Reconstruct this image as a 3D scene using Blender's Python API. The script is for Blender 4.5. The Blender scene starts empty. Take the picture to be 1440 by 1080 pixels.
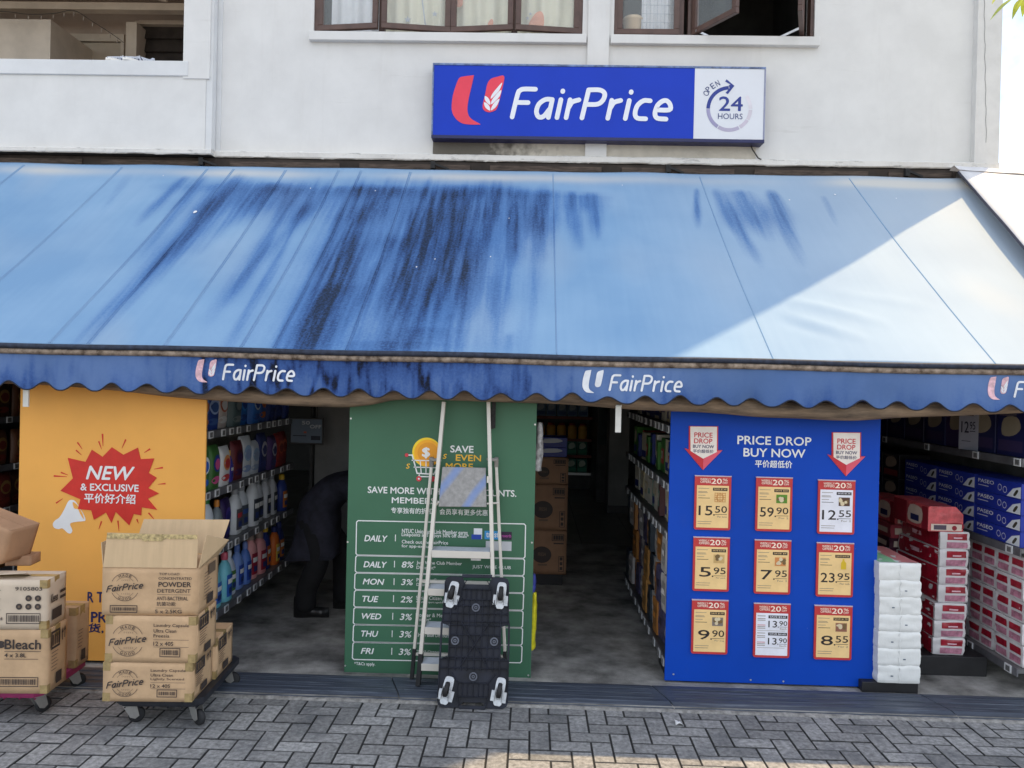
import bpy, math, random
from mathutils import Vector, Matrix, noise
R = math.radians
random.seed(7)
S = bpy.context.scene
COL = S.collection

# ------------------------------------------------------------------ camera, light, exposure
F = 1100.0                       # focal length in photo pixels (photo 1440 x 1080)
CAM = Vector((0.0, 0.0, 1.9))
YAW, PITCH, ROLL = 1.45, 0.4, 1.3
ROT = Matrix.Rotation(R(YAW), 3, 'Z') @ Matrix.Rotation(R(90 - PITCH), 3, 'X') @ Matrix.Rotation(R(ROLL), 3, 'Z')
cd = bpy.data.cameras.new('camera'); cam = bpy.data.objects.new('camera', cd); COL.objects.link(cam)
cd.sensor_width = 36; cd.lens = F / 1440 * 36; cd.clip_start = .05; cd.clip_end = 2000
cam.matrix_world = Matrix.Translation(CAM) @ ROT.to_4x4()
S.camera = cam
SUN_DIR = Vector((.807, .591, 1.77)).normalized()      # towards the sun: high, behind and right of the block
sl = bpy.data.lights.new('sun', 'SUN'); so = bpy.data.objects.new('sun', sl); COL.objects.link(so)
sl.energy = 3.5; sl.angle = R(.5); sl.color = (1, .73, .40)
so.rotation_euler = SUN_DIR.to_track_quat('Z', 'Y').to_euler()
W = bpy.data.worlds.new('World'); S.world = W; W.use_nodes = True
wn, wl = W.node_tree.nodes, W.node_tree.links
sky = wn.new('ShaderNodeTexSky'); sky.sky_type = 'NISHITA'; sky.sun_disc = False
sky.sun_elevation = math.asin(SUN_DIR.z); sky.sun_rotation = math.atan2(SUN_DIR.x, SUN_DIR.y)
sky.air_density = 1.0; sky.dust_density = 1.0; sky.ozone_density = 1.0
bg = wn['Background']; bg.inputs['Strength'].default_value = .15
tc = wn.new('ShaderNodeTexCoord'); nz = wn.new('ShaderNodeTexNoise'); nz.inputs['Scale'].default_value = 2.6
nz.inputs['Detail'].default_value = 7; nz.inputs['Roughness'].default_value = .58
rp = wn.new('ShaderNodeValToRGB'); rp.color_ramp.elements[0].position = .42; rp.color_ramp.elements[1].position = .62
mx = wn.new('ShaderNodeMix'); mx.data_type = 'RGBA'
wl.new(tc.outputs['Generated'], nz.inputs['Vector']); wl.new(nz.outputs['Fac'], rp.inputs['Fac'])
wl.new(rp.outputs['Color'], mx.inputs['Factor']); wl.new(sky.outputs['Color'], mx.inputs['A'])
mx.inputs['B'].default_value = (9.0, 9.1, 9.3, 1)         # bright cumulus
wl.new(mx.outputs['Result'], bg.inputs['Color'])
S.view_settings.view_transform = 'Standard'; S.view_settings.look = 'None'
S.view_settings.exposure = 0.72; S.view_settings.gamma = 1
S.cycles.max_bounces = 8; S.cycles.diffuse_bounces = 5; S.cycles.use_denoising = True

def at(px, py, Y):
    """world point of the photograph's pixel on the vertical plane at distance Y"""
    d = ROT @ Vector(((px - 720) / F, -(py - 540) / F, -1))
    return CAM + d * (Y / d.y)

# ------------------------------------------------------------------ materials
MATS = {}
def mat(name, col, rough=.6, var=.12, scale=6, metal=0, bump=0, bscale=60, spec=.4, alpha=None, stretch=None, trans=0, col2=None, lo=.35, hi=.65):
    if name in MATS: return MATS[name]
    m = bpy.data.materials.new(name); m.use_nodes = True
    n, l = m.node_tree.nodes, m.node_tree.links
    b = n['Principled BSDF']
    b.inputs['Roughness'].default_value = rough; b.inputs['Metallic'].default_value = metal
    b.inputs['Specular IOR Level'].default_value = spec
    if trans: b.inputs['Transmission Weight'].default_value = trans
    t = n.new('ShaderNodeTexCoord'); vec = t.outputs['Object']
    if stretch:
        mp = n.new('ShaderNodeMapping'); mp.inputs['Scale'].default_value = stretch
        l.new(vec, mp.inputs['Vector']); vec = mp.outputs['Vector']
    nt = n.new('ShaderNodeTexNoise'); nt.inputs['Scale'].default_value = scale; nt.inputs['Detail'].default_value = 8
    nt.inputs['Roughness'].default_value = .62
    l.new(vec, nt.inputs['Vector'])
    r = n.new('ShaderNodeValToRGB'); r.color_ramp.elements[0].position = lo; r.color_ramp.elements[1].position = hi
    c2 = col2 or tuple(c * (1 - 2 * var) for c in col)
    r.color_ramp.elements[0].color = (*c2, 1); r.color_ramp.elements[1].color = (*[min(1, c * (1 + var * .4)) for c in col], 1)
    l.new(nt.outputs['Fac'], r.inputs['Fac']); l.new(r.outputs['Color'], b.inputs['Base Color'])
    if bump:
        n2 = n.new('ShaderNodeTexNoise'); n2.inputs['Scale'].default_value = bscale; n2.inputs['Detail'].default_value = 6
        l.new(t.outputs['Object'], n2.inputs['Vector'])
        bp = n.new('ShaderNodeBump'); bp.inputs['Strength'].default_value = bump; bp.inputs['Distance'].default_value = .01
        l.new(n2.outputs['Fac'], bp.inputs['Height']); l.new(bp.outputs['Normal'], b.inputs['Normal'])
    MATS[name] = m
    return m
def srgb(r, g, b):
    f = lambda c: ((c / 255 + .055) / 1.055) ** 2.4 if c > 10 else c / 255 / 12.92
    return (f(r), f(g), f(b))
def pm(r, g, b, rough=.45, var=.06):
    """plain printed / plastic colour given in sRGB"""
    return mat('tint_%d_%d_%d_%d' % (r, g, b, int(rough * 100)), srgb(r, g, b), rough, var, 9)

def scuff(m, col, scale, lo, hi, stretch=(1, 1, 1), amount=1.0):
    """sparse wear laid over a material's colour"""
    n, l = m.node_tree.nodes, m.node_tree.links; b = n['Principled BSDF']; src = b.inputs['Base Color'].links[0].from_socket
    t = n.new('ShaderNodeTexCoord'); mp = n.new('ShaderNodeMapping'); mp.inputs['Scale'].default_value = stretch; l.new(t.outputs['Object'], mp.inputs['Vector'])
    nt = n.new('ShaderNodeTexNoise'); nt.inputs['Scale'].default_value = scale; nt.inputs['Detail'].default_value = 9; nt.inputs['Roughness'].default_value = .7; l.new(mp.outputs[0], nt.inputs['Vector'])
    r = n.new('ShaderNodeMapRange'); r.inputs['From Min'].default_value = lo; r.inputs['From Max'].default_value = hi; r.inputs['To Max'].default_value = amount; l.new(nt.outputs['Fac'], r.inputs['Value'])
    x = n.new('ShaderNodeMix'); x.data_type = 'RGBA'; l.new(r.outputs[0], x.inputs['Factor']); l.new(src, x.inputs['A']); x.inputs['B'].default_value = (*col, 1); l.new(x.outputs['Result'], b.inputs['Base Color'])
    return m
# ------------------------------------------------------------------ mesh building
TXT = {}
def tmesh(s, bold=0, shear=0):
    k = (s, bold, shear)
    if k in TXT: return TXT[k]
    cu = bpy.data.curves.new('t', 'FONT'); cu.body = s; cu.size = 1; cu.offset = bold; cu.shear = shear
    cu.resolution_u = 3
    o = bpy.data.objects.new('t', cu); COL.objects.link(o)
    dg = bpy.context.evaluated_depsgraph_get()
    me = bpy.data.meshes.new_from_object(o.evaluated_get(dg))
    vs = [(v.co.x, v.co.y) for v in me.vertices]; fs = [tuple(p.vertices) for p in me.polygons]
    if len(me.polygons):
        nz_ = sum(p.normal.z for p in me.polygons)
        if nz_ < 0: fs = [f[::-1] for f in fs]
    bpy.data.objects.remove(o); bpy.data.curves.remove(cu); bpy.data.meshes.remove(me)
    xs = [v[0] for v in vs] or [0]; ys = [v[1] for v in vs] or [0]
    TXT[k] = (vs, fs, min(xs), max(xs), min(ys), max(ys))
    return TXT[k]

class Frame:
    """a flat face: origin, right, up; points outwards along right x up"""
    def __init__(s, o, r, u):
        s.o = Vector(o); s.r = Vector(r).normalized(); s.u = Vector(u).normalized(); s.n = s.r.cross(s.u)
    def p(s, a, b, h=0): return s.o + s.r * a + s.u * b + s.n * h
def front(y): return Frame((0, y, 0), (1, 0, 0), (0, 0, 1))          # faces the street (-Y)
def facing_right(x): return Frame((x, 0, 0), (0, 1, 0), (0, 0, 1))   # faces +X
def facing_left(x): return Frame((x, 0, 0), (0, -1, 0), (0, 0, 1))

class MB:
    def __init__(s): s.v = []; s.f = []; s.m = []; s.s = []
    def add(s, vs, fs, m=0, smooth=False):
        o = len(s.v); s.v += [tuple(v) for v in vs]
        for f in fs: s.f.append(tuple(i + o for i in f)); s.m.append(m); s.s.append(smooth)
        return s
    def box(s, x0, x1, y0, y1, z0, z1, m=0):
        return s.add([(x0,y0,z0),(x1,y0,z0),(x1,y1,z0),(x0,y1,z0),(x0,y0,z1),(x1,y0,z1),(x1,y1,z1),(x0,y1,z1)],
                     [(0,3,2,1),(4,5,6,7),(0,1,5,4),(1,2,6,5),(2,3,7,6),(3,0,4,7)], m)
    def bar(s, p, q, w, h, m=0, up=(0, 1, 0)):
        p, q = Vector(p), Vector(q); d = (q - p).normalized(); a = d.cross(Vector(up))
        if a.length < 1e-4: a = d.cross(Vector((1, 0, 0)))
        a.normalize(); b = a.cross(d); a *= w / 2; b *= h / 2
        v = [p-a-b, p+a-b, p+a+b, p-a+b, q-a-b, q+a-b, q+a+b, q-a+b]
        return s.add(v, [(0,3,2,1),(4,5,6,7),(0,1,5,4),(1,2,6,5),(2,3,7,6),(3,0,4,7)][::1], m)
    def tube(s, path, r, m=0, n=8, smooth=True):
        path = [Vector(p) for p in path]; rs = r if isinstance(r, (list, tuple)) else [r] * len(path)
        o = []; prev = None
        for i, p in enumerate(path):
            d = (path[min(i+1, len(path)-1)] - path[max(i-1, 0)]).normalized()
            a = prev - d * prev.dot(d) if prev is not None else d.orthogonal()
            if a.length < 1e-5: a = d.orthogonal()
            a.normalize(); prev = a; b = d.cross(a)
            for k in range(n):
                t = 2 * math.pi * k / n; o.append(p + (a * math.cos(t) + b * math.sin(t)) * rs[i])
        fs = []
        for i in range(len(path) - 1):
            for k in range(n): fs.append((i*n+k, i*n+(k+1) % n, (i+1)*n+(k+1) % n, (i+1)*n+k))
        s.add(o, fs, m, smooth)
        L = len(path) - 1
        return s.add(o, [tuple(range(n))[::-1], tuple(L*n+k for k in range(n))], m)
    def lathe(s, prof, c=(0, 0, 0), n=16, m=0, sx=1, sy=1, off=None, sq=2.0):
        vs = []
        for r, z in prof:
            ox = off(z) if off else 0
            for k in range(n):
                t = 2 * math.pi * k / n; ct, st = math.cos(t), math.sin(t)
                ex = 2 / sq
                x = math.copysign(abs(ct) ** ex, ct); y = math.copysign(abs(st) ** ex, st)
                vs.append((c[0] + ox + x * r * sx, c[1] + y * r * sy, c[2] + z))
        fs = [(i*n+k, i*n+(k+1) % n, (i+1)*n+(k+1) % n, (i+1)*n+k) for i in range(len(prof)-1) for k in range(n)]
        s.add(vs, fs, m, True); L = len(prof) - 1
        return s.add(vs, [tuple(range(n))[::-1], tuple(L*n+k for k in range(n))], m)
    def poly(s, pts, fr, h=0, m=0):
        a = sum(pts[i][0]*pts[(i+1) % len(pts)][1] - pts[(i+1) % len(pts)][0]*pts[i][1] for i in range(len(pts)))
        if a < 0: pts = pts[::-1]
        return s.add([fr.p(x, z, h) for x, z in pts], [tuple(range(len(pts)))], m)
    def prism(s, pts, fr, h0, h1, m=0, ms=None):
        a = sum(pts[i][0]*pts[(i+1) % len(pts)][1] - pts[(i+1) % len(pts)][0]*pts[i][1] for i in range(len(pts)))
        if a < 0: pts = pts[::-1]
        n = len(pts); v = [fr.p(x, z, h0) for x, z in pts] + [fr.p(x, z, h1) for x, z in pts]
        s.add(v, [tuple(range(n))[::-1]] + [(i, (i+1) % n, n+(i+1) % n, n+i) for i in range(n)], ms if ms is not None else m)
        return s.add([fr.p(x, z, h1) for x, z in pts], [tuple(range(n))], m)
    def rect(s, x0, z0, x1, z1, fr, h=0, m=0):
        return s.poly([(x0, z0), (x1, z0), (x1, z1), (x0, z1)], fr, h, m)
    def line(s, pts, w, fr, h=0, m=0, closed=False):
        """flat ribbon with mitred joints"""
        P = [Vector(p) for p in pts]; n = len(P); L, Rr = [], []
        for i in range(n):
            a = P[i-1] if (i or closed) else None; b = P[(i+1) % n] if (i < n-1 or closed) else None
            d1 = (P[i]-a).normalized() if a is not None else None; d2 = (b-P[i]).normalized() if b is not None else None
            d = ((d1 or d2) + (d2 or d1)); d = d.normalized() if d.length > 1e-6 else (d1 or d2)
            q = Vector((-d.y, d.x)); c = max(.4, abs(q.dot(Vector((-(d1 or d2).y, (d1 or d2).x)))))
            L.append(P[i] + q*w/2/c); Rr.append(P[i] - q*w/2/c)
        vs = [fr.p(v.x, v.y, h) for v in L] + [fr.p(v.x, v.y, h) for v in Rr]
        rng = range(n) if closed else range(n-1)
        return s.add(vs, [(n+i, n+(i+1) % n, (i+1) % n, i) for i in rng], m)
    def disc(s, x, z, r, fr, h=0, m=0, n=20, sx=1):
        return s.poly([(x + sx*r*math.cos(2*math.pi*k/n), z + r*math.sin(2*math.pi*k/n)) for k in range(n)], fr, h, m)
    def arc(s, x, z, r, a0, a1, w, fr, h=0, m=0, n=24):
        return s.line([(x + r*math.cos(R(a0+(a1-a0)*k/n)), z + r*math.sin(R(a0+(a1-a0)*k/n))) for k in range(n+1)], w, fr, h, m)
    def fit(s, t, x0, z0, x1, z1, fr, h=0, m=0, bold=.012, shear=0, rot=0):
        """text squeezed into the rectangle"""
        cjk = any(ord(q) > 0x2e80 for q in t)
        vs, fs, a, b, c, d = tmesh(t, 0, shear)
        if not fs: return s
        e = (z1-z0)*bold*.95 if bold > .003 else 0           # heavy weights: overprint, slightly shifted
        kx = (x1-x0-2*e)/(b-a); kz = (z1-z0-2*e)/(d-c); ca, sa = math.cos(rot), math.sin(rot)
        for i, (ex, ez) in enumerate(((0, 0), (e, 0), (-e, 0), (0, e), (0, -e)) if e else ((0, 0),)):
            out = []
            for x, y in vs:
                u, v = (x-a)*kx + e + ex, (y-c)*kz + e + ez
                out.append(fr.p(x0 + u*ca - v*sa, z0 + u*sa + v*ca, h + i*.00006))
            s.add(out, fs, m)
        return s
    def put(s, t, x, z, size, fr, h=0, m=0, bold=.012, shear=0, anchor='l', wide=1):
        vs, fs, a, b, c, d = tmesh(t, bold, shear)
        o = {'l': a, 'c': (a+b)/2, 'r': b}[anchor]
        return s.add([fr.p(x + (u-o)*size*wide, z + v*size, h) for u, v in vs], fs, m)
    def grid(s, nu, nv, fn, m=0, smooth=True, flip=False):
        vs = [fn(i/nu, j/nv) for j in range(nv+1) for i in range(nu+1)]
        q = lambda i, j: j*(nu+1)+i
        fs = [(q(i,j), q(i+1,j), q(i+1,j+1), q(i,j+1)) for j in range(nv) for i in range(nu)]
        if flip: fs = [f[::-1] for f in fs]
        return s.add(vs, fs, m, smooth)
    def build(s, name, mats, parent=None, bevel=0, seg=2, loc=None, rot=None):
        me = bpy.data.meshes.new(name); me.from_pydata(s.v, [], s.f)
        for m in (mats if isinstance(mats, (list, tuple)) else [mats]): me.materials.append(m)
        me.polygons.foreach_set('material_index', s.m); me.polygons.foreach_set('use_smooth', s.s); me.update()
        o = bpy.data.objects.new(name, me); COL.objects.link(o)
        if parent: o.parent = parent
        if loc is not None: o.location = loc
        if rot is not None: o.rotation_euler = rot
        if bevel:
            b = o.modifiers.new('bevel', 'BEVEL'); b.width = bevel; b.segments = seg; b.limit_method = 'ANGLE'; b.angle_limit = R(40)
        return o

def tag(o, label=None, cat=None, group=None, kind=None):
    if label: o['label'] = label
    if cat: o['category'] = cat
    if group: o['group'] = group
    if kind: o['kind'] = kind
    return o
def empty(name, label, cat, loc=(0, 0, 0), rot=(0, 0, 0), group=None):
    o = bpy.data.objects.new(name, None); COL.objects.link(o); o.empty_display_size = .1
    o.location = loc; o.rotation_euler = rot
    return tag(o, label, cat, group)
def copy_tree(o, parent=None):
    c = o.copy(); COL.objects.link(c)
    if parent: c.parent = parent
    for ch in list(o.children): copy_tree(ch, c)
    return c
ORD = ['first', 'second', 'third', 'fourth', 'fifth', 'sixth', 'seventh', 'eighth', 'ninth', 'tenth', 'eleventh', 'twelfth', 'thirteenth', 'fourteenth']
def smooth_closed(pts, k=5):
    n = len(pts); out = []
    for i in range(n):
        p0, p1, p2, p3 = (Vector(pts[(i+j-1) % n]) for j in range(4))
        for t in range(k):
            u = t / k
            out.append(tuple(.5*((2*p1) + (p2-p0)*u + (2*p0-5*p1+4*p2-p3)*u*u + (3*p1-p0-3*p2+p3)*u**3)))
    return out
def smooth_open(pts, k=5):
    P = [Vector(p) for p in pts]; P = [P[0]*2-P[1]] + P + [P[-1]*2-P[-2]]; out = []
    for i in range(len(P)-3):
        p0, p1, p2, p3 = P[i:i+4]
        for t in range(k):
            u = t / k
            out.append(tuple(.5*((2*p1) + (p2-p0)*u + (2*p0-5*p1+4*p2-p3)*u*u + (3*p1-p0-3*p2+p3)*u**3)))
    out.append(tuple(P[-2])); return out

# hand-drawn rounded letters of the shop sign (strokes in units of cap height)
GLY = {
 'F': (.62, [[(0,0),(.02,.8),(.08,.95),(.22,1),(.62,1)], [(.02,.52),(.46,.52)]]),
 'a': (.56, [[(.5,.64),(.26,.64),(.06,.48),(.02,.22),(.14,.02),(.32,.04),(.48,.3)], [(.5,.64),(.5,0)]]),
 'i': (.16, [[(.06,0),(.06,.64)], [(.06,.93),(.061,.95)]]),
 'r': (.42, [[(.04,0),(.04,.64)], [(.05,.36),(.14,.56),(.36,.64)]]),
 'P': (.70, [[(0,0),(.02,.98)], [(.02,1),(.42,1),(.62,.88),(.62,.66),(.46,.5),(.06,.48)]]),
 'c': (.52, [[(.46,.64),(.22,.64),(.04,.46),(.02,.18),(.14,.02),(.44,0)]]),
 'e': (.56, [[(.04,.32),(.5,.33),(.5,.5),(.36,.64),(.2,.64),(.05,.48),(.02,.2),(.14,.03),(.46,0)]]),
}
def script(mb, word, x0, z0, x1, z1, fr, h=0, m=0, w=.15, slant=.2, rise=0):
    """rounded slanted lettering; strokes differ a hair in height so that no two faces coincide"""
    segs = []; x = 0
    for ch in word:
        adv, st = GLY[ch]
        for p in st: segs.append([(x + u + slant*v, v) for u, v in (smooth_open(p, 4) if len(p) > 2 else p)])
        x += adv + .19
    xs = [p[0] for s_ in segs for p in s_]; a, b = min(xs) - w/2, max(xs) + w/2
    kx = (x1-x0)/(b-a); kz = (z1-z0)/(1+w); j = 0
    for s_ in segs:
        f = lambda p: (x0 + (p[0]-a)*kx, z0 + (p[1]+w/2)*kz + rise*((p[0]-a)/(b-a)))
        P = [f(p) for p in s_]; j += 1; hh = h + j*.00012
        k = w*min(kx, kz)*1.02
        if len(P) > 2 or (Vector(P[0])-Vector(P[-1])).length > k*.3: mb.line(P, k, fr, hh, m)
        for q in (P[0], P[-1]): mb.disc(q[0], q[1], k/2 if len(s_) > 2 or abs(s_[0][1]-s_[-1][1]) > .1 or True else k, fr, hh + .00006*(1 if q == P[0] else 1.5), m, 14)
    return mb
# ================================================================== ground
M_PAVE = mat('paver_stone', (.325, .325, .322), .88, .3, 38, bump=.6, bscale=150, lo=.3, hi=.68)
def vary(m, attr, lo=.72, hi=1.18):
    n, l = m.node_tree.nodes, m.node_tree.links
    b = n['Principled BSDF']; src = b.inputs['Base Color'].links[0].from_socket
    a = n.new('ShaderNodeAttribute'); a.attribute_name = attr
    mr = n.new('ShaderNodeMapRange'); mr.inputs['To Min'].default_value = lo; mr.inputs['To Max'].default_value = hi
    l.new(a.outputs['Fac'], mr.inputs['Value'])
    mxx = n.new('ShaderNodeMix'); mxx.data_type = 'RGBA'; mxx.blend_type = 'MULTIPLY'; mxx.inputs['Factor'].default_value = 1
    l.new(src, mxx.inputs['A']); l.new(mr.outputs['Result'], mxx.inputs['B']); l.new(mxx.outputs['Result'], b.inputs['Base Color'])
vary(M_PAVE, 'shade', .66, 1.25)
M_SAND = mat('joint_sand', (.022, .022, .022), .95, .2, 20)
M_CONC = mat('kerb_concrete', (.33, .32, .30), .9, .25, 25, bump=.5, bscale=90)
M_FLOOR = mat('worn_concrete_floor', (.42, .41, .385), .85, .42, 3.2, bump=.6, bscale=160, lo=.3, hi=.75)
M_TILE = mat('floor_tile', (.24, .24, .22), .35, .1, 4)

mb = MB()
mb.box(-120, 120, -200, 60, -.3, -.012)
ground = tag(mb.build('ground', mat('street_ground', (.30, .29, .28), .9, .2, 1.5)), kind='structure')
P_ = .1075
mb = MB(); shade = []
yend = 4.515
for i in range(-70, 72):
    for j in range(-34, 44):
        d = (i - j) % 4
        if d == 0: x0, x1, y0, y1 = i, i+2, j, j+1
        elif d == 3: x0, x1, y0, y1 = i, i+1, j, j+2
        else: continue
        x0, x1, y0, y1 = [q*P_ for q in (x0, x1, y0, y1)]; x0 += .03; x1 += .03; y0 += .02; y1 += .02
        if y0 > yend - .02: continue
        y1 = min(y1, yend); g = .0028; c = .0035
        if y1 - y0 < .02: continue
        x0 += g; x1 -= g; y0 += g; y1 -= g
        z = random.uniform(-.0015, .0015); tx = random.uniform(-.001, .001); ty = random.uniform(-.001, .001)
        zz = lambda x, y: z + tx*(x-x0)/.2 + ty*(y-y0)/.2
        vs = [(x0,y0,-.012),(x1,y0,-.012),(x1,y1,-.012),(x0,y1,-.012), (x0,y0,zz(x0,y0)-c),(x1,y0,zz(x1,y0)-c),(x1,y1,zz(x1,y1)-c),(x0,y1,zz(x0,y1)-c),
              (x0+c,y0+c,zz(x0,y0)),(x1-c,y0+c,zz(x1,y0)),(x1-c,y1-c,zz(x1,y1)),(x0+c,y1-c,zz(x0,y1))]
        fs = [(0,1,5,4),(1,2,6,5),(2,3,7,6),(3,0,4,7),(4,5,9,8),(5,6,10,9),(6,7,11,10),(7,4,8,11),(8,9,10,11)]
        mb.add(vs, fs[:4], 1); n0_ = len(mb.f); mb.add(vs, fs[4:8], 2); mb.add(vs, fs[8:], 0); shade += [.5]*(2*len(vs)); shade += [min(1, max(0, random.gauss(.5, .2)))]*len(vs)
pave = tag(mb.build('pavement', [M_PAVE, M_SAND, mat('dirty_paver_edge', (.085, .085, .085), .95, .35, 30)]), kind='structure')
a = pave.data.attributes.new('shade', 'FLOAT', 'POINT'); a.data.foreach_set('value', shade)
mb = MB(); mb.box(-7.5, 7.7, -3.6, 4.52, -.0119, -.006); tag(mb.build('paver_bedding', M_SAND), kind='structure')
# rough concrete edge between the pavers and the threshold
mb = MB(); n = 300
def kerbtop(u, v):
    x = -8 + 16*u; e = noise.noise(Vector((x*9, v*3, 1.0)))*.012 if 0 < v < 1 else noise.noise(Vector((x*7, v*9, 5)))*.012
    return (x, 4.517 + .052*v + (e if v < .5 else 0), .003 + .006*noise.noise(Vector((x*20, v*5, 3))) - (.012 if v < .1 else 0))
mb.grid(400, 4, kerbtop); tag(mb.build('kerb_edge', M_CONC), kind='structure')
mb = MB(); mb.box(-8, 8, 4.56, 9.0, -.01, .012); tag(mb.build('shop_floor', M_FLOOR), kind='structure')
mb = MB()
for ix in range(-13, 12):
    for iy in range(10):
        mb.box(ix*.62+.003, ix*.62+.617, 9.003+iy*.62, 9.617+iy*.62, -.01, .014)
mb.box(-8, 8, 9.0, 15.2, -.02, .009, 1)
tag(mb.build('tiled_floor', [M_TILE, M_SAND], bevel=.002), kind='structure')
# threshold plates
M_THR = mat('threshold_plate', (.065, .08, .11), .5, .35, 5, bump=.2, bscale=80, stretch=(.6, 9, 9), lo=.3, hi=.75, col2=(.03, .036, .05))
xs = [-8, at(170, 965, 4.7).x, at(556, 968, 4.7).x, at(931, 985, 4.7).x, at(1318, 1000, 4.7).x, 8]
thr_lab = ['dark threshold plate in front of the yellow board and carton trolleys', 'dark threshold plate at the left aisle mouth, left of the ladder',
           'dark threshold plate under the ladder and leaning black dolly', 'dark threshold plate in front of the blue price board', 'dark threshold plate at the far right of the shop front']
for i in range(5):
    x0, x1 = xs[i]+.004, xs[i+1]-.004; s0 = 0 if i == 0 else .05; s1 = .05
    prof = [(4.555, .006), (4.60, .026), (4.80, .034), (4.828, .03), (4.828, .002), (4.555, .002)]
    mb = MB(); n = len(prof)
    vs = [(x0 - s0*(y-4.69)/.14 * -1 * -1, y, z) for y, z in prof] + [(x1 - s1*(y-4.69)/.14, y, z) for y, z in prof]
    mb.add(vs, [tuple(range(n))[::1], tuple(range(n, 2*n))[::-1]] + [(i2, n+i2, n+(i2+1) % n, (i2+1) % n) for i2 in range(n)])
    for k in range(3):                                                   # worn ridges along the plate
        yy = 4.64 + .06*k; zz = .028 + .003*k
        mb.box(x0+.06, x1-.06, yy, yy+.008, zz-.002, zz+.0025)
    tag(mb.build('threshold_plate', M_THR, bevel=.002), thr_lab[i], 'floor plate', 'threshold plates along the shop front')

scuff(M_PAVE, (.085, .09, .10), 3.1, .50, .66, amount=.62); scuff(M_PAVE, (.42, .42, .40), 70, .62, .74, amount=.6); scuff(M_PAVE, (.05, .05, .05), 26, .68, .72, amount=.7); scuff(M_THR, (.26, .29, .34), 6, .54, .75, (.35, 8, 8), .7); scuff(M_FLOOR, (.07, .068, .065), 1.7, .5, .68, amount=.6); scuff(M_FLOOR, (.5, .49, .46), 60, .66, .72, amount=.5)
# ================================================================== the apartment block
YW = 7.1; YP = 6.99
M_WALL = mat('painted_render', (.71, .705, .685), .8, .035, 3, bump=.12, bscale=7)
scuff(M_WALL, (.50, .48, .44), 1.0, .55, .80, (5, 5, .5), .28); scuff(M_WALL, (.42, .40, .36), 1.6, .63, .70, (.5, 1, 6), .22)
M_WALL2 = mat('render_bluish_sky_tone', (.69, .70, .70), .8, .04, 3, bump=.1, bscale=9)  # bluish tone; on the return face it stands for sky light
M_LEDGE = mat('weathered_ledge', (.66, .64, .60), .85, .12, 6, bump=.5, bscale=25, stretch=(1, 4, 4), lo=.3, hi=.42, col2=(.30, .29, .27))
M_BEIGE = mat('stained_render', (.60, .56, .48), .85, .1, 4, bump=.2)
M_CREAM = mat('corridor_paint', (.44, .36, .30), .85, .08, 3)
M_CREAM2 = mat('corridor_paint_light', (.62, .55, .46), .85, .08, 3, bump=.1)
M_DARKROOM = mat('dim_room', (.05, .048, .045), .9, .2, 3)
M_BROWN = mat('brown_frame', srgb(92, 70, 62), .4, .15, 8)
M_DOOR = mat('cream_door', (.50, .43, .34), .6, .08, 3)
M_LOUV = mat('dark_louvre', (.05, .042, .038), .5, .2, 8)
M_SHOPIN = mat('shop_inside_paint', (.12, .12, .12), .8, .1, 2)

block = empty('apartment_block', 'white rendered apartment block with brown windows and open corridor above the awning', 'building', (0, YW, 0))
def part(mb, name, m, parent=None, bevel=0, **k):
    o = mb.build(name, m, None, bevel, **k); p = parent or block
    o.parent = p
    if parent is None: o.matrix_parent_inverse = Matrix.Translation(-Vector(block.location))
    return o
Xm0 = at(312, 120, YW).x; Xc = at(1398, 150, YW).x
zl = at(700, 227, 7.03).z                      # underside of the slab nose
zl1 = zl + .06; zlb = at(150, 215, 6.955).z
zw = at(700, 49, YW).z                         # window sill height
w1 = (at(441, 45, YW).x, at(819, 50, YW).x); w2 = (at(863, 55, YW).x, at(1145, 60, YW).x)
TOP = 15.0; wt = zw + 1.45
mb = MB()
yb = YW + .22
mb.box(Xm0-.3, Xc, YW, yb, zl1-.02, zw)
mb.box(Xm0-.3, w1[0], YW, yb, zw, wt); mb.box(w1[1], w2[0], YW, yb, zw, wt); mb.box(w2[1], Xc, YW, yb, zw, wt)
mb.box(Xm0-.3, Xc, YW, yb, wt, TOP)
mb.box(Xc-.22, Xc, yb, 19, 0, TOP)             # end wall
mb.box(-14, Xc+.25, 6.5, 19.2, TOP, TOP+.25)     # roof slab
part(mb, 'wall', M_WALL)
mb = MB()                                      # shallow corner pillar and pilaster between the windows
pc = at(1366, 150, YW).x
mb.box(pc, Xc+.012, YW-.07, YW+.3, zl1-.02, TOP)
part(mb, 'corner_pillar', mat('corner_render', (.68, .672, .65), .85, .05, 5, bump=.25, bscale=12))
mb = MB(); mb.box(at(826, 60, YW).x, at(856, 60, YW).x, YW-.035, YW-.002, zl1+.001, TOP-.1); part(mb, 'pilaster', M_WALL)
mb = MB()
for a0, a1 in (w1, w2): mb.box(a0-.03, a1+.035, YW-.055, YW+.1, zw-.085, zw-.004)
part(mb, 'window_sill', M_WALL, bevel=.006)
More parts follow.
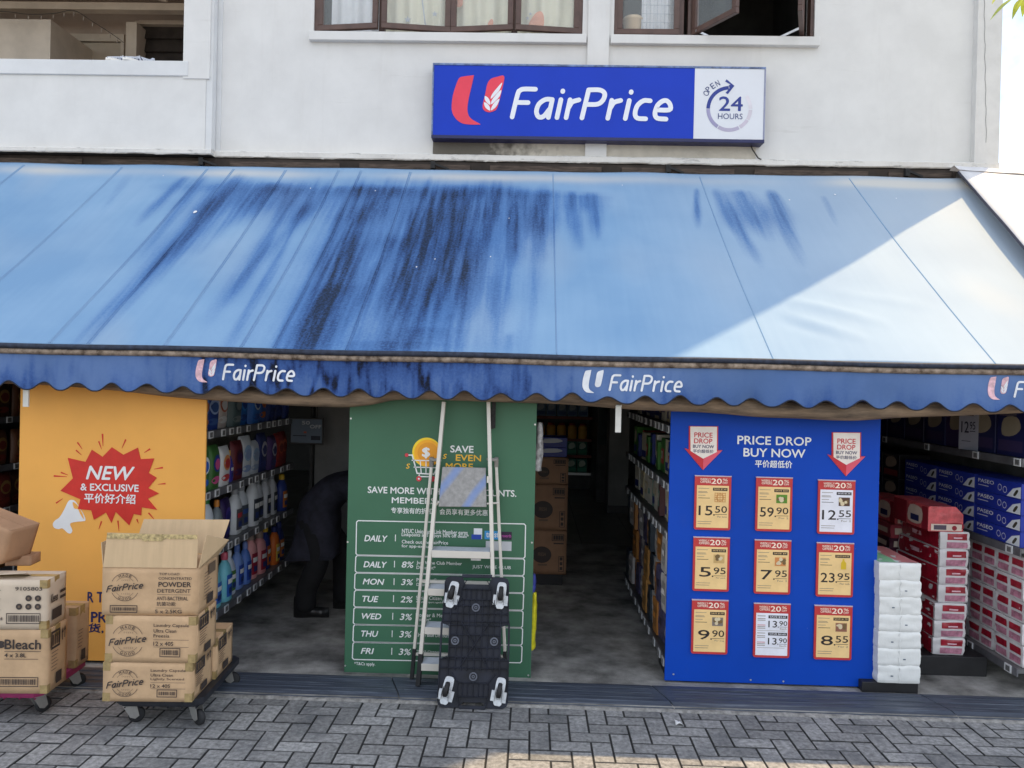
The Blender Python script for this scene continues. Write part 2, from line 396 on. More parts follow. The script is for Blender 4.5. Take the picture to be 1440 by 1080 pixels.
# protruding corridor bay on the left
Xb = at(289, 150, YP).x
zp = at(130, 85, YP).z; zp0 = at(130, 106, YP).z
mb = MB(); mb.box(-14, Xb, YP, YP+.16, zlb+.002, zp0+.01); mb.box(Xb-.16, Xb, YP+.16, YW+.1, zlb+.002, 7.2)
part(mb, 'parapet', M_WALL)
mb = MB(); mb.box(-14, at(258, 90, YP).x + .05, YP-.02, YP+.2, zp0, zp); part(mb, 'parapet_cap', M_WALL2, bevel=.006)
mb = MB(); mb.box(at(259, 50, YP).x, Xb+.035, YP-.012, YP+.3, zp0-.02, TOP-.02); part(mb, 'corridor_pillar', M_WALL)
mb = MB(); mb.box(Xb+.001, at(305, 150, YW).x, YP+.006, YW-.02, zlb+.052, TOP-.02); mb.box(Xb+.002, Xm0, YW-.012, YW+.02, zl1, TOP-.03); part(mb, 'return_face', M_WALL2)  # flush strip added to widen the band coloured like sky light
mb = MB(); mb.box(-14, Xb, YP, YP+.25, 7.0, TOP-.02); part(mb, 'upper_wall', M_WALL)
# inside of the corridor
mb = MB(); mb.box(-14, Xb-.1, YP+.3, 9.9, zl1-.05, zl1+.15); mb.box(-14, Xb-.1, YP+.26, 9.9, 6.42, 6.6)
mb.box(-14, Xb-.1, 9.8, 9.95, zl1+.15, 6.42); mb.box(Xb-.25, Xb-.16, 7.3, 9.8, zl1+.15, 6.42)
part(mb, 'corridor_inside', M_CREAM)
mb = MB(); zb0, zb1 = at(130, 13, 9.3).z, at(130, 3, 9.3).z
mb.box(-14, Xb-.26, 9.3, 9.42, zb0, zb1); mb.bar((at(225, 0, 9.2).x-.3, 9.25, 6.4), (at(232, 8, 9.2).x, 9.25, zb1), .03, .03)
part(mb, 'ceiling_beam', M_CREAM2)
mb = MB(); mb.box(-14, at(71, 50, 8.9).x, 8.9, 9.795, zl1+.16, at(35, 27, 8.9).z); part(mb, 'meter_cupboard', M_CREAM2)
mb = MB(); d0, d1 = at(101, 60, 9.79).x, at(176, 60, 9.79).x; dz = at(140, 51, 9.79).z
mb.box(d0, d0+.09, 9.72, 9.795, zl1+.16, dz); mb.box(d1-.02, d1+.02, 9.72, 9.795, zl1+.16, dz-.09); mb.box(d0+.09, d1+.02, 9.72, 9.795, dz-.09, dz)
drf = part(mb, 'door_frame', M_CREAM2)
mb = MB(); mb.box(d0+.1, d1-.03, 9.75, 9.79, zl1+.16, dz-.1); part(mb, 'door', M_DOOR)
mb = MB(); mb.box(at(177, 50, 9.5).x, at(192, 50, 9.5).x, 9.5, 9.79, zl1+.16, at(184, 31, 9.5).z); part(mb, 'wall_post', M_CREAM2)
mb = MB(); l0, l1 = at(197, 60, 9.7).x, at(262, 60, 9.7).x; lz1, lz0 = at(225, 36, 9.7).z, at(225, 95, 9.7).z
mb.box(l0-.05, l0, 9.66, 9.79, lz0-.3, lz1+.04, 1); mb.box(l0, l1+.3, 9.66, 9.79, lz1, lz1+.05, 1)
for k in range(5):
    z0 = lz0 - .3 + k*(lz1-lz0+.3)/5; mb.bar((l0+.01, 9.74, z0+.12), (l1+.3, 9.74, z0+.12), .03, .24, 0, up=(0, .25, 1))
part(mb, 'louvre_window', [M_LOUV, M_CREAM2])
# slab noses: along the wall and under the corridor bay
def nose_mb(xa, xb, yf, z, hgt, yback):
    mb = MB()
    def nose(u, v):
        x = xa + (xb-xa)*u
        y, zz = [(yback, z+hgt), (yf+.01, z+hgt), (yf, z+hgt-.008), (yf, z+.010), (yf+.012, z)][round(v*4)]
        j = noise.noise(Vector((x*4, v*3, 2)))*.008 + noise.noise(Vector((x*25, v*4, 2)))*.005
        return (x, y + (j if 0 < v else 0), zz + (j if .1 < v else 0))
    mb.grid(int((xb-xa)*36), 4, nose, 0, False, True)
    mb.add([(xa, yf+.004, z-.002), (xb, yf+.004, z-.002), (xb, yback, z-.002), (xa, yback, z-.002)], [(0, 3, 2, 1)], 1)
    mb.add([(xb, yf+.004, z), (xb, yback, z), (xb, yback, z+hgt-.004), (xb, yf+.004, z+hgt-.004)], [(0, 1, 2, 3)], 0)
    return mb
M_SOFF = mat('shaded_soffit', (.05, .042, .035), .95, .3, 6)  # slab underside coloured dark, standing for the shade above the awning
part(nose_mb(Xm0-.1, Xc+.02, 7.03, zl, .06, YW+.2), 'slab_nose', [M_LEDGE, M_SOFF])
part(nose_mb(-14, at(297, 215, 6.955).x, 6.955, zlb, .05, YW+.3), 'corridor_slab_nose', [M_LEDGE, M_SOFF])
# stained render strip beneath the sign
mb = MB(); mb.box(at(609, 210, YW).x, at(1062, 215, YW).x, YW-.012, YW-.001, zl1+.001, at(800, 190, YW).z)
M_ST = mat('mould_stained_render', (.60, .56, .48), .9, .1, 5, bump=.2)
def add_mould(m, cx0, cx1, zbase, ztop):
    n, l = m.node_tree.nodes, m.node_tree.links; b = n['Principled BSDF']; src = b.inputs['Base Color'].links[0].from_socket
    t = n.new('ShaderNodeTexCoord'); sp = n.new('ShaderNodeSeparateXYZ'); l.new(t.outputs['Object'], sp.inputs[0])
    mr = n.new('ShaderNodeMapRange'); mr.inputs['From Min'].default_value = cx0; mr.inputs['From Max'].default_value = cx1
    mr.inputs['To Min'].default_value = 1; mr.inputs['To Max'].default_value = 0; l.new(sp.outputs['X'], mr.inputs['Value'])
    nn = n.new('ShaderNodeTexNoise'); nn.inputs['Scale'].default_value = 14; nn.inputs['Detail'].default_value = 9; l.new(t.outputs['Object'], nn.inputs['Vector'])
    ad = n.new('ShaderNodeMath'); ad.operation = 'MULTIPLY_ADD'; ad.inputs[1].default_value = .9; l.new(nn.outputs['Fac'], ad.inputs[0]); l.new(mr.outputs['Result'], ad.inputs[2])
    r = n.new('ShaderNodeValToRGB'); r.color_ramp.elements[0].position = .62; r.color_ramp.elements[1].position = 1.0
    r.color_ramp.elements[0].color = (0, 0, 0, 1); r.color_ramp.elements[1].color = (.9, .9, .9, 1); l.new(ad.outputs[0], r.inputs['Fac'])
    mxx = n.new('ShaderNodeMix'); mxx.data_type = 'RGBA'; l.new(r.outputs['Color'], mxx.inputs['Factor']); l.new(src, mxx.inputs['A'])
    mxx.inputs['B'].default_value = (.10, .09, .075, 1); l.new(mxx.outputs['Result'], b.inputs['Base Color'])
add_mould(M_ST, at(600, 210, YW).x, at(800, 210, YW).x, 0, 1)
part(mb, 'render_strip', M_ST)
# hairline crack and scuffs in the corner pillar
mb = MB(); fr = front(YW-.0725)
pts = [at(1377.5+.6*math.sin(k*1.7)+.35*k/3, 4+k*8, YW) for k in range(26)]
mb.line([(p.x, p.z) for p in pts], .004, fr); part(mb, 'crack', mat('crack_dark', (.22, .22, .22), .9))
# ground floor shell of the shop and rooms behind the windows
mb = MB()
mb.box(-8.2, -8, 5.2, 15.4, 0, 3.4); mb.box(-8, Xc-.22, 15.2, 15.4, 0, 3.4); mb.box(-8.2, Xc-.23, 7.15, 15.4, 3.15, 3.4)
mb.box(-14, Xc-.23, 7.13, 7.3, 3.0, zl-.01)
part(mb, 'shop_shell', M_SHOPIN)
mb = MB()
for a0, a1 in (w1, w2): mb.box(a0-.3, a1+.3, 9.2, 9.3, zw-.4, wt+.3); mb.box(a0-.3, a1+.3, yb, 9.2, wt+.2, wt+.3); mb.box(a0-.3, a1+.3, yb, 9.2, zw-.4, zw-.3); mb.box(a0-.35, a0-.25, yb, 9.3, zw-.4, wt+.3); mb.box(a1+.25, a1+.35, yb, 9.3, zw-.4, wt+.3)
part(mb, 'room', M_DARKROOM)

# windows with casements, panes and curtains
M_GLASS = bpy.data.materials.new('window_glass'); M_GLASS.use_nodes = True
gn, gl = M_GLASS.node_tree.nodes, M_GLASS.node_tree.links
gb = gn['Principled BSDF']; gb.inputs['Roughness'].default_value = .03; gb.inputs['Base Color'].default_value = (.7, .75, .75, 1); gb.inputs['Specular IOR Level'].default_value = .5
gt = gn.new('ShaderNodeBsdfTransparent'); gm = gn.new('ShaderNodeMixShader'); gm.inputs[0].default_value = .12
gl.new(gt.outputs[0], gm.inputs[1]); gl.new(gb.outputs[0], gm.inputs[2]); gl.new(gm.outputs[0], gn['Material Output'].inputs[0])
M_CURT = mat('pale_curtain', (.80, .78, .62), .9, .05, 5, bump=.05); M_CURTW = mat('white_curtain', (.80, .82, .84), .9, .05, 5)
M_STEEL = mat('stay_steel', (.6, .6, .6), .3, .1, metal=.9)
def casement(par, hx, w, hinge, ang):
    """hinge 'l' or 'r' at x = hx"""
    s = 1 if hinge == 'l' else -1; h = wt - zw - .06
    mb = MB(); t = .05; x0, x1 = (0, w) if s > 0 else (-w, 0)
    mb.box(x0, x1, -.02, .02, 0, t); mb.box(x0, x1, -.02, .02, h-t, h); mb.box(x0, x0+t, -.02, .02, t, h-t); mb.box(x1-t, x1, -.02, .02, t, h-t)
    o = mb.build('casement', M_BROWN, par, .004)
    g = MB(); g.box(x0+t-.004, x1-t+.004, -.003, .003, t-.004, h-t+.004); p = g.build('pane', M_GLASS, par)
    for q in (o, p):
        q.location = (hx, YW+.04, zw+.03); q.rotation_euler = (0, 0, R(-ang*s))
def curtain(par, x0, x1, m, y=YW+.16, prints=(), zoff=0, mats=()):
    mb = MB(); n = 60; f = 14 / max(.3, x1-x0)
    mb.grid(n, 12, lambda u, v: (x0+(x1-x0)*u, y + .018*math.sin(u*(x1-x0)*46) + .01*math.sin(u*(x1-x0)*17+v*2), zw+.0+zoff + (wt-zw-zoff)*v))
    fr = front(y-.034)
    for (kind, px, py, r, mi) in prints:
        p = at(px, py, y)
        if kind == 'star': mb.poly([(p.x + r*(1 if k % 2 == 0 else .45)*math.sin(k*math.pi/5), p.z + r*(1 if k % 2 == 0 else .45)*math.cos(k*math.pi/5)) for k in range(10)], fr, 0, mi)
        elif kind == 'line': mb.line([(p.x, zw), (p.x + r, wt)], .012, fr, 0, mi)
        else: mb.poly(smooth_closed([(p.x-r, p.z-r*.8), (p.x+r*.8, p.z-r*.9), (p.x+r, p.z+r*.6), (p.x+r*.5, p.z+r*1.3), (p.x-r*.3, p.z+r*.8)], 4), fr, .001, mi)
    mb.build('curtain', [m]+list(mats), par)
def window(x0, x1, divs):
    mb = MB(); t = .045
    mb.box(x0, x1, YW+.02, YW+.12, zw, zw+.03); mb.box(x0, x1, YW+.02, YW+.12, wt-.03, wt)
    mb.box(x0, x0+t*.7, YW+.02, YW+.12, zw+.03, wt-.03); mb.box(x1-t*.7, x1, YW+.02, YW+.12, zw+.03, wt-.03)
    for d in divs: mb.box(d-t*.6, d+t*.6, YW+.055, YW+.12, zw+.03, wt-.03)
    return part(mb, 'window', M_BROWN, bevel=.004)
M_PRINT = mat('curtain_print_orange', srgb(240, 170, 140), .9); M_PRINT2 = mat('curtain_print_grey', srgb(190, 196, 205), .9)
fx = lambda px: at(px, 40, YW).x
wa = window(w1[0], w1[1], [fx(535), fx(633), fx(723)])
casement(wa, w1[0]+.03, fx(533)-w1[0]-.03, 'l', 7); casement(wa, fx(633)-.003, fx(633)-fx(537), 'r', 7)
casement(wa, fx(633)+.003, fx(722)-fx(633), 'l', 7); casement(wa, w1[1]-.03, w1[1]-fx(724)-.03, 'r', 7)
curtain(wa, w1[0]+.12, fx(533), M_CURTW)
curtain(wa, fx(537), fx(630), M_CURT, prints=[('star', 574, 30, .035, 1), ('star', 612, 22, .03, 1), ('line', 602, 40, -.22, 1)], mats=[M_PRINT2])
curtain(wa, fx(634), fx(722), M_CURT, zoff=.06, prints=[('blob', 645, 6, .04, 1), ('blob', 690, 34, .025, 1)], mats=[M_PRINT])
curtain(wa, fx(726), w1[1]-.03, M_CURT, prints=[('blob', 754, 32, .07, 1), ('star', 742, 28, .02, 2), ('star', 746, 22, .018, 2)], mats=[M_PRINT, M_PRINT2])
wb = window(w2[0], w2[1], [fx(959), fx(973)])
casement(wb, w2[0]+.03, fx(956)-w2[0]-.03, 'l', 0.6)
casement(wb, fx(976), fx(1060)-fx(976), 'l', 58); casement(wb, w2[1]-.10, fx(1060)-fx(976), 'r', 70)
curtain(wb, fx(905), fx(952), M_CURTW)
mb = MB()
for k in range(9): x = fx(906)+k*.033; mb.box(x, x+.004, YW+.125, YW+.128, zw, wt)
for k in range(12): mb.box(fx(905), fx(951), YW+.1215, YW+.1245, zw+.08*k+.02, zw+.08*k+.024)
o = part(mb, 'curtain_checks', M_PRINT2, wb)
mb = MB()
for a, b in (((fx(978), YW-.02, zw+.05), (fx(1000), YW+.07, zw+.035)), ((fx(1100), YW+.07, zw+.035), (fx(1124), YW-.1, zw+.06))): mb.bar(a, b, .02, .012)
part(mb, 'window_stay', M_STEEL, wb)

# bucket on the sill behind the glass
mb = MB(); bz = zw+.03; p = at(891, 40, YW+.17)
mb.lathe([(.075, 0), (.08, .01), (.092, .2), (.1, .205), (.1, .22), (.093, .222), (.09, .235), (.0, .24)], (p.x, YW+.13+.1, bz), 24)
tag(mb.build('bucket', pm(222, 196, 160)), 'beige lidded plastic bucket behind the glass of the right window', 'bucket')

# pair of shoes on the parapet
def shoe(x, label, yaw):
    mb = MB()
    def f(u, v):                                              # heel at u = 0, toe at u = 1
        L = .27; xx = (u-.5)*L; ww = .046*(math.sin(math.pi*min(1, max(0, .06+.88*u)))**.35)*(1 - .22*math.exp(-((u-.4)/.18)**2))
        top = .085 - .055*max(0, (u-.35)/.65)**.9 + .02*math.exp(-((u-.03)/.1)**2); t = v*2*math.pi
        k = math.sin(t); dip = .022*math.exp(-((u-.22)/.13)**2) if k > .6 else 0
        return (xx, ww*math.copysign(abs(math.cos(t))**.7, math.cos(t)), .016 + (top-.016)*(.5+.5*math.copysign(abs(k)**.7, k)) - dip)
    mb.grid(18, 18, f)
    root = mb.build('sneaker', mat('sneaker_mesh', srgb(206, 212, 222), .7, .15, 40))
    root.location = (x, YP+.09, zp+.002); root.rotation_euler = (0, 0, yaw)
    sb = MB(); sb.prism(smooth_closed([(-.12,-.036),(-.02,-.034),(.06,-.046),(.115,-.038),(.142,0),(.115,.038),(.06,.046),(-.02,.034),(-.12,.036),(-.14,0)], 4), Frame((0,0,0),(1,0,0),(0,1,0)), 0, .024)
    sb.build('sole', mat('sneaker_sole', srgb(240, 238, 232), .6, .08), root, .004)
    st = MB()
    for sd_ in (-1, 1):
        for k in range(3): st.bar((-.02+.035*k, sd_*.043, .026), (-.0+.03*k, sd_*.034, .06-.008*k), .009, .006)
    st.build('stripe', mat('sneaker_stripe', srgb(74, 74, 96), .6), root)
    lc = MB()
    for k in range(4): lc.bar((-.0+.02*k, -.02, .075-.011*k), (.0+.02*k, .02, .075-.011*k), .006, .006)
    lc.build('lace', pm(235, 235, 235), root)
    tag(root, label, 'shoe', 'pair of sneakers drying on the parapet')
shoe(at(165, 82, YP).x, 'left of the two grey sneakers lying on the corridor parapet', R(222))
shoe(at(188, 82, YP).x, 'right of the two grey sneakers lying on the corridor parapet', R(230))
# fairy lights in the corridor
mb = MB(); bulbs = MB()
pp = [at(x, y, 8.7) for x, y in ((-60, 20), (0, 16), (40, 20), (75, 19), (104, 15), (130, 30), (155, 46), (174, 60))]
pth = [Vector(p) for p in smooth_open([tuple(q) for q in pp], 6)]
mb.tube(pth, .004, 0, 5)
for i in range(0, len(pth), 3): bulbs.tube([pth[i]-Vector((0, 0, .02)), pth[i]-Vector((0, 0, .06))], [.008, .003], 0, 6)
o = mb.build('string_of_lights', mat('cable_dark', (.05, .045, .04), .6)); bulbs.build('bulb', mat('bulb_clear', (.3, .25, .2), .3), o)
tag(o, 'dark string of fairy lights hanging under the corridor ceiling, top left', 'string lights')

# ================================================================== lightbox sign
YS = 6.965
sx0, sx1, sxm = at(607.5, 145, YS).x, at(1076, 150, YS).x, at(976, 150, YS).x
sz0, sz1 = at(607, 194, YS).z, at(607, 89, YS).z
M_SBLUE = mat('sign_blue_face', srgb(22, 60, 184), .4, .04, 2, spec=.2); M_SWHITE = mat('sign_white_face', (.72, .74, .78), .35, .03, 2)
M_SRED = mat('sign_red', srgb(232, 62, 84), .4, .04); M_LET = mat('sign_letter_white', (.80, .82, .86), .4, .03); M_NAVY = mat('sign_navy', srgb(40, 58, 140), .45, .05)
sign = empty('shop_sign', 'long blue lightbox sign with red logo and white lettering above the awning', 'sign', ((sx0+sx1)/2, YW, sz0))
inv = Matrix.Translation(-sign.location)
def spart(mb, name, m, bevel=0, par=None):
    o = mb.build(name, m, par or sign, bevel)
    if par is None: o.matrix_parent_inverse = inv
    return o
mb = MB(); mb.box(sx0, sx1, YS+.012, YW-.002, sz0, sz1, 0); mb.box(sx0, sx1, YS-.004, YS+.011, sz0-.002, sz0+.028, 0); mb.box(sx0, sx1, YS-.004, YS+.011, sz1-.014, sz1+.004, 1)
mb.box(sx0-.001, sx0+.012, YS-.0035, YS+.0115, sz0+.029, sz1-.015, 1); mb.box(sx1-.012, sx1+.001, YS-.0035, YS+.0115, sz0+.029, sz1-.015, 2)
spart(mb, 'casing', [mat('casing_navy', srgb(34, 38, 84), .4, .1), mat('casing_worn', srgb(120, 140, 180), .4, .3, 20), mat('casing_grey', srgb(150, 155, 180), .4)], .003)
mb = MB(); mb.box(sx0+.013, sxm, YS+.002, YS+.011, sz0+.029, sz1-.015); spart(mb, 'blue_face', M_SBLUE)
mb = MB(); mb.box(sxm+.001, sx1-.013, YS+.0015, YS+.011, sz0+.029, sz1-.015); spart(mb, 'white_face', M_SWHITE)
fS = front(YS); P2 = lambda px, py, Y=YS: (lambda q: (q.x, q.z))(at(px, py, Y))
c2 = lambda L, Y=YS: [P2(430 + x/3.2, y/3.2, Y) for x, y in L]
def logo(mb, f, fr, mred, mwhite, h):
    """f maps logo coordinates (the sign's own zoom) to the face"""
    big = smooth_open([(757,338),(748,380),(732,450),(728,500),(742,532),(785,558)], 5) + smooth_open([(785,561),(735,560),(700,553),(672,530),(657,495),(660,440),(672,395),(690,352),(715,343)], 5)
    mb.poly([f(*p) for p in big], fr, h, mred)
    sm = smooth_closed([(893,343),(860,346),(832,356),(817,378),(808,420),(796,475),(802,496),(822,505),(846,500),(860,488),(872,450),(884,400)], 4)
    mb.poly([f(*p) for p in sm], fr, h, mred)
    leaves = [[(884,372),(864,392),(838,425),(833,445),(855,425),(872,405)], [(880,405),(862,420),(838,450),(835,470),(858,450),(874,430)],
              [(872,445),(855,455),(838,478),(834,497),(852,485),(864,468)], [(806,432),(820,440),(829,456),(830,472),(815,462),(806,448)], [(803,460),(818,468),(828,482),(829,498),(812,488),(804,474)]]
    for L in leaves: mb.poly([f(*p) for p in smooth_closed(L, 3)], fr, h+.0012, mwhite)
mb = MB(); logo(mb, lambda x, y: P2(430 + x/3.2, y/3.2), fS, 0, 1, .0005); spart(mb, 'logo', [M_SRED, M_LET])
x0, z0 = P2(717, 163); x1, z1 = P2(947, 124)
mb = MB(); script(mb, 'FairPrice', x0, z0-.03, x1, z1-.005, fS, .001, 0, .165, .2); spart(mb, 'lettering', M_LET)
mb = MB(); cx, cz = P2(975+497/9.82, 95+570/9.82); kk = (sx1-sxm)/100.0
q = lambda x, y: (cx + (x-497)/9.82*kk*.985, cz - (y-570)/9.82*kk*.985)
rr = 297/9.82*kk*.985; ww = 50/9.82*kk
mb.arc(cx, cz, rr, 180, 93, ww, fS, 0, 0); mb.poly([q(*p) for p in ((428,185),(448,155),(560,245),(470,365),(440,345),(492,278),(480,240),(505,228))], fS, .0006, 0)
mb.arc(cx, cz, rr, 181, 238, ww, fS, 0, 1); mb.arc(cx, cz, rr, 240, 298, ww, fS, 0, 2); mb.arc(cx, cz, rr, 301, 329, ww, fS, 0, 3); mb.arc(cx, cz, rr, 331, 358, ww, fS, 0, 4); mb.arc(cx, cz, rr, 1, 38, ww, fS, 0, 5)
a, b = q(350, 600), q(685, 395); mb.fit('24', a[0], a[1], b[0], b[1], fS, 0, 0, .02)
a, b = q(340, 715), q(685, 635); mb.fit('HOURS', a[0], a[1], b[0], b[1], fS, 0, 6, .005)
for ch, x, y, ro in (('O', 185, 405, 58), ('P', 212, 345, 50), ('E', 262, 300, 38), ('N', 320, 262, 28)):
    a = q(x, y); s_ = 82/9.82*kk; mb.fit(ch, a[0], a[1], a[0]+s_*(.62 if ch != 'O' else .8), a[1]+s_, fS, .0003, 6, .005, rot=R(ro))
spart(mb, 'opening_hours_mark', [M_NAVY, pm(160,156,190), pm(185,178,200), pm(205,196,210), pm(212,205,214), pm(222,218,224), pm(52,66,120)])
mb = MB()
mb.tube([at(1056, 204, YS+.1), at(1058, 210, YW-.05), at(1066, 222, YW-.03), at(1070, 224, YW-.1)], .006, 0, 6); spart(mb, 'cable', mat('cable_dark', (.05, .045, .04), .6))
# ================================================================== awning
YF, YT = 4.67, 6.96
zF = at(748, 499, YF).z; zT = at(700, 240, YT).z
SLP = (zT - zF) / (YT - YF)
AX0, AX1 = -7.6, at(1352, 243, YT).x
def awn(px, py):
    d = ROT @ Vector(((px - 720) / F, -(py - 540) / F, -1))
    t = (zF - CAM.z - SLP*YF) / (d.z - SLP*d.y); p = CAM + d*t
    return p.x, (YT - p.y) / (YT - YF)                     # X, 0 at the wall .. 1 at the front edge
def canopy(x, t, lift=0):
    y = YT + (YF - YT)*t; z = zT + (zF - zT)*t
    s = -.035*math.sin(math.pi*t) + .010*math.sin(x*2.1+1)*math.sin(math.pi*t)
    s += .010*noise.noise(Vector((x*1.6, t*2.2, 4))) + .004*noise.noise(Vector((x*5 + t*2, t*3, 9)))*math.sin(math.pi*t)
    for (fx0, ft, fx1, ft1, am) in FOLDS:                    # slack folds in the sunlit corner
        u = (x-fx0)/(fx1-fx0)
        if 0 <= u <= 1:
            tc_ = ft + (ft1-ft)*u; s += am*math.sin(math.pi*u)*math.exp(-((t-tc_)/.025)**2)
    return (x, y - lift*.6, z + s + lift*.8)
FOLDS = []
for a, b, am in (((1095, 412), (1255, 452), .017), ((1085, 430), (1235, 480), .013), ((1150, 400), (1330, 430), .007), ((1090, 445), (1180, 470), -.010)):
    p, q = awn(*a), awn(*b); FOLDS.append((p[0], p[1], q[0], q[1], am))
# stains: rain streaks painted as (top pixel, bottom pixel, half width in m, strength, fade-in)
ST = []
def streak(a, b, w, s, soft=1.0):
    p, q = awn(*a), awn(*b); ST.append((p[0], p[1], q[0], q[1], w, s, soft))
streak((258, 250), (205, 300), .05, .75); streak((283, 250), (215, 330), .05, .55); streak((330, 255), (165, 430), .07, .7); streak((345, 255), (240, 350), .16, .5)
streak((385, 258), (345, 300), .12, .6); streak((300, 285), (110, 480), .10, .28); streak((455, 262), (330, 400), .07, .55); streak((475, 262), (420, 300), .10, .5)
streak((480, 300), (440, 400), .05, .5)
streak((500, 262), (395, 495), .10, .50); streak((505, 300), (430, 490), .07, .95); streak((545, 262), (455, 470), .10, .80); streak((470, 400), (432, 495), .13, .85)
streak((560, 330), (500, 430), .10, .65); streak((530, 262), (512, 300), .22, .55)
streak((600, 262), (555, 470), .17, .80); streak((640, 270), (600, 430), .20, .85); streak((690, 262), (660, 400), .16, .85); streak((620, 300), (585, 440), .30, .5)
streak((560, 262), (540, 300), .3, .45); streak((670, 262), (665, 300), .35, .45); streak((735, 272), (724, 345), .10, .95); streak((770, 272), (755, 340), .10, .85); streak((765, 270), (740, 460), .05, .4)
streak((722, 340), (690, 480), .07, .45); streak((600, 460), (545, 497), .2, .45); streak((633, 440), (628, 497), .02, .6); streak((715, 470), (712, 497), .02, .4)
streak((805, 272), (812, 330), .06, .75); streak((832, 272), (838, 320), .05, .85); streak((825, 274), (826, 292), .14, .4)
streak((980, 265), (981, 305), .025, .7); streak((1010, 268), (1060, 350), .05, .75); streak((1040, 268), (1075, 320), .10, .65); streak((1085, 270), (1120, 345), .06, .75); streak((1158, 274), (1176, 306), .03, .4)
streak((420, 262), (345, 380), .06, .55); streak((440, 262), (330, 470), .03, .45); streak((515, 262), (470, 360), .05, .6); streak((660, 300), (640, 497), .04, .45); streak((580, 300), (560, 497), .035, .5); streak((360, 262), (300, 330), .05, .5)
streak((550, 480), (530, 497), .3, .35); streak((180, 245), (140, 300), .05, .2)
WASH = [(lambda q: (q[0], q[1], wx, wt_, s))(awn(px, py)) for px, py, wx, wt_, s in ((600, 320, .75, .28, .42), (560, 420, .55, .25, .26), (440, 440, .22, .3, .45), (710, 300, .45, .14, .4), (380, 275, .4, .08, .3), (690, 420, .5, .2, .16), (1060, 300, .4, .08, .25), (540, 480, .7, .06, .3), (520, 268, 1.3, .035, .35), (720, 268, .6, .03, .35), (330, 275, .5, .10, .30), (430, 280, .35, .14, .35), (400, 262, .9, .03, .35), (250, 330, .45, .25, .14), (360, 400, .3, .3, .18))]
def stain(x, t):
    v = 0
    for (x0, t0, x1, t1, w, s, soft) in ST:
        L = t1 - t0
        u = (t - t0) / L
        if u < -.12 or u > 1.35: continue
        xc = x0 + (x1 - x0)*min(1.2, max(0, u))
        d = (x - xc) / (w*(1 + .35*noise.noise(Vector((t*6, x0*3, 1)))))
        if abs(d) > 3: continue
        f = min(1, (u + .12)/.14) if u < .05 else (1 if u < .7 else max(0, (1.35-u)/.65))
        v += s*f*math.exp(-d*d)*(.85 + .55*noise.noise(Vector((x*9, t*2.2, 3))) + .4*noise.noise(Vector((x*34, t*3.5, 5))))
    for (x0, t0, wx, wt_, s) in WASH:                          # broad soft water marks
        v += s*math.exp(-((x-x0 + .3*(t-t0))/wx)**2 - ((t-t0)/wt_)**2)*(.8 + .5*noise.noise(Vector((x*4, t*4, 6))))
    v = max(0, v)
    return v/(1 + .26*v)
M_CAN = bpy.data.materials.new('faded_blue_canvas'); M_CAN.use_nodes = True
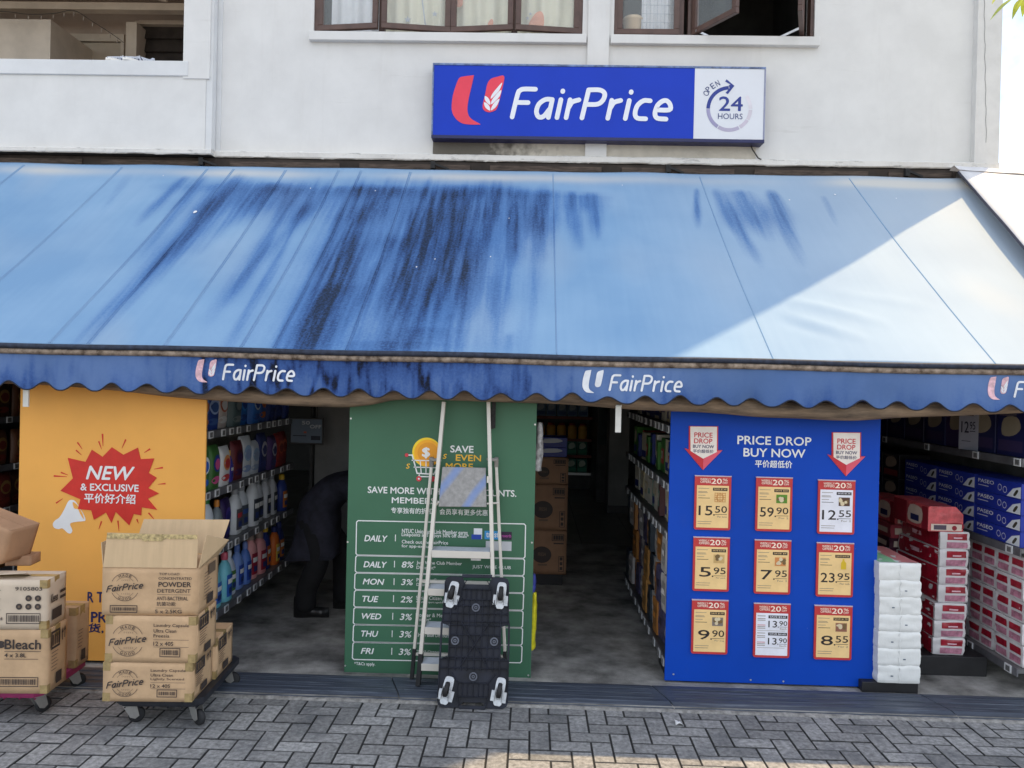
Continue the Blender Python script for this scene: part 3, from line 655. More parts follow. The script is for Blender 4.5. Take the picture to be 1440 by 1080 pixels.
def canvas_nodes(m, base, base2, dark, rough=.75):
    n, l = m.node_tree.nodes, m.node_tree.links; b = n['Principled BSDF']; b.inputs['Roughness'].default_value = rough; b.inputs['Specular IOR Level'].default_value = .25
    t = n.new('ShaderNodeTexCoord'); at_ = n.new('ShaderNodeAttribute'); at_.attribute_name = 'grime'
    mp = n.new('ShaderNodeMapping'); mp.inputs['Scale'].default_value = (22, 1.3, 1.3); l.new(t.outputs['Object'], mp.inputs['Vector'])
    n1 = n.new('ShaderNodeTexNoise'); n1.inputs['Scale'].default_value = 1.0; n1.inputs['Detail'].default_value = 7; l.new(mp.outputs[0], n1.inputs['Vector'])
    n2 = n.new('ShaderNodeTexNoise'); n2.inputs['Scale'].default_value = 60; n2.inputs['Detail'].default_value = 8; n2.inputs['Roughness'].default_value = .75; l.new(t.outputs['Object'], n2.inputs['Vector'])
    n3 = n.new('ShaderNodeTexNoise'); n3.inputs['Scale'].default_value = 1.3; n3.inputs['Detail'].default_value = 5; l.new(t.outputs['Object'], n3.inputs['Vector'])
    def math_(op, a, bb):
        k = n.new('ShaderNodeMath'); k.operation = op
        for i, q in enumerate((a, bb)):
            if isinstance(q, (int, float)): k.inputs[i].default_value = q
            else: l.new(q, k.inputs[i])
        return k.outputs[0]
    s1 = math_('MULTIPLY_ADD', n1.outputs['Fac'], 1.3); s1.node.inputs[2].default_value = .12
    g = math_('MULTIPLY', math_('MULTIPLY', at_.outputs['Fac'], .82), s1)
    s2 = math_('MULTIPLY_ADD', n2.outputs['Fac'], 1.5); s2.node.inputs[2].default_value = -.75
    s2b = math_('MULTIPLY', s2, math_('MINIMUM', math_('MULTIPLY', g, 1.1), .7))
    g2 = math_('ADD', math_('MINIMUM', g, .92), s2b); g2.node.use_clamp = True
    fade = math_('ADD', math_('MULTIPLY', n3.outputs['Fac'], .95), math_('MULTIPLY', n1.outputs['Fac'], .22))
    r0 = n.new('ShaderNodeMapRange'); r0.inputs['From Min'].default_value = .42; r0.inputs['From Max'].default_value = .8; l.new(fade, r0.inputs['Value'])
    mA = n.new('ShaderNodeMix'); mA.data_type = 'RGBA'; mA.inputs['A'].default_value = (*base, 1); mA.inputs['B'].default_value = (*base2, 1); l.new(r0.outputs[0], mA.inputs['Factor'])
    rp_ = n.new('ShaderNodeValToRGB'); e = rp_.color_ramp.elements; e[0].position = .05; e[0].color = (1, 1, 1, 1); e[1].position = .95; e[1].color = (*dark, 1)
    m1 = e.new(.34); m1.color = (.40, .55, .78, 1); m2 = e.new(.68); m2.color = (.15, .235, .42, 1)
    l.new(g2, rp_.inputs['Fac'])
    mB = n.new('ShaderNodeMix'); mB.data_type = 'RGBA'; mB.blend_type = 'MULTIPLY'; mB.inputs['Factor'].default_value = 1
    bl = n.new('ShaderNodeAttribute'); bl.attribute_name = 'bleach'; mC = n.new('ShaderNodeMix'); mC.data_type = 'RGBA'; l.new(bl.outputs['Fac'], mC.inputs['Factor']); l.new(mA.outputs['Result'], mC.inputs['A']); mC.inputs['B'].default_value = (.56, .545, .50, 1)  # carries the faded top strip and the sunlit tone painted at the right
    l.new(mC.outputs['Result'], mB.inputs['A']); l.new(rp_.outputs['Color'], mB.inputs['B']); l.new(mB.outputs['Result'], b.inputs['Base Color'])
    wv = n.new('ShaderNodeTexNoise'); wv.inputs['Scale'].default_value = 260; l.new(t.outputs['Object'], wv.inputs['Vector'])
    bp = n.new('ShaderNodeBump'); bp.inputs['Strength'].default_value = .12; bp.inputs['Distance'].default_value = .004; l.new(wv.outputs['Fac'], bp.inputs['Height']); l.new(bp.outputs['Normal'], b.inputs['Normal'])
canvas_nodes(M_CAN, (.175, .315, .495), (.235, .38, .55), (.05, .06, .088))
awning = empty('awning', 'faded blue shop awning with black rain stains and scalloped valance over the shop front', 'awning', (0, YT, zF))
ainv = Matrix.Translation(-awning.location)
def apart(mb, name, m, bevel=0, par=None):
    o = mb.build(name, m, par or awning, bevel)
    if par is None: o.matrix_parent_inverse = ainv
    return o
mb = MB(); NU, NV = 520, 110
mb.grid(NU, NV, lambda u, v: canopy(AX0 + (AX1-AX0)*u, 1-v))
gr = [stain(AX0 + (AX1-AX0)*i/NU, 1 - j/NV) for j in range(NV+1) for i in range(NU+1)]
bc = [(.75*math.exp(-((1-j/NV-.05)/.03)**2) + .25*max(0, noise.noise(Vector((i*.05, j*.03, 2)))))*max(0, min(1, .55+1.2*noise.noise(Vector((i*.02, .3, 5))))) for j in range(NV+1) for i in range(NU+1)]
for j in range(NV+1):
    for i in range(NU+1):                                     # sunlit tone put into the cloth colour, rising towards the right end
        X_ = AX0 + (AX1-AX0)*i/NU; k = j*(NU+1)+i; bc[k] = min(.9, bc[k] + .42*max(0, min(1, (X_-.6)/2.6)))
seams = []
for px in (-330, -120, 60, 115, 223, 333, 380, 483, 783, 1091, 1406):
    sx = awn(px, 490 + .0208*max(0, px))[0]; seams.append(sx)
for sx in seams:                                             # stitched double seams
    for d in ((0, .014) if sx < 0 else (0,)):
        n0 = len(mb.v)
        for k in range(41):
            t = .02 + .975*k/40
            for dx, lf in ((-.005, .0005), (0, .005), (.005, .0005)): mb.v.append(canopy(sx+d+dx, t, lf)); gr.append(stain(sx+d, t) + .16)
        for k in range(40):
            for c in (0, 1): mb.f.append((n0+k*3+c, n0+k*3+3+c, n0+k*3+4+c, n0+k*3+1+c)); mb.m.append(0); mb.s.append(False)
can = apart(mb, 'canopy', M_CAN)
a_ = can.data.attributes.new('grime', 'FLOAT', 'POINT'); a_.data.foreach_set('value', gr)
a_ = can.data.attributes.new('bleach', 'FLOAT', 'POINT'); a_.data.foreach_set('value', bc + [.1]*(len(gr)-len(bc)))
can.data.materials.append(mat('canvas_underside', (.05, .065, .10), .9, .2, 4)); sd = can.modifiers.new('cloth', 'SOLIDIFY'); sd.thickness = .003; sd.offset = -1; sd.material_offset = 1  # underside coloured darker than the cloth to cut bounce light into the shop
# bird droppings and specks
mb = MB()
for px, py, r in ((275, 294, 4), (1110, 278, 1.8), (1174, 272, 2), (1260, 278, 1.3), (528, 266, 1.5), (230, 247, 1.3), (612, 357, 1.3), (586, 368, 1.6), (690, 355, 1.4), (716, 303, 1.3), (1451, 340, 2), (875, 260, 1.3), (437, 262, 1.5)):
    x, t = awn(px, py); r *= .0042; p = Vector(canopy(x, t, .006)); u = Vector((0, (YF-YT), (zF-zT))).normalized()
    fr = Frame(p, (1, 0, 0), -u); mb.poly(smooth_closed([(-r*.5, -r*1.6), (r*.5, -r*1.3), (r*.8, .2*r), (r*.2, r), (-r*.7, r*.7)], 3), fr)
apart(mb, 'bird_dropping', mat('dropping_white', (.75, .75, .75), .9))
# front bar
mb = MB(); mb.tube([(AX0 + (AX1-AX0)*k/60, YF-.020, zF-.011 + .003*math.sin(k*.7)) for k in range(61)], .0165, 0, 10)
apart(mb, 'hem_tube', mat('hem_navy', (.03, .04, .07), .7, .3, 30))
mb = MB(); mb.tube([(AX0 + (AX1-AX0)*k/60, YF-.006, zF-.041 + .003*math.sin(k*.7)) for k in range(61)], .0195, 0, 10)
apart(mb, 'front_bar', mat('rusty_bar', (.36, .29, .23), .7, .3, 22, metal=.2, bump=.3, col2=(.10, .07, .05)))
# valance
VT = zF - .044; VB = at(600, 561, YF-.02).z; PER = .2135
def vbot(x):
    ph = ((x - at(579, 560, YF).x)/PER) % 1
    return VB + .006*noise.noise(Vector((x*2.2, 1, 4))) + .052*(.92 + .3*noise.noise(Vector((x*3.1, 6, 2))))*(.5 - .5*math.cos(2*math.pi*ph))**1.25
def val(u, v, dy=0):
    x = AX0 + (AX1-AX0)*u; b = vbot(x); z = b + (VT-b)*v; dy += (1-v)**2*(.022*noise.noise(Vector((x*4.3, 8, 1))) + .012*noise.noise(Vector((x*11, 3, 1))))
    return (x, YF - .004 + .012*math.sin(x*6+1)*(1-v) + .010*noise.noise(Vector((x*3, 2, 1)))*(1-v) + .004*noise.noise(Vector((x*9, v*2, 1))) + dy, z)
mb = MB(); NVU = 1200; mb.grid(NVU, 8, val); gv = []
for j in range(9):
    for i in range(NVU+1):
        x = AX0 + (AX1-AX0)*i/NVU; v = j/8
        base = max(0, .5 + .9*noise.noise(Vector((x*1.1, 3.3, 0)))) * (.35 if x > .9 else 1)
        drip = max(0, noise.noise(Vector((x*17, v*1.2, 7)))*1.1 + noise.noise(Vector((x*40, v*2, 7)))*.5)
        dark = math.exp(-((x - at(520, 520, YF).x)/.55)**2) + .8*math.exp(-((x - at(330, 520, YF).x)/.35)**2) + .35*math.exp(-((x-at(700, 520, YF).x)/.4)**2)
        gv.append(.10 + .42*base*drip + dark*(drip*1.9 + .95*max(0, v-.3) + .26) + .05*(1-v) + .55*(1-v)**3*max(0, .35 + noise.noise(Vector((x*2.7, 5, 5))) + .6*noise.noise(Vector((x*13, 5, 5)))))
M_VAL = bpy.data.materials.new('valance_canvas'); M_VAL.use_nodes = True
canvas_nodes(M_VAL, (.075, .145, .325), (.13, .215, .42), (.03, .035, .05))
va = apart(mb, 'valance', M_VAL); a_ = va.data.attributes.new('grime', 'FLOAT', 'POINT'); a_.data.foreach_set('value', gv)
mb = MB()
mb.tube([(lambda p: (p[0], p[1]-.001, p[2]))(val(k/1500, 0)) for k in range(1501)], .0042, 0, 6)
apart(mb, 'binding', mat('binding_navy', (.02, .024, .04), .8))
# lettering on the valance, following the cloth
M_VPINK = mat('faded_pink_print', srgb(232, 190, 200), .8, .2, 30); M_VWHITE = mat('worn_white_print', srgb(226, 230, 236), .8, .06, 30)
for k in range(-1, 3):
    ox = {0: 273, 1: 819, 2: 1390, -1: -272}[k]; oy = {0: 505, 1: 520, 2: 529.5, -1: 492}[k]
    f = lambda x, y: (lambda q: (q.x, q.z))(at(ox + (x-655)/ (345/ 45 )*.97, oy + (y-338)/(222/32.5), YF-.02))
    mb = MB(); fr = front(YF - .022)
    logo(mb, f, fr, 0 if k in (0, 2) else 1, 1, 0)
    x0, z0 = (lambda q: (q.x, q.z))(at(ox+37, oy+30, YF-.02)); x1, z1 = (lambda q: (q.x, q.z))(at(ox+142, oy+10, YF-.02)); z1 = z0 + (z1-z0)+.008
    script(mb, 'FairPrice', x0, z0, x1, z1, fr, .0005, 1, .17, .2)
    for i, v in enumerate(mb.v):                             # lay the print on the rippled cloth
        u = (v[0]-AX0)/(AX1-AX0); b = vbot(v[0]); vv = min(1, max(0, (v[2]-b)/(VT-b))); yy = val(u, vv)[1]
        mb.v[i] = (v[0], yy - .0022 + (v[1] - (YF-.022)), v[2])
    apart(mb, 'valance_lettering', [M_VPINK, M_VWHITE], 0, va)
# rolled blind hanging behind the valance
M_ROLL = mat('grimy_rolled_canvas', (.30, .22, .15), .85, .3, 6, bump=.5, bscale=9, stretch=(.5, 3, 3), lo=.32, hi=.66, col2=(.07, .055, .045))
prof = [(-700, 520), (-200, 530), (30, 541), (130, 547), (290, 563), (450, 573), (510, 571), (560, 563), (640, 564), (780, 569), (900, 577), (1000, 582), (1100, 588), (1200, 592), (1300, 587), (1440, 582), (1500, 582)]
pp = [(lambda q: (q.x, q.y, q.z + .06))(at(x, y, 4.80)) for x, y in prof]
path = smooth_open(pp, 8); path = [(x, y + .01*math.sin(x*3), z) for x, y, z in path if x < AX1-.02]
mb = MB(); mb.tube(path, [.058 + .009*noise.noise(Vector((p[0]*2.5, 1, 1))) for p in path], 0, 14)
ro = apart(mb, 'rolled_blind', M_ROLL)
for px, py in ((36, 572), (869, 608)):
    mb = MB(); p = at(px, py, 4.73); mb.box(p.x-.017, p.x+.017, 4.728, 4.74, p.z, p.z+.16); mb.box(p.x-.012, p.x+.02, 4.735, 4.80, p.z+.155, p.z+.165)
    apart(mb, 'blind_strap', mat('strap_white', (.72, .72, .68), .6, .1))
# rafters and dark boarding at the wall
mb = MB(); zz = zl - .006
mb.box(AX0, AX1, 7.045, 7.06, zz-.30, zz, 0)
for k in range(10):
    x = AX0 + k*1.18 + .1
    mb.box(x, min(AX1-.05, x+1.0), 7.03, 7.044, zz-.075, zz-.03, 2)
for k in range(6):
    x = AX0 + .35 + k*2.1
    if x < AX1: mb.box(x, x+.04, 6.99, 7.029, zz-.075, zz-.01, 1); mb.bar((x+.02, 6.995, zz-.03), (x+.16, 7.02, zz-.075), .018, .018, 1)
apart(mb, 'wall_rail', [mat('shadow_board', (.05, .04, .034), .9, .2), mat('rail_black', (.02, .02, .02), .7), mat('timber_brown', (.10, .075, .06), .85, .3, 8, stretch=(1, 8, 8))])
# arms holding the awning out
mb = MB()
for x in (-5.2, -2.72, -.62, 1.42, 3.35):
    p1 = Vector(canopy(x, .96)); mb.tube([(x, 7.12, 3.05), (x, p1.y, p1.z-.05)], .016, 0, 8)
    mb.tube([(x, 7.12, zT-.12), tuple(Vector(canopy(x, .97)) - Vector((0, 0, .06)))], .014, 0, 8)
apart(mb, 'support_arm', mat('arm_grey', (.35, .35, .35), .5, .15, metal=.5))

# white canvas of the neighbouring corner awning, lying higher than the blue one
M_WCAN = mat('white_canvas', (.66, .66, .68), .7, .05, 4, bump=.06, bscale=20)
side = empty('corner_awning', 'white sunlit canvas awning overlapping the right end of the blue awning', 'awning', (AX1, YT, zT))
sinv = Matrix.Translation(-side.location)
Pa, Pb = at(1348, 241, 6.9), at(1440, 347, 5.72); Pc = Pb + (Pb-Pa)*.75
mb = MB(); th = Vector((0, .006, .012))
def sheet(u, v):
    a = Pa + (Pc-Pa)*v; w = (3.2)*u
    zc_ = zT + (zF-zT)*(YT-a.y)/(YT-YF) + .03
    return (a.x + w, a.y - .02*u, max(zc_ - .06*w, a.z - .03*math.sin(u*3)*v - .06*w + .006*noise.noise(Vector((u*6, v*6, 1)))))
mb.grid(40, 30, sheet)
o = mb.build('canopy', M_WCAN, side); o.matrix_parent_inverse = sinv
sd = o.modifiers.new('cloth', 'SOLIDIFY'); sd.thickness = .012; sd.offset = -1
mb = MB(); mb.tube([Vector(sheet(0, k/20)) + Vector((.004, 0, -.006)) for k in range(21)], .012, 0, 8)
o = mb.build('edge_bar', mat('hem_navy2', (.06, .06, .09), .7), side); o.matrix_parent_inverse = sinv
mb = MB()                                                # rolled flap along the top
mb.grid(40, 6, lambda u, v: (Pa.x-.01 + 3.2*u, Pa.y - .02 + .15*v + .02*noise.noise(Vector((u*9, v*2, 3))), Pa.z + .012 + .055*math.sin(v*2.6) - .07*3.2*u*.8 + .01*noise.noise(Vector((u*14, v*3, 8)))))
o = mb.build('top_flap', M_WCAN, side); o.matrix_parent_inverse = sinv
# ================================================================== display boards between the aisles
YB = 4.93
fB = front(YB); PB = lambda px, py: (lambda q: (q.x, q.z))(at(px, py, YB))
def rect_of(l, t, r, b):
    """pixel box (left, top-left y, right, bottom-left y) -> x0,z0,x1,z1 on the board plane"""
    a, c = PB(l, b), PB(r, t); tl = PB(l, t); return a[0], a[1], c[0], tl[1]
M_SCREW = mat('screw_head', (.7, .7, .7), .3, .1, metal=.7)
M_TW = mat('print_white', (.80, .81, .80), .5, .03)
ZBT = 2.03
def board(name, label, l, r, bl, m, screws):
    x0, x1 = PB(*l)[0], PB(*r)[0]; z0 = PB(*bl)[1]
    root = empty(name, label, 'display board', ((x0+x1)/2, YB, z0), group=None)
    mb = MB(); mb.box(x0, x1, YB, YB+.016, z0, ZBT, 0)
    o = mb.build('panel', m, root, .002); o.matrix_parent_inverse = Matrix.Translation(-root.location)
    scuff(m, (.55, .55, .55), 30, .70, .74, (1, 1, 1), .5); scuff(m, (.08, .07, .06), 3, .62, .9, (1.5, 1.5, .8), .22)
    mb = MB(); sc_ = MB()
    for fxx in (x0+.06, x1-.09): mb.box(fxx, fxx+.03, YB+.03, YB+.06, .012, z0+.3)
    mb.box(x0+.02, x1-.02, YB+.03, YB+.36, .014, .10)
    o = mb.build('plinth', mat('plinth_black', (.02, .02, .022), .6), root); o.matrix_parent_inverse = Matrix.Translation(-root.location)
    for px, py in screws:
        p = PB(px, py); sc_.disc(p[0], p[1], .006, fB, .0022, 0, 10)
    if screws:
        o = sc_.build('screw', M_SCREW, root); o.matrix_parent_inverse = Matrix.Translation(-root.location)
    return root, x0, x1, z0
def bpart(mb, root, name, m, label=None, bevel=0):
    o = mb.build(name, m, root, bevel); o.matrix_parent_inverse = Matrix.Translation(-root.location)
    if label: o['label'] = label
    return o
H = .0018
# ---- yellow board
yb_, yx0, yx1, yz0 = board('display_board', 'yellow board with red starburst reading NEW and EXCLUSIVE', (26, 700), (288, 700), (130, 929),
                           mat('yellow_board', srgb(240, 174, 82), .5, .04, 1.5), [])
zc = lambda x, y: PB(x/4, 530 + y/4)
burst = [(383,455),(483,478),(518,410),(578,450),(630,396),(695,438),(776,398),(792,462),(868,458),(838,540),(882,567),(835,625),(895,655),(832,685),(884,747),(798,733),(795,778),(753,770),(728,834),(652,758),(628,820),(598,762),(530,803),(515,750),(440,742),(455,688),(342,640),(412,570)]
mb = MB(); mb.prism([zc(*p) for p in burst], fB, .0004, H+.003, 0)
for a, b, w in (((577,320),(580,390),10), ((556,362),(572,406),9), ((436,368),(464,407),9), ((428,412),(460,440),9), ((708,352),(686,402),9), ((845,405),(812,426),10), ((917,510),(868,518),10), ((932,600),(888,604),9),
                ((303,557),(378,561),10), ((343,537),(384,552),9), ((316,710),(354,684),9), ((572,812),(556,856),9), ((664,808),(670,868),9), ((836,764),(872,806),9), ((770,800),(780,824),9)):
    a, b = Vector(zc(*a)), Vector(zc(*b)); d = (b-a).normalized(); q = Vector((-d.y, d.x))*(w/4*YB/F/2)
    mb.poly([tuple(a+q), tuple(a-q), tuple(b - q*.25), tuple(b+q*.25)], fB, H)
bpart(mb, yb_, 'starburst', pm(206, 48, 38, .5))
mb = MB(); hh = H+.005
def zfit(t, x0, y0, x1, y1, **k):
    a, b = zc(x0, y1), zc(x1, y0); tl = zc(x0, y0); mb.fit(t, a[0], a[1], b[0], tl[1], fB, hh, 0, **k)
zfit('NEW', 486, 498, 762, 576, bold=.03, shear=.25)
zfit('& EXCLUSIVE', 456, 597, 784, 638, bold=.03)
zfit('平价好介绍', 476, 652, 766, 708, bold=.022)
hh2 = H
mega = [(385,700),(405,692),(425,700),(448,735),(470,770),(482,805),(465,812),(430,815),(395,826),(408,862),(398,880),(380,876),(352,852),(330,856),(305,848),(298,826),(312,806),(335,790),(360,750)]
mb.poly([zc(*p) for p in smooth_closed(mega, 3)], fB, hh2)
bpart(mb, yb_, 'lettering', M_TW)
mb = MB(); mb.poly([zc(*p) for p in smooth_closed([(410,705),(428,712),(450,740),(468,775),(472,800),(452,770),(440,745),(418,738)], 3)], fB, H+.0012)
bpart(mb, yb_, 'megaphone_mouth', pm(240, 174, 82))
mb = MB()
for t, l, t0, r, b in (('R', 123, 832, 132, 847), ('T', 136, 832, 146, 847), ('PR', 128, 860, 150, 875), ('货,', 124, 876, 146, 890)):
    mb.fit(t, *rect_of(l, t0, r, b), fB, H, 0, .03)
bpart(mb, yb_, 'navy_lettering', pm(28, 36, 92))
# ---- green board
gb_, gx0, gx1, gz0 = board('display_board', 'green members savings board behind the ladder, listing daily discounts', (488, 750), (751, 750), (484, 946),
                           mat('green_board', srgb(62, 108, 82), .45, .05, 1.5), [(493.5, 588.5), (752.5, 597), (489, 762), (748, 763), (485.5, 936), (743, 949.5)])
c4 = lambda x, y: PB(480 + x/3.725, 720 + y/3.725); c3 = lambda x, y: PB(480 + x/4.91, 560 + y/4.91)
mb = MB()
def gfit(cf, t, x0, y0, x1, y1, m=0, **k):
    a, b = cf(x0, y1), cf(x1, y0); tl = cf(x0, y0); mb.fit(t, a[0], a[1], b[0], tl[1], fB, H, m, **k)
gfit(c3, 'SAVE', 752, 325, 914, 374, bold=.03); gfit(c3, 'EVEN', 790, 388, 966, 432, m=1, bold=.03); gfit(c3, 'MORE', 720, 446, 910, 492, m=1, bold=.03)
gfit(c3, 'SAVE MORE WITH OUR DISCOUNTS.', 182, 608, 1210, 654, bold=.025); gfit(c3, 'MEMBERSHIP', 348, 682, 760, 724, bold=.025)
gfit(c3, '专享独有的折扣，会员享有更多优惠', 343, 752, 1012, 795, bold=.012)
gfit(c3, 'S', 447, 450, 475, 486, m=1, bold=.03, shear=.2); gfit(c3, 'S', 700, 384, 730, 418, m=1, bold=.03, shear=.2)
rows = [(45, 225, 80, 965), (228, 316, 76, 960), (319, 406, 72, 957), (409, 497, 69, 955), (500, 588, 66, 952), (590, 680, 64, 950), (682, 772, 61, 947)]
for (t, b, l, r) in rows:
    k = 8; g = .0195*(r-l)
    P = [(l+k, t), (r-k, t+g), (r, t+g+k), (r-3, b+g-k), (r-3-k, b+g), (l-3+k, b), (l-3, b-k), (l, t+k)]
    mb.line([c4(*p) for p in P], .0065, fB, H, 0, closed=True)
for t, x0, y0, x1, y1 in (('DAILY', 120, 120, 243, 153), ('DAILY', 116, 257, 240, 289), ('MON', 112, 347, 226, 379), ('TUE', 110, 438, 196, 470), ('WED', 107, 529, 210, 560), ('THU', 104, 620, 194, 652), ('FRI', 102, 711, 172, 742)):
    gfit(c4, t, x0, y0, x1, y1, bold=.03, shear=.22)
for t, x0, y0, x1, y1 in (('8%', 316, 258, 380, 291), ('3%', 313, 350, 377, 382), ('2%', 309, 440, 375, 473), ('3%', 306, 531, 372, 565), ('3%', 303, 622, 369, 656), ('3%', 300, 714, 366, 748)):
    gfit(c4, t, x0, y0, x1, y1, bold=.02, shear=.18)
for x, y0, y1 in ((283, 118, 153), (278, 255, 290), (276, 347, 382), (273, 436, 472), (269, 528, 564), (266, 620, 655), (264, 711, 747)):
    mb.line([c4(x+1, y0), c4(x, y1)], .005, fB, H)
gfit(c4, 'NTUC Union and Link Member earns', 318, 87, 662, 110, bold=.015); gfit(c4, 'Linkpoints and enjoys 50% off deals*', 316, 108, 668, 131, bold=.015)
gfit(c4, 'Check out the FairPrice', 317, 145, 560, 164); gfit(c4, 'for app-exclusive deals', 316, 169, 560, 189)
gfit(c4, 'Just Wine Club Member', 394, 255, 632, 277, bold=.015); gfit(c4, 'Discount*', 394, 280, 494, 298, bold=.015)
gfit(c4, 'JUST WINE CLUB', 686, 277, 888, 299, bold=0)
gfit(c4, 'Pioneer Generation', 394, 346, 600, 364, bold=.01); gfit(c4, 'Discount*', 394, 370, 480, 386, bold=.01)
gfit(c4, 'Senior Citizen', 392, 438, 526, 458); gfit(c4, 'For all passport aged 60', 392, 465, 540, 477)
gfit(c4, 'Pioneer & Merdeka', 390, 528, 590, 548, bold=.015); gfit(c4, 'Discount*', 390, 552, 470, 570)
gfit(c4, 'CHAS Blue Discount*', 388, 630, 580, 652, bold=.015); gfit(c4, 'CHAS Orange', 388, 722, 520, 738)
gfit(c4, '*T&Cs apply.', 68, 784, 178, 806, bold=.01)
bpart(mb, gb_, 'lettering', [M_TW, pm(240, 186, 60)])
mb = MB()                                                # cart with a gold coin
cx, cz = c3(590, 372); rad = PB(480+690/4.91, 600)[0]-PB(480+590/4.91, 600)[0]
mb.disc(cx, cz, rad, fB, H, 0, 40); mb.disc(cx+.006, cz-.006, rad*.93, fB, H+.0006, 1, 40); mb.disc(cx+.008, cz-.004, rad*.72, fB, H+.0012, 2, 40)
a, b = c3(556, 415), c3(614, 338); mb.fit('$', a[0], a[1], b[0], b[1], fB, H+.0018, 3, .05)
L = lambda *pts, w=.008: mb.line([c3(*p) for p in pts], w, fB, H+.0024, 3)
L((462, 392), (490, 392), (524, 518), (640, 524), (680, 440)); L((486, 428), (690, 432), w=.007); L((500, 475), (672, 480), w=.006)
L((545, 430), (552, 515), w=.006); L((585, 430), (585, 515), w=.006); L((625, 430), (618, 515), w=.006); L((540, 520), (536, 540), (640, 542), w=.007)
for x, y, r in ((452, 392, .012), (536, 555, .017), (632, 556, .017)): p = c3(x, y); mb.disc(p[0], p[1], r, fB, H+.003, 4, 16); 
p = c3(536, 555); mb.disc(p[0], p[1], .006, fB, H+.0036, 3, 12)
bpart(mb, gb_, 'cart_picture', [pm(250, 214, 50), pm(248, 176, 40), pm(232, 156, 40), M_TW, pm(206, 62, 74)])
mb = MB()                                                # membership cards and phone
def cbox(x0, y0, x1, y1, m, h=H): a, b = c4(x0, y1), c4(x1, y0); mb.rect(a[0], a[1], b[0], b[1], fB, h, m)
cbox(693, 86, 738, 140, 0); cbox(682, 118, 734, 142, 1, H+.0005); cbox(750, 100, 832, 142, 2); cbox(834, 104, 893, 146, 3); cbox(756, 155, 892, 200, 4, H+.0003)
a, b = c4(758, 132), c4(826, 108); mb.fit('trust', a[0], a[1], b[0], b[1], fB, H+.0008, 0, .03)
a, b = c4(840, 132), c4(890, 116); mb.fit('rewards', a[0], a[1], b[0], b[1], fB, H+.0008, 5, .01)
bpart(mb, gb_, 'card_picture', [pm(228, 232, 238), pm(34, 70, 168), pm(60, 150, 210), pm(46, 28, 56), pm(190, 192, 196), pm(180, 80, 160)])
# ---- blue board
bb_, bx0, bx1, bz0 = board('display_board', 'royal blue price drop board carrying nine price cards', (939, 770), (1234, 770), (936, 957),
                           mat('blue_board', srgb(0, 68, 178), .55, .06, 1.2, spec=.22), [(947, 948), (1055.5, 956), (1101.5, 958)])
cb = lambda x, y: PB(960 + x/5.538, 590 + y/5.538)
mb = MB()
def bfit(t, x0, y0, x1, y1, m=0, **k):
    a, b = cb(x0, y1), cb(x1, y0); tl = cb(x0, y0); mb.fit(t, a[0], a[1], b[0], tl[1], fB, H, m, **k)
bfit('PRICE DROP', 425, 124, 1003, 192, bold=.025); bfit('BUY NOW', 472, 220, 956, 288, bold=.025); bfit('平价超低价', 562, 314, 854, 372, bold=.022)
bpart(mb, bb_, 'lettering', M_TW)
for ox, oy, ln in ((0, 0, 'left arrow badge beside the board title'), (1112, 48, 'right arrow badge beside the board title')):
    f = lambda x, y: cb(x+ox, y+oy)
    mb = MB(); hb = .006
    mb.prism([f(*p) for p in ((48, 50), (275, 52), (273, 238), (308, 238), (156, 392), (12, 222), (46, 232))], fB, .0004, hb, 0)
    mb.poly([f(*p) for p in ((156, 392), (160, 300), (270, 244), (306, 240))], fB, hb+.0006, 3)
    mb.poly([f(*p) for p in ((58, 54), (266, 56), (264, 252), (158, 304), (60, 244))], fB, hb+.0012, 1)
    def ft(t, x0, y0, x1, y1, m, **k): a, b = f(x0, y1), f(x1, y0); tl = f(x0, y0); mb.fit(t, a[0], a[1], b[0], tl[1], fB, hb+.002, m, **k)
    ft('PRICE', 88, 98, 232, 138, 0, bold=.025); ft('DROP', 86, 145, 230, 184, 0, bold=.025); ft('BUY NOW', 78, 194, 243, 220, 2, bold=.025); ft('平价超低价', 78, 230, 240, 258, 2, bold=.015)
    bpart(mb, bb_, 'arrow_badge', [pm(200, 44, 56), pm(238, 228, 218), pm(30, 34, 90), pm(228, 90, 110)], ln)

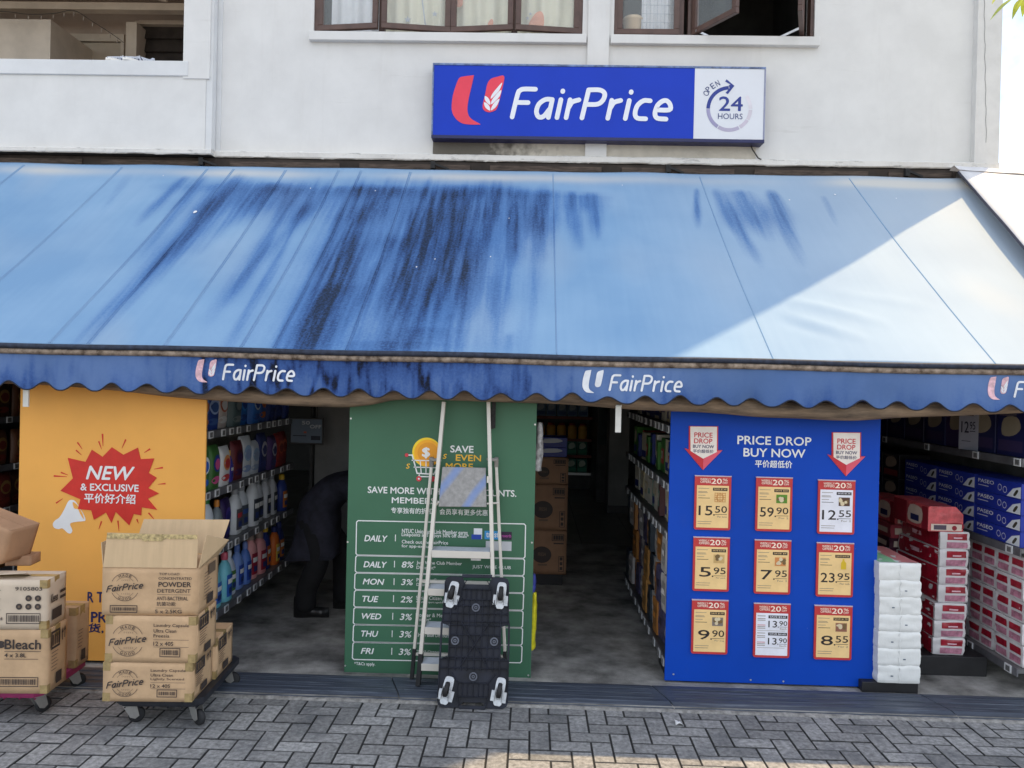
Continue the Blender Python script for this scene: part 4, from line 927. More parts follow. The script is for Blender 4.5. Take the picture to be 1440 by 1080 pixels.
# ---- price cards
M_CFR = mat('card_frame_red', srgb(194, 58, 58), .4, .08, 12); M_CY = pm(240, 204, 142, .5); M_CW = pm(232, 232, 240, .5); M_CHEAD = pm(214, 78, 72, .5)
M_INK = pm(44, 38, 36, .6, 0); M_GREY = pm(140, 128, 112, .6, 0)
ICON = {'lattice': pm(196, 130, 60), 'green': pm(90, 140, 44), 'dark': pm(88, 60, 48), 'tan': pm(206, 170, 110), 'orange': pm(214, 140, 80), 'oil': pm(220, 184, 40), 'grey': pm(130, 120, 112), 'mixed': pm(150, 100, 80)}
def price_card(l, t, r, b, big, cents, per, save, paper, icon, label, two=False):
    x0, z0, x1, z1 = rect_of(l, t, r, b); w, h = x1-x0, z1-z0
    root = empty('price_card', label, 'price card', (x0, YB, z0), group='weekly offer price cards on the blue board')
    fr = Frame((0, 0, 0), (1, 0, 0), (0, 0, 1)); k = .012
    rr = [(k, 0), (w-k, 0), (w-k*.3, k*.3), (w, k), (w, h), (0, h), (0, k), (k*.3, k*.3)]
    mb = MB(); mb.prism(rr, fr, .001, .012, 0); mb.build('frame', M_CFR, root, .003)
    g = MB(); g.box(-.001, w+.001, -.014, -.001, h-.001, h+.005); g.build('clip', mat('card_clip', (.62, .50, .55), .3, .1), root)
    p = MB(); mg = .014; p.rect(mg, mg, w-mg, h*.83, fr, .0125, 0); p.build('paper', M_CW if paper == 'w' else M_CY, root)
    T = MB(); hh = .0132; q = lambda t_, a, b_, c, d, m=0, **kw: T.fit(t_, a*w, b_*h, c*w, d*h, fr, hh, m, **kw)
    q('WEEKLY', .14, .925, .44, .965, 2, bold=.02); q('OFFERS', .15, .875, .44, .918, 2, bold=.02); q('20', .45, .862, .74, .965, 2, bold=.03); q('%', .76, .915, .9, .965, 2, bold=.02); q('OFF', .76, .865, .9, .902, 2)
    if not two:
        T.rect(w*.5, h*.735, w*.90, h*.79, fr, .0129, 0); q('SAVE ' + save, .53, .748, .87, .778, 3 if paper == 'y' else 4, bold=.01)
        for zz, ww_ in ((.77, .3), (.71, .24), (.69, .26), (.64, .2), (.59, .32), (.15, .38), (.11, .36)): T.rect(w*.1, h*zz, w*(.1+ww_), h*(zz+.009), fr, hh, 1 if zz != .59 else 0)
        kx = .2 if len(big) == 1 else .0
        q(big, .12 + kx*.3, .27, .50, .45, 0, bold=.012); T.rect(w*.525, h*.27, w*.565, h*.295, fr, hh, 0); q(cents, .57, .325, .90, .45, 0, bold=.01)
        T.rect(w*.57, h*.29, w*.9, h*.298, fr, hh, 0); q(per, .64, .235, .90, .268, 1, bold=.005)
        ic = MB()
        if icon == 'lattice':
            for i in range(5): ic.line([(w*(.56+.07*i), h*.525), (w*(.56+.07*i), h*.70)], .003, fr, hh); ic.line([(w*.55, h*(.53+.04*i)), (w*.86, h*(.53+.04*i))], .003, fr, hh+.0003)
            ic.arc(w*.7, h*.61, .022, 0, 360, .003, fr, hh+.0006)
        elif icon == 'oil': ic.poly([(w*.66, h*.52), (w*.8, h*.52), (w*.8, h*.64), (w*.75, h*.68), (w*.75, h*.715), (w*.7, h*.715), (w*.7, h*.68), (w*.66, h*.64)], fr, hh)
        else:
            ic.rect(w*.56, h*.53, w*.86, h*.69, fr, hh)
            for i in range(7): ic.disc(w*random.uniform(.6, .82), h*random.uniform(.56, .66), random.uniform(.006, .014), fr, hh+.0004+.0002*i, 1+i % 2, 8)
        ic.build('picture', [ICON[icon], pm(222, 206, 170), pm(120, 96, 60)], root)
    else:
        for dz in (0, -.32):
            T.rect(w*.40, h*(.735+dz), w*.92, h*(.79+dz), fr, .0129, 0); q('SAVE ' + save, .44, .745+dz, .88, .78+dz, 4, bold=.015)
            q('13', .40, .565+dz, .64, .69+dz, 0, bold=.01); q('90', .70, .60+dz, .92, .69+dz, 0, bold=.01); T.rect(w*.66, h*(.565+dz), w*.685, h*(.585+dz), fr, hh, 0); T.rect(w*.70, h*(.575+dz), w*.92, h*(.582+dz), fr, hh, 0)
            q('Each', .72, .53+dz, .90, .56+dz, 1); 
            for zz in (.77, .72, .69, .6, .57, .54): T.rect(w*.1, h*(zz+dz), w*.32, h*(zz+dz+.012), fr, hh, 5 if zz == .6 else 1)
            T.rect(w*.1, h*(.50+dz), w*.86, h*(.506+dz), fr, hh, 1)
    T.build('printing', [M_INK, M_GREY, pm(246, 226, 206, .6, 0), M_CY, M_CW, pm(200, 90, 90)], root)
    return root
cards = [(975, 669, 1028, 744, '15', '50', 'Per box', '$7.40', 'y', 'lattice', 'price card reading 15.50 on yellow paper, top left of the nine'),
 (1061, 671, 1114, 746, '59', '90', 'For 2', '$20', 'y', 'green', 'price card reading 59.90 with green picture, on the blue board'),
 (1148, 675, 1202, 750, '12', '55', 'For 2', '$5.36', 'w', 'dark', 'white price card reading 12.55, below the right arrow badge'),
 (973, 755, 1026, 830, '5', '95', 'Per pack', '$3.00', 'y', 'tan', 'price card reading 5.95 on the blue board'),
 (1059, 759, 1112, 834, '7', '95', 'For 3', '$4', 'y', 'orange', 'price card reading 7.95, in the middle of the blue board'),
 (1146, 763, 1200, 838, '23', '95', 'Per tub', '$10.55', 'y', 'oil', 'price card reading 23.95 with a yellow oil bottle picture'),
 (971, 843, 1024, 918, '9', '90', 'Per bag', '$5.90', 'y', 'grey', 'price card reading 9.90 on the blue board'),
 (1058, 848, 1111, 923, '13', '90', 'Each', '$4.60', 'w', 'grey', 'white price card reading 13.90 twice, on the blue board'),
 (1143, 851, 1198, 926, '8', '55', 'For 2', '$1.75', 'y', 'mixed', 'price card reading 8.55, at the lower right of the nine')]
for i, c in enumerate(cards): price_card(*c, two=(i == 7))

# ================================================================== stepladder leaning in front of the green board
M_ALU = mat('aluminium', (.66, .63, .57), .4, .04, 5, metal=.15); M_ALU2 = mat('aluminium_tread', (.50, .53, .58), .28, .06, 4, metal=.8, stretch=(3, 1, 1))
M_BLK = mat('black_plastic', (.022, .024, .032), .45, .25, 15); M_RUB = mat('black_rubber', (.02, .02, .022), .7, .15)
lad = empty('stepladder', 'folded aluminium stepladder leaning on the green board, with blue-grey tray', 'ladder', (at(640, 960, 4.75).x, 4.75, .03))
li = Matrix.Translation(-lad.location)
def lpart(mb, n, m, bevel=0, par=None):
    o = mb.build(n, m, par or lad, bevel)
    if par is None: o.matrix_parent_inverse = li
    return o
fl0, fl1 = at(588, 962, 4.70), at(624.5, 565, 4.87); fr0, fr1 = at(697, 962, 4.70), at(687, 565, 4.87)
rl0, rl1 = at(579, 955, 4.80), at(607, 654, 4.89); rr0, rr1 = at(712, 955, 4.80), at(698, 654, 4.89)
fl0.z = fr0.z = .035; rl0.z = rr0.z = .035
rail = lambda t, a, b: a + (b-a)*t
for a, b in ((fl0, fl1), (fr0, fr1)):
    mb = MB(); mb.bar(a + (b-a)*.05, b, .023, .05, 0); lpart(mb, 'front_rail', M_ALU, .003)
    mb = MB(); mb.bar(a, a + (b-a)*.11, .027, .056, 0); lpart(mb, 'foot', M_RUB, .003)
for a, b in ((rl0, rl1), (rr0, rr1)):
    mb = MB(); mb.bar(a + (b-a)*.05, b, .019, .028, 0); lpart(mb, 'rear_rail', M_ALU, .003)
    mb = MB(); mb.bar(a, a + (b-a)*.14, .023, .034, 0); lpart(mb, 'foot', M_RUB, .003)
    mb = MB(); mb.bar(b - Vector((0, 0, .01)), b + Vector((0, -.01, .05)), .026, .034, 0); s_ = 1 if a is rr0 else -1
    mb.bar(b + Vector((0, -.02, .035)), b + Vector((-s_*.055 if s_ > 0 else .05, -.045, .04)), .018, .03, 0); lpart(mb, 'hinge', mat('hinge_grey', (.30, .29, .27), .5, .2, metal=.3), .004)
for i, py in enumerate((778, 830.5, 883, 932)):
    t = (at(650, py, 4.76).z - fl0.z)/(fl1.z - fl0.z); a, b = rail(t, fl0, fl1), rail(t, fr0, fr1)
    mb = MB(); mb.box(a.x+.012, b.x-.012, a.y-.028, a.y+.10, a.z-.004, a.z+.014, 1); mb.box(a.x+.012, b.x-.012, a.y-.034, a.y-.0285, a.z-.026, a.z+.016, 0)
    for k in range(7): mb.box(a.x+.014, b.x-.014, a.y-.024+.017*k, a.y-.017+.017*k, a.z+.013, a.z+.0165, 1)
    lpart(mb, 'step', [M_ALU, M_ALU2], .001)
    mb = MB(); xm = a.x + (b.x-a.x)*.74; mb.box(xm-.03, xm+.03, a.y-.02, a.y+.05, a.z-.042, a.z-.027); 
    if i == 0: lpart(mb, 'latch', mat('latch_grey', (.6, .6, .58), .5))
    if i in (1, 3):
        a2, b2 = rail((a.z-rl0.z)/(rl1.z-rl0.z), rl0, rl1), rail((a.z-rr0.z)/(rr1.z-rr0.z), rr0, rr1); mb = MB(); mb.bar(a2+Vector((0, 0, .03)), b2+Vector((0, 0, .03)), .018, .018); lpart(mb, 'cross_bar', M_ALU)
mb = MB(); q0, q1 = at(618, 712, 4.80), at(683, 657, 4.84)
fT = Frame((0, 4.805, 0), (1, 0, 0), (0, 0, 1))
t0, t1, t2, t3 = at(617, 712, 4.80), at(684.5, 712.5, 4.80), at(683.5, 657.5, 4.84), at(622.5, 656, 4.84)
nn = Vector((0, -.02, 0)); vs = [t0, t1, t2, t3] + [p + nn for p in (t0, t1, t2, t3)]
mb.add(vs, [(0, 3, 2, 1), (4, 5, 6, 7), (0, 1, 5, 4), (1, 2, 6, 5), (2, 3, 7, 6), (3, 0, 4, 7)])
M_TRAY = mat('tray_grey_blue', srgb(150, 148, 146), .4, .12, 40, metal=.3)
_n, _l = M_TRAY.node_tree.nodes, M_TRAY.node_tree.links; _wv = _n.new('ShaderNodeTexWave'); _wv.bands_direction = 'DIAGONAL'; _wv.inputs['Scale'].default_value = 2.2; _wv.inputs['Distortion'].default_value = 1.2; _wv.inputs['Phase Offset'].default_value = 1.0
_tc = _n.new('ShaderNodeTexCoord'); _mp = _n.new('ShaderNodeMapping'); _mp.inputs['Scale'].default_value = (1.3, 0, -1); _l.new(_tc.outputs['Object'], _mp.inputs[0]); _l.new(_mp.outputs[0], _wv.inputs['Vector'])
_mr = _n.new('ShaderNodeMapRange'); _mr.inputs['From Min'].default_value = .72; _mr.inputs['From Max'].default_value = 1; _mr.inputs['To Max'].default_value = .7; _l.new(_wv.outputs['Fac'], _mr.inputs[0])
_mx = _n.new('ShaderNodeMix'); _mx.data_type = 'RGBA'; _b = _n['Principled BSDF']; _l.new(_b.inputs['Base Color'].links[0].from_socket, _mx.inputs['A']); _mx.inputs['B'].default_value = (*srgb(104, 134, 190), 1); _l.new(_mr.outputs[0], _mx.inputs['Factor']); _l.new(_mx.outputs['Result'], _b.inputs['Base Color'])
lpart(mb, 'tray', M_TRAY, .004)
mb = MB(); mb.tube([t0 + Vector((-.02, 0, .0)), t0 + Vector((.0, -.02, .03))], .006); mb.tube([t1 + Vector((0, -.01, .02)), t1 + Vector((.07, .03, .02))], .006, 0, 6); mb.bar(t1 + Vector((.004, -.022, .15)), t1 + Vector((.004, -.022, .19)), .012, .006)
lpart(mb, 'tray_bracket', M_ALU)
mb = MB(); p = at(691, 566, 4.86); mb.box(p.x+.003, p.x+.028, 4.862, 4.874, p.z-.16, p.z+.02); mb.box(p.x-.002, p.x+.018, 4.858, 4.8615, p.z-.165, p.z-.03)
lpart(mb, 'strap', mat('strap_black', (.03, .03, .03), .8, .3, 60))

# ================================================================== platform dollies
def caster(par, loc, swivel, facing=False, m_plate=None):
    """wheel below a forked bracket; local -Z is away from the deck"""
    b = MB(); mp = m_plate or mat('caster_zinc', (.40, .39, .37), .4, .2, metal=.6)
    b.box(-.03, .03, -.045, .045, -.006, 0)
    for s in (-1, 1):
        b.prism([(-.035, -.004), (.035, -.004), (.05, -.07), (.03, -.085), (.005, -.075)], Frame((0, s*.021, 0), (1, 0, 0), (0, 0, 1)), -.0015, .0015)
    b.lathe([(.014, -.022), (.02, -.012), (.02, -.004)], (0, 0, 0), 12)
    o = b.build('caster', mp, par, .002); o.location = loc; o.rotation_euler = swivel
    w = MB(); r = .042; n = 24
    prof = [(.0, -.013), (r*.45, -.014), (r*.55, -.011), (r*.88, -.0125), (r, -.007), (r, .007), (r*.88, .0125), (r*.55, .011), (r*.45, .014), (.0, .013)]
    vs = []
    for rad, y in prof:
        for k in range(n): t = 2*math.pi*k/n; vs.append((.036 + rad*math.cos(t), y, -.068 + rad*math.sin(t)))
    fs = [(i*n+k, (i+1)*n+k, (i+1)*n+(k+1) % n, i*n+(k+1) % n) for i in range(len(prof)-1) for k in range(n)]
    w.add(vs, fs, 0, True); w.build('wheel', M_RUB, o)
    return o
def deck_dolly(label, loc, rotz, w, d, m, z=.115, swv=(20, -35, 10, 0)):
    root = empty('platform_dolly', label, 'dolly', loc, (0, 0, rotz))
    mb = MB(); k = .04
    pts = [(k, 0), (w-k, 0), (w, k), (w, d-k), (w-k, d), (k, d), (0, d-k), (0, k)]
    mb.prism(pts, Frame((0, 0, 0), (1, 0, 0), (0, 1, 0)), z, z+.035, 0)
    mb.prism([(x*.96+.02*w, y*.96+.02*d) for x, y in pts], Frame((0, 0, 0), (1, 0, 0), (0, 1, 0)), z-.012, z-.0005, 0)
    for i in range(6): mb.box(w*(.1+.16*i), w*(.1+.16*i)+.006, .03, d-.03, z-.03, z-.0125)
    mb.build('deck', m, root, .006)
    for i, (x, y) in enumerate(((.06, .07), (w-.06, .07), (.06, d-.08), (w-.06, d-.08))): caster(root, (x, y, z-.012), (0, 0, R(swv[i])))
    return root
# ---- dolly standing on end, underside to the street
M_DOLLY = mat('dolly_plastic', (.012, .015, .028), .5, .35, 8, spec=.3)
ds = empty('platform_dolly', 'black plastic platform dolly stood on end, wheels showing, leaning on the stepladder', 'dolly', (at(664, 996, 4.47).x, 4.47, .004), (R(-19), R(-.3), 0))
w2_ = .205; hgt = .735
FD = Frame((0, 0, 0), (1, 0, 0), (0, 0, 1))
def dp(pts, h0, h1): mb.prism(pts, FD, h0, h1, 0)
mb = MB(); T0, T1 = -.018, .0
k = .035
dp([(-w2_+k, 0), (-.075, 0), (-.06, .03), (.06, .03), (.075, 0), (w2_-k, 0), (w2_-.01, .01), (w2_, k), (w2_, .26), (.155, .275), (-.155, .275), (-w2_, .26), (-w2_, k), (-w2_+.01, .01)], T0, T1)
dp([(-.155, .2755), (.155, .2755), (.155, .4545), (-.155, .4545)], T0, T1)
dp([(-w2_, .46), (-.155, .455), (.155, .455), (w2_, .46), (w2_-.012, .52), (w2_-.01, hgt-k), (w2_-.02, hgt-.01), (w2_-k-.01, hgt), (.09, hgt), (.07, hgt-.045), (-.07, hgt-.045), (-.09, hgt), (-w2_+k+.01, hgt), (-w2_+.02, hgt-.01), (-w2_+.01, hgt-k), (-w2_+.012, .52)], T0, T1)
for s in (-1, 1): mb.bar((s*.2, -T0*.2, .255), (s*.2, -T0*.2, .465), .011, .02)
mb.bar((-.09, -.01, hgt+.002), (.09, -.01, hgt+.002), .02, .016); mb.bar((-.075, -.008, .004), (.075, -.008, .004), .02, .01)
rib = lambda x0, z0, x1, z1, hh=.016: mb.bar((x0, -hh/2-.0004, z0), (x1, -hh/2-.0004, z1), .0045, hh)
for z in (.06, .135, .215, .262, .275, .33, .4, .4545, .475, .52, .565, .60, .66): 
    e = .15 if .27 < z < .46 else (.2 if .2 < z < .58 else .09)
    rib(-e, z, e, z, .017)
for x in (-.11, -.075, -.04, 0, .04, .075, .11): rib(x, .20, x, .60, .014); rib(x*.8, .06, x*.8, .135, .012); rib(x*.8, .60, x*.8, .67, .012)
for x in (-.15, .15): rib(x, .14, x, .60, .017)
rib(-.085, .215, .085, .475, .019); rib(-.085, .475, .085, .215, .0192)
for s in (-1, 1):
    rib(s*.09, .66, s*.06, hgt-.02); rib(s*.09, .06, s*.075, .01); rib(s*.2, .04, s*.2, .25, .014); rib(s*.197, .48, s*.19, .69, .014); rib(s*.155, .28, s*.2, .26, .012); rib(s*.155, .45, s*.2, .465, .012)
    rib(s*.09, .14, s*.13, .19); rib(s*.09, .60, s*.13, .54)
mb.build('deck', M_DOLLY, ds, .002)
mb = MB()
for x, z in ((0, .17), (0, .555), (-.115, .365), (.115, .365)):
    n = 20
    for r0, r1, h in ((.024, .016, .02), (.010, .004, .02)):
        vs = [(x + r*math.cos(2*math.pi*i/n), -hh, z + r*math.sin(2*math.pi*i/n)) for r, hh in ((r0, .001), (r0, h), (r1, h), (r1, .004)) for i in range(n)]
        mb.add(vs, [(j*n+i, j*n+(i+1) % n, (j+1)*n+(i+1) % n, (j+1)*n+i) for j in range(3) for i in range(n)], 0, False)
mb.build('socket_ring', mat('dolly_plastic_grey', (.10, .11, .14), .5, .2), ds)
M_CWH = mat('caster_white', (.56, .58, .60), .3, .15, 20, metal=.3)
for x, z, tw in ((-.155, .10, 13), (.15, .10, 9), (-.15, .635, 12), (.145, .635, 5)):
    o = caster(ds, (x, -.004, z-.035), (0, 0, 0), m_plate=M_CWH)
    o.rotation_euler = (Matrix.Rotation(R(-90), 3, 'X') @ Matrix.Rotation(R(-90+tw), 3, 'Z')).to_euler()
    b = MB(); b.prism(smooth_closed([(-.04, -.023), (.035, -.028), (.095, -.025), (.105, 0), (.095, .025), (.035, .028), (-.04, .023), (-.05, 0)], 3), Frame((0, 0, 0), (1, 0, 0), (0, 1, 0)), -.016, -.008)
    b.build('bracket_plate', M_CWH, o, .002)

# ================================================================== cartons on dollies
M_KRAFT = mat('kraft_card', (.585, .39, .225), .8, .10, 5, bump=.1, bscale=40); M_KRAFT2 = mat('kraft_card_brown', (.44, .26, .15), .8, .1, 5, bump=.1)
scuff(M_KRAFT, (.34, .22, .11), 3.2, .56, .75, (1, 1, 1), .5); scuff(M_KRAFT, (.72, .55, .36), 14, .64, .74, (1, 1, 2.5), .5)
M_PALE = mat('pale_carton', (.62, .51, .39), .75, .07, 5); M_TAPE = mat('packing_tape', (.40, .29, .13), .25, .15, 30, spec=.6)
M_INKC = mat('carton_ink', (.055, .042, .038), .7, .1); M_INK2 = mat('carton_ink_pale', (.16, .11, .075), .7, .1)
def barcode(mb, x0, z0, x1, z1, fr, h, m=0, frame=True):
    if frame:
        t = .004; mb.line([(x0, z0), (x1, z0), (x1, z1), (x0, z1)], t, fr, h, m, closed=True)
    x = x0 + .008; rnd = random.Random(3)
    while x < x1 - .010:
        w = rnd.choice((.0016, .0016, .003, .0045)); mb.rect(x, z0+.009, x+w, z1-.009, fr, h, m); x += w + rnd.choice((.002, .003))
def sides_print(mb, fr, d, h, hh, big=True):
    """handling marks on the short side: fr local 0..d, 0..h"""
    x = d*.12
    if big: 
        mb.line([(x, h*.68), (d*.52, h*.68), (d*.52, h*.93), (x, h*.93)], .012, fr, hh, 0, closed=True); [mb.rect(x + d*.40*k_/4 + .008, h*.72, x + d*.40*k_/4 + .008 + d*.055, h*.89, fr, hh, 0) for k_ in range(4)]; 
        mb.poly([(d*.66, h*.72), (d*.70, h*.72), (d*.70, h*.84), (d*.73, h*.84), (d*.68, h*.93), (d*.63, h*.84), (d*.66, h*.84)], fr, hh); mb.poly([(d*.78, h*.74), (d*.82, h*.74), (d*.82, h*.86), (d*.85, h*.86), (d*.80, h*.95), (d*.75, h*.86), (d*.78, h*.86)], fr, hh)
    for k in range(6): mb.rect(x, h*(.60-.055*k), x + d*(.34 - .04*(k % 3)), h*(.60-.055*k)+.004, fr, hh, 1)
    mb.rect(d*.36, h*.08, d*.66, h*.26, fr, hh, 0)
def badge(mb, cx, cz, r, fr, h, script_w):
    mb.arc(cx, cz, r, 24, 156, .0025, fr, h, 0, 30); mb.arc(cx, cz, r, 204, 336, .0025, fr, h, 0, 30)
    mb.arc(cx, cz, r*.72, 35, 145, .0015, fr, h, 0, 24); mb.arc(cx, cz, r*.72, 215, 325, .0015, fr, h, 0, 24)
    for word, a0, sg in (('MADE', 90, -1), ('GOOD', 270, 1)):
        for i, ch in enumerate(word):
            a = R(a0 + sg*(i-1.5)*17); px_, pz_ = cx + r*.86*math.cos(a), cz + r*.86*math.sin(a); ro = a - R(90) if sg < 0 else a + R(90)
            s_ = r*.19; dx, dz = -s_*.45, -s_*.5; mb.fit(ch, px_ + dx*math.cos(ro) - dz*math.sin(ro), pz_ + dx*math.sin(ro) + dz*math.cos(ro), px_ + dx*math.cos(ro) - dz*math.sin(ro) + s_*.9, pz_ + dx*math.sin(ro) + dz*math.cos(ro) + s_, fr, h, 0, .02, rot=ro)
    script(mb, 'FairPrice', cx - script_w/2, cz - script_w*.155, cx + script_w/2, cz + script_w*.03, fr, h+.0004, 0, .2, .22, rise=script_w*.13)
    for k in range(5):
        for zz, s in ((cz + r*.5, 1), (cz - r*.48, -1)):
            x = cx + (k-2)*r*.13; mb.poly([(x, zz), (x+r*.1, zz+r*.07), (x+r*.05, zz+r*.01)], fr, h); mb.poly([(x, zz-.001), (x+r*.1, zz-r*.07), (x+r*.05, zz-r*.02)], fr, h)
def carton(label, loc, rotz, w, d, h, m=None, prt=None, top=True, group=None, tape=True, name='carton', cat='carton', roty=0):
    root = empty(name, label, cat, loc, (0, R(roty), rotz), group)
    mb = MB()
    def wob(x, y, z, s): return (x, y, z)
    n = 8
    for face in range(4):
        def fn(u, v, face=face):
            a = {0: (u*w, 0), 1: (w, u*d), 2: (w-u*w, d), 3: (0, d-u*d)}[face]
            nrm = {0: (0, -1), 1: (1, 0), 2: (0, 1), 3: (-1, 0)}[face]
            e = (16*u*(1-u)*v*(1-v))*(.004 + .003*noise.noise(Vector((loc[0]*3+face, loc[2]*9, 2))) + .0035*noise.noise(Vector((u*3+loc[2]*7, v*3, face))))
            return (a[0]+nrm[0]*e, a[1]+nrm[1]*e, v*h)
        mb.grid(n, n, fn, 0, True)
    if top: mb.add([(0, 0, h), (w, 0, h), (w, d/2-.002, h), (0, d/2-.002, h), (0, d/2+.002, h), (w, d/2+.002, h), (w, d, h), (0, d, h), (0, d/2-.002, h-.006), (w, d/2-.002, h-.006), (0, d/2+.002, h-.006), (w, d/2+.002, h-.006)],
                   [(0, 1, 2, 3), (4, 5, 6, 7), (8, 9, 11, 10), (3, 2, 9, 8), (10, 11, 5, 4)])
    mb.add([(0, 0, 0), (w, 0, 0), (w, d, 0), (0, d, 0)], [(0, 3, 2, 1)])
    o = mb.build('box_body', m or M_KRAFT, root)
    sd = o.modifiers.new('card', 'SOLIDIFY'); sd.thickness = .004; sd.offset = -1
    fr = Frame((0, -.0088, 0), (1, 0, 0), (0, 0, 1)); fs = Frame((w+.0088, 0, 0), (0, 1, 0), (0, 0, 1))
    if prt:
        P = MB(); prt(P, fr, fs, w, d, h); P.build('printing', [M_INKC, M_INK2], root)
    if tape:
        t = MB(); tp = .0006
        if top: t.box(w*.0-.001, w+.001, d/2-.025, d/2+.025, h+.0005, h+.0012)
        for x0 in (-.0008, w-.038): t.box(x0, x0+.0388, -.0011, -.0003, h-.045, h+.0006); t.box(x0, x0+.0388, -.0011, -.0003, 0, .045)
        t.box(w+.0003, w+.0013, 0, .03, 0, .045); t.box(w+.0003, w+.0013, 0, .03, h-.045, h); t.box(w+.0003, w+.0013, d/2-.025, d/2+.025, h-.06, h)
        t.build('tape', M_TAPE, root)
    return root
def p_capsule(P, fr, fs, w, d, h, line3='Freesia'):
    badge(P, w*.255, h*.48, h*.34, fr, 0, w*.42)
    q = lambda t, a, b, c, e, **k: P.fit(t, a*w, b*h, c*w, e*h, fr, 0, 0, **k)
    q('Laundry Capsule', .54, .765, .93, .85, bold=.01); q('Ultra Clean', .54, .66, .79, .735, bold=.01); q(line3, .54, .555, .54+.025*len(line3), .625, bold=.005)
    P.rect(w*.54, h*.50, w*.93, h*.507, fr, 0); q('12 x 40S', .54, .375, .76, .465, bold=.02); P.rect(w*.54, h*.345, w*.93, h*.352, fr, 0)
    barcode(P, w*.615, h*.14, w*.835, h*.32, fr, 0); sides_print(P, fs, d, h, 0)
def p_powder(P, fr, fs, w, d, h):
    badge(P, w*.245, h*.60, h*.29, fr, 0, w*.39)
    q = lambda t, a, b, c, e, m=0, **k: P.fit(t, a*w, b*h, c*w, e*h, fr, 0, m, **k)
    q('TOP LOAD', .60, .86, .815, .91); q('CONCENTRATED', .595, .765, .945, .82); q('POWDER', .595, .61, .94, .72, bold=.03); q('DETERGENT', .585, .49, .935, .57, bold=.01)
    P.rect(w*.585, h*.445, w*.935, h*.452, fr, 0); q('ANTI-BACTERIAL', .58, .33, .91, .41, bold=.012); q('抗菌功能', .58, .21, .78, .30, bold=.01); P.rect(w*.57, h*.165, w*.84, h*.172, fr, 0)
    q('5 x 2.5KG', .565, .055, .845, .135, bold=.02); barcode(P, w*.095, h*.07, w*.375, h*.21, fr, 0)
    for k in range(9): P.rect(d*.25, h*(.80-.07*k), d*(.6-.05*(k % 3)), h*(.80-.07*k)+.004, fs, 0, 1)
    P.rect(d*.45, h*.72, d*.78, h*.95, fs, -.0004, 1); P.rect(d*.40, h*.1, d*.68, h*.3, fs, 0, 0)
G1 = 'cartons stacked on the black dolly'
ZD = .162
rz = R(3.2)
lo = at(144, 995, 4.03); fxw = .462
dollyA = deck_dolly('black platform dolly carrying the stack of kraft laundry cartons', (lo.x+.03, 4.07, 0), rz, .47, .66, M_BLK, .125)
hA1 = at(145, 931, 4.03).z - ZD
b1 = carton('kraft laundry capsule carton at the bottom front of the stack on the black dolly', (lo.x, 4.03, ZD), rz, fxw, .30, hA1, None, lambda P, fr, fs, w, d, h: p_capsule(P, fr, fs, w, d, h, 'Lightly Scented'), group=G1)
m3 = Matrix.Rotation(rz, 3, 'Z')
off = m3 @ Vector((.015, .31, 0))
carton('kraft carton behind the stack, at the far end of the black dolly', (lo.x+off.x, 4.03+off.y, ZD), rz, fxw, .29, hA1*1.12, None, lambda P, fr, fs, w, d, h: sides_print(P, fs, d, h, 0), group=G1)
z2 = ZD + hA1 + .002; l2 = at(147.5, 931, 4.03); hA2 = at(150, 865.5, 4.03).z - z2
carton('kraft laundry capsule carton in the middle of the stack, under the opened one', (l2.x, 4.03, z2), rz + R(-.6), fxw*1.015, .30, hA2, None, lambda P, fr, fs, w, d, h: p_capsule(P, fr, fs, w, d, h), group=G1)
z3 = z2 + hA2 + .002; l3 = at(143, 865, 4.03); hA3 = at(148, 798, 4.03).z - z3
b3 = carton('kraft powder detergent carton with its flaps standing open on top of the stack', (l3.x, 4.03, z3), rz + R(.8), fxw*1.06, .33, hA3, None, p_powder, top=False, group=G1, tape=False)
w_, d_, h_ = fxw*1.06, .33, hA3
def flap(par, pts, m, nm='flap', t=.004):
    mb = MB(); P = [Vector(p) for p in pts]; nv = (P[1]-P[0]).cross(P[2]-P[0]).normalized()*t; n = len(P)
    mb.add([p for p in P] + [p + nv for p in P], [tuple(range(n))[::-1], tuple(range(n, 2*n))] + [(i, (i+1) % n, n+(i+1) % n, n+i) for i in range(n)])
    return mb.build(nm, m, par)
M_KIN = mat('kraft_inside', (.58, .42, .25), .85, .05, 1, bump=.15, bscale=30, stretch=(26, 8, 3))
f1 = flap(b3, [(.004, .0, h_+.002), (w_-.004, 0, h_+.002), (w_-.006, .018, h_+.175), (.012, .022, h_+.178)], M_KIN)
t = MB(); tz = lambda z: .018*z/.175 - .0062
for x0, x1, za, zb_ in ((.014, w_*.42, .150, .1765), (w_*.40, w_*.62, .140, .1755), (w_*.60, w_-.010, .152, .1750)):
    n0 = 12; pts = [(x0 + (x1-x0)*k/n0, za + .006*noise.noise(Vector((x0*9+k*.9, 1, 2)))) for k in range(n0+1)]
    t.add([(x, tz(z) - .0003*(x0 > .1), h_+z) for x, z in pts] + [(x, tz(zb_) - .0003*(x0 > .1), h_+zb_) for x, z in pts], [(k, k+1, n0+2+k, n0+1+k) for k in range(n0)])
t.build('tape', mat('torn_tape', (.56, .43, .20), .45, .3, 60), f1)
flap(b3, [(w_-.004, d_, h_+.002), (.01, d_, h_+.002), (.05, d_+.05, h_+.185), (w_+.045, d_+.045, h_+.19)], M_KIN)
flap(b3, [(w_, .008, h_+.002), (w_, d_-.01, h_+.002), (w_+.075, d_*.8, h_+.10), (w_+.02, .06, h_+.165)], M_KIN)
flap(b3, [(0, d_-.01, h_+.002), (0, .01, h_+.002), (-.03, .05, h_+.12), (-.03, d_-.05, h_+.12)], M_KIN)
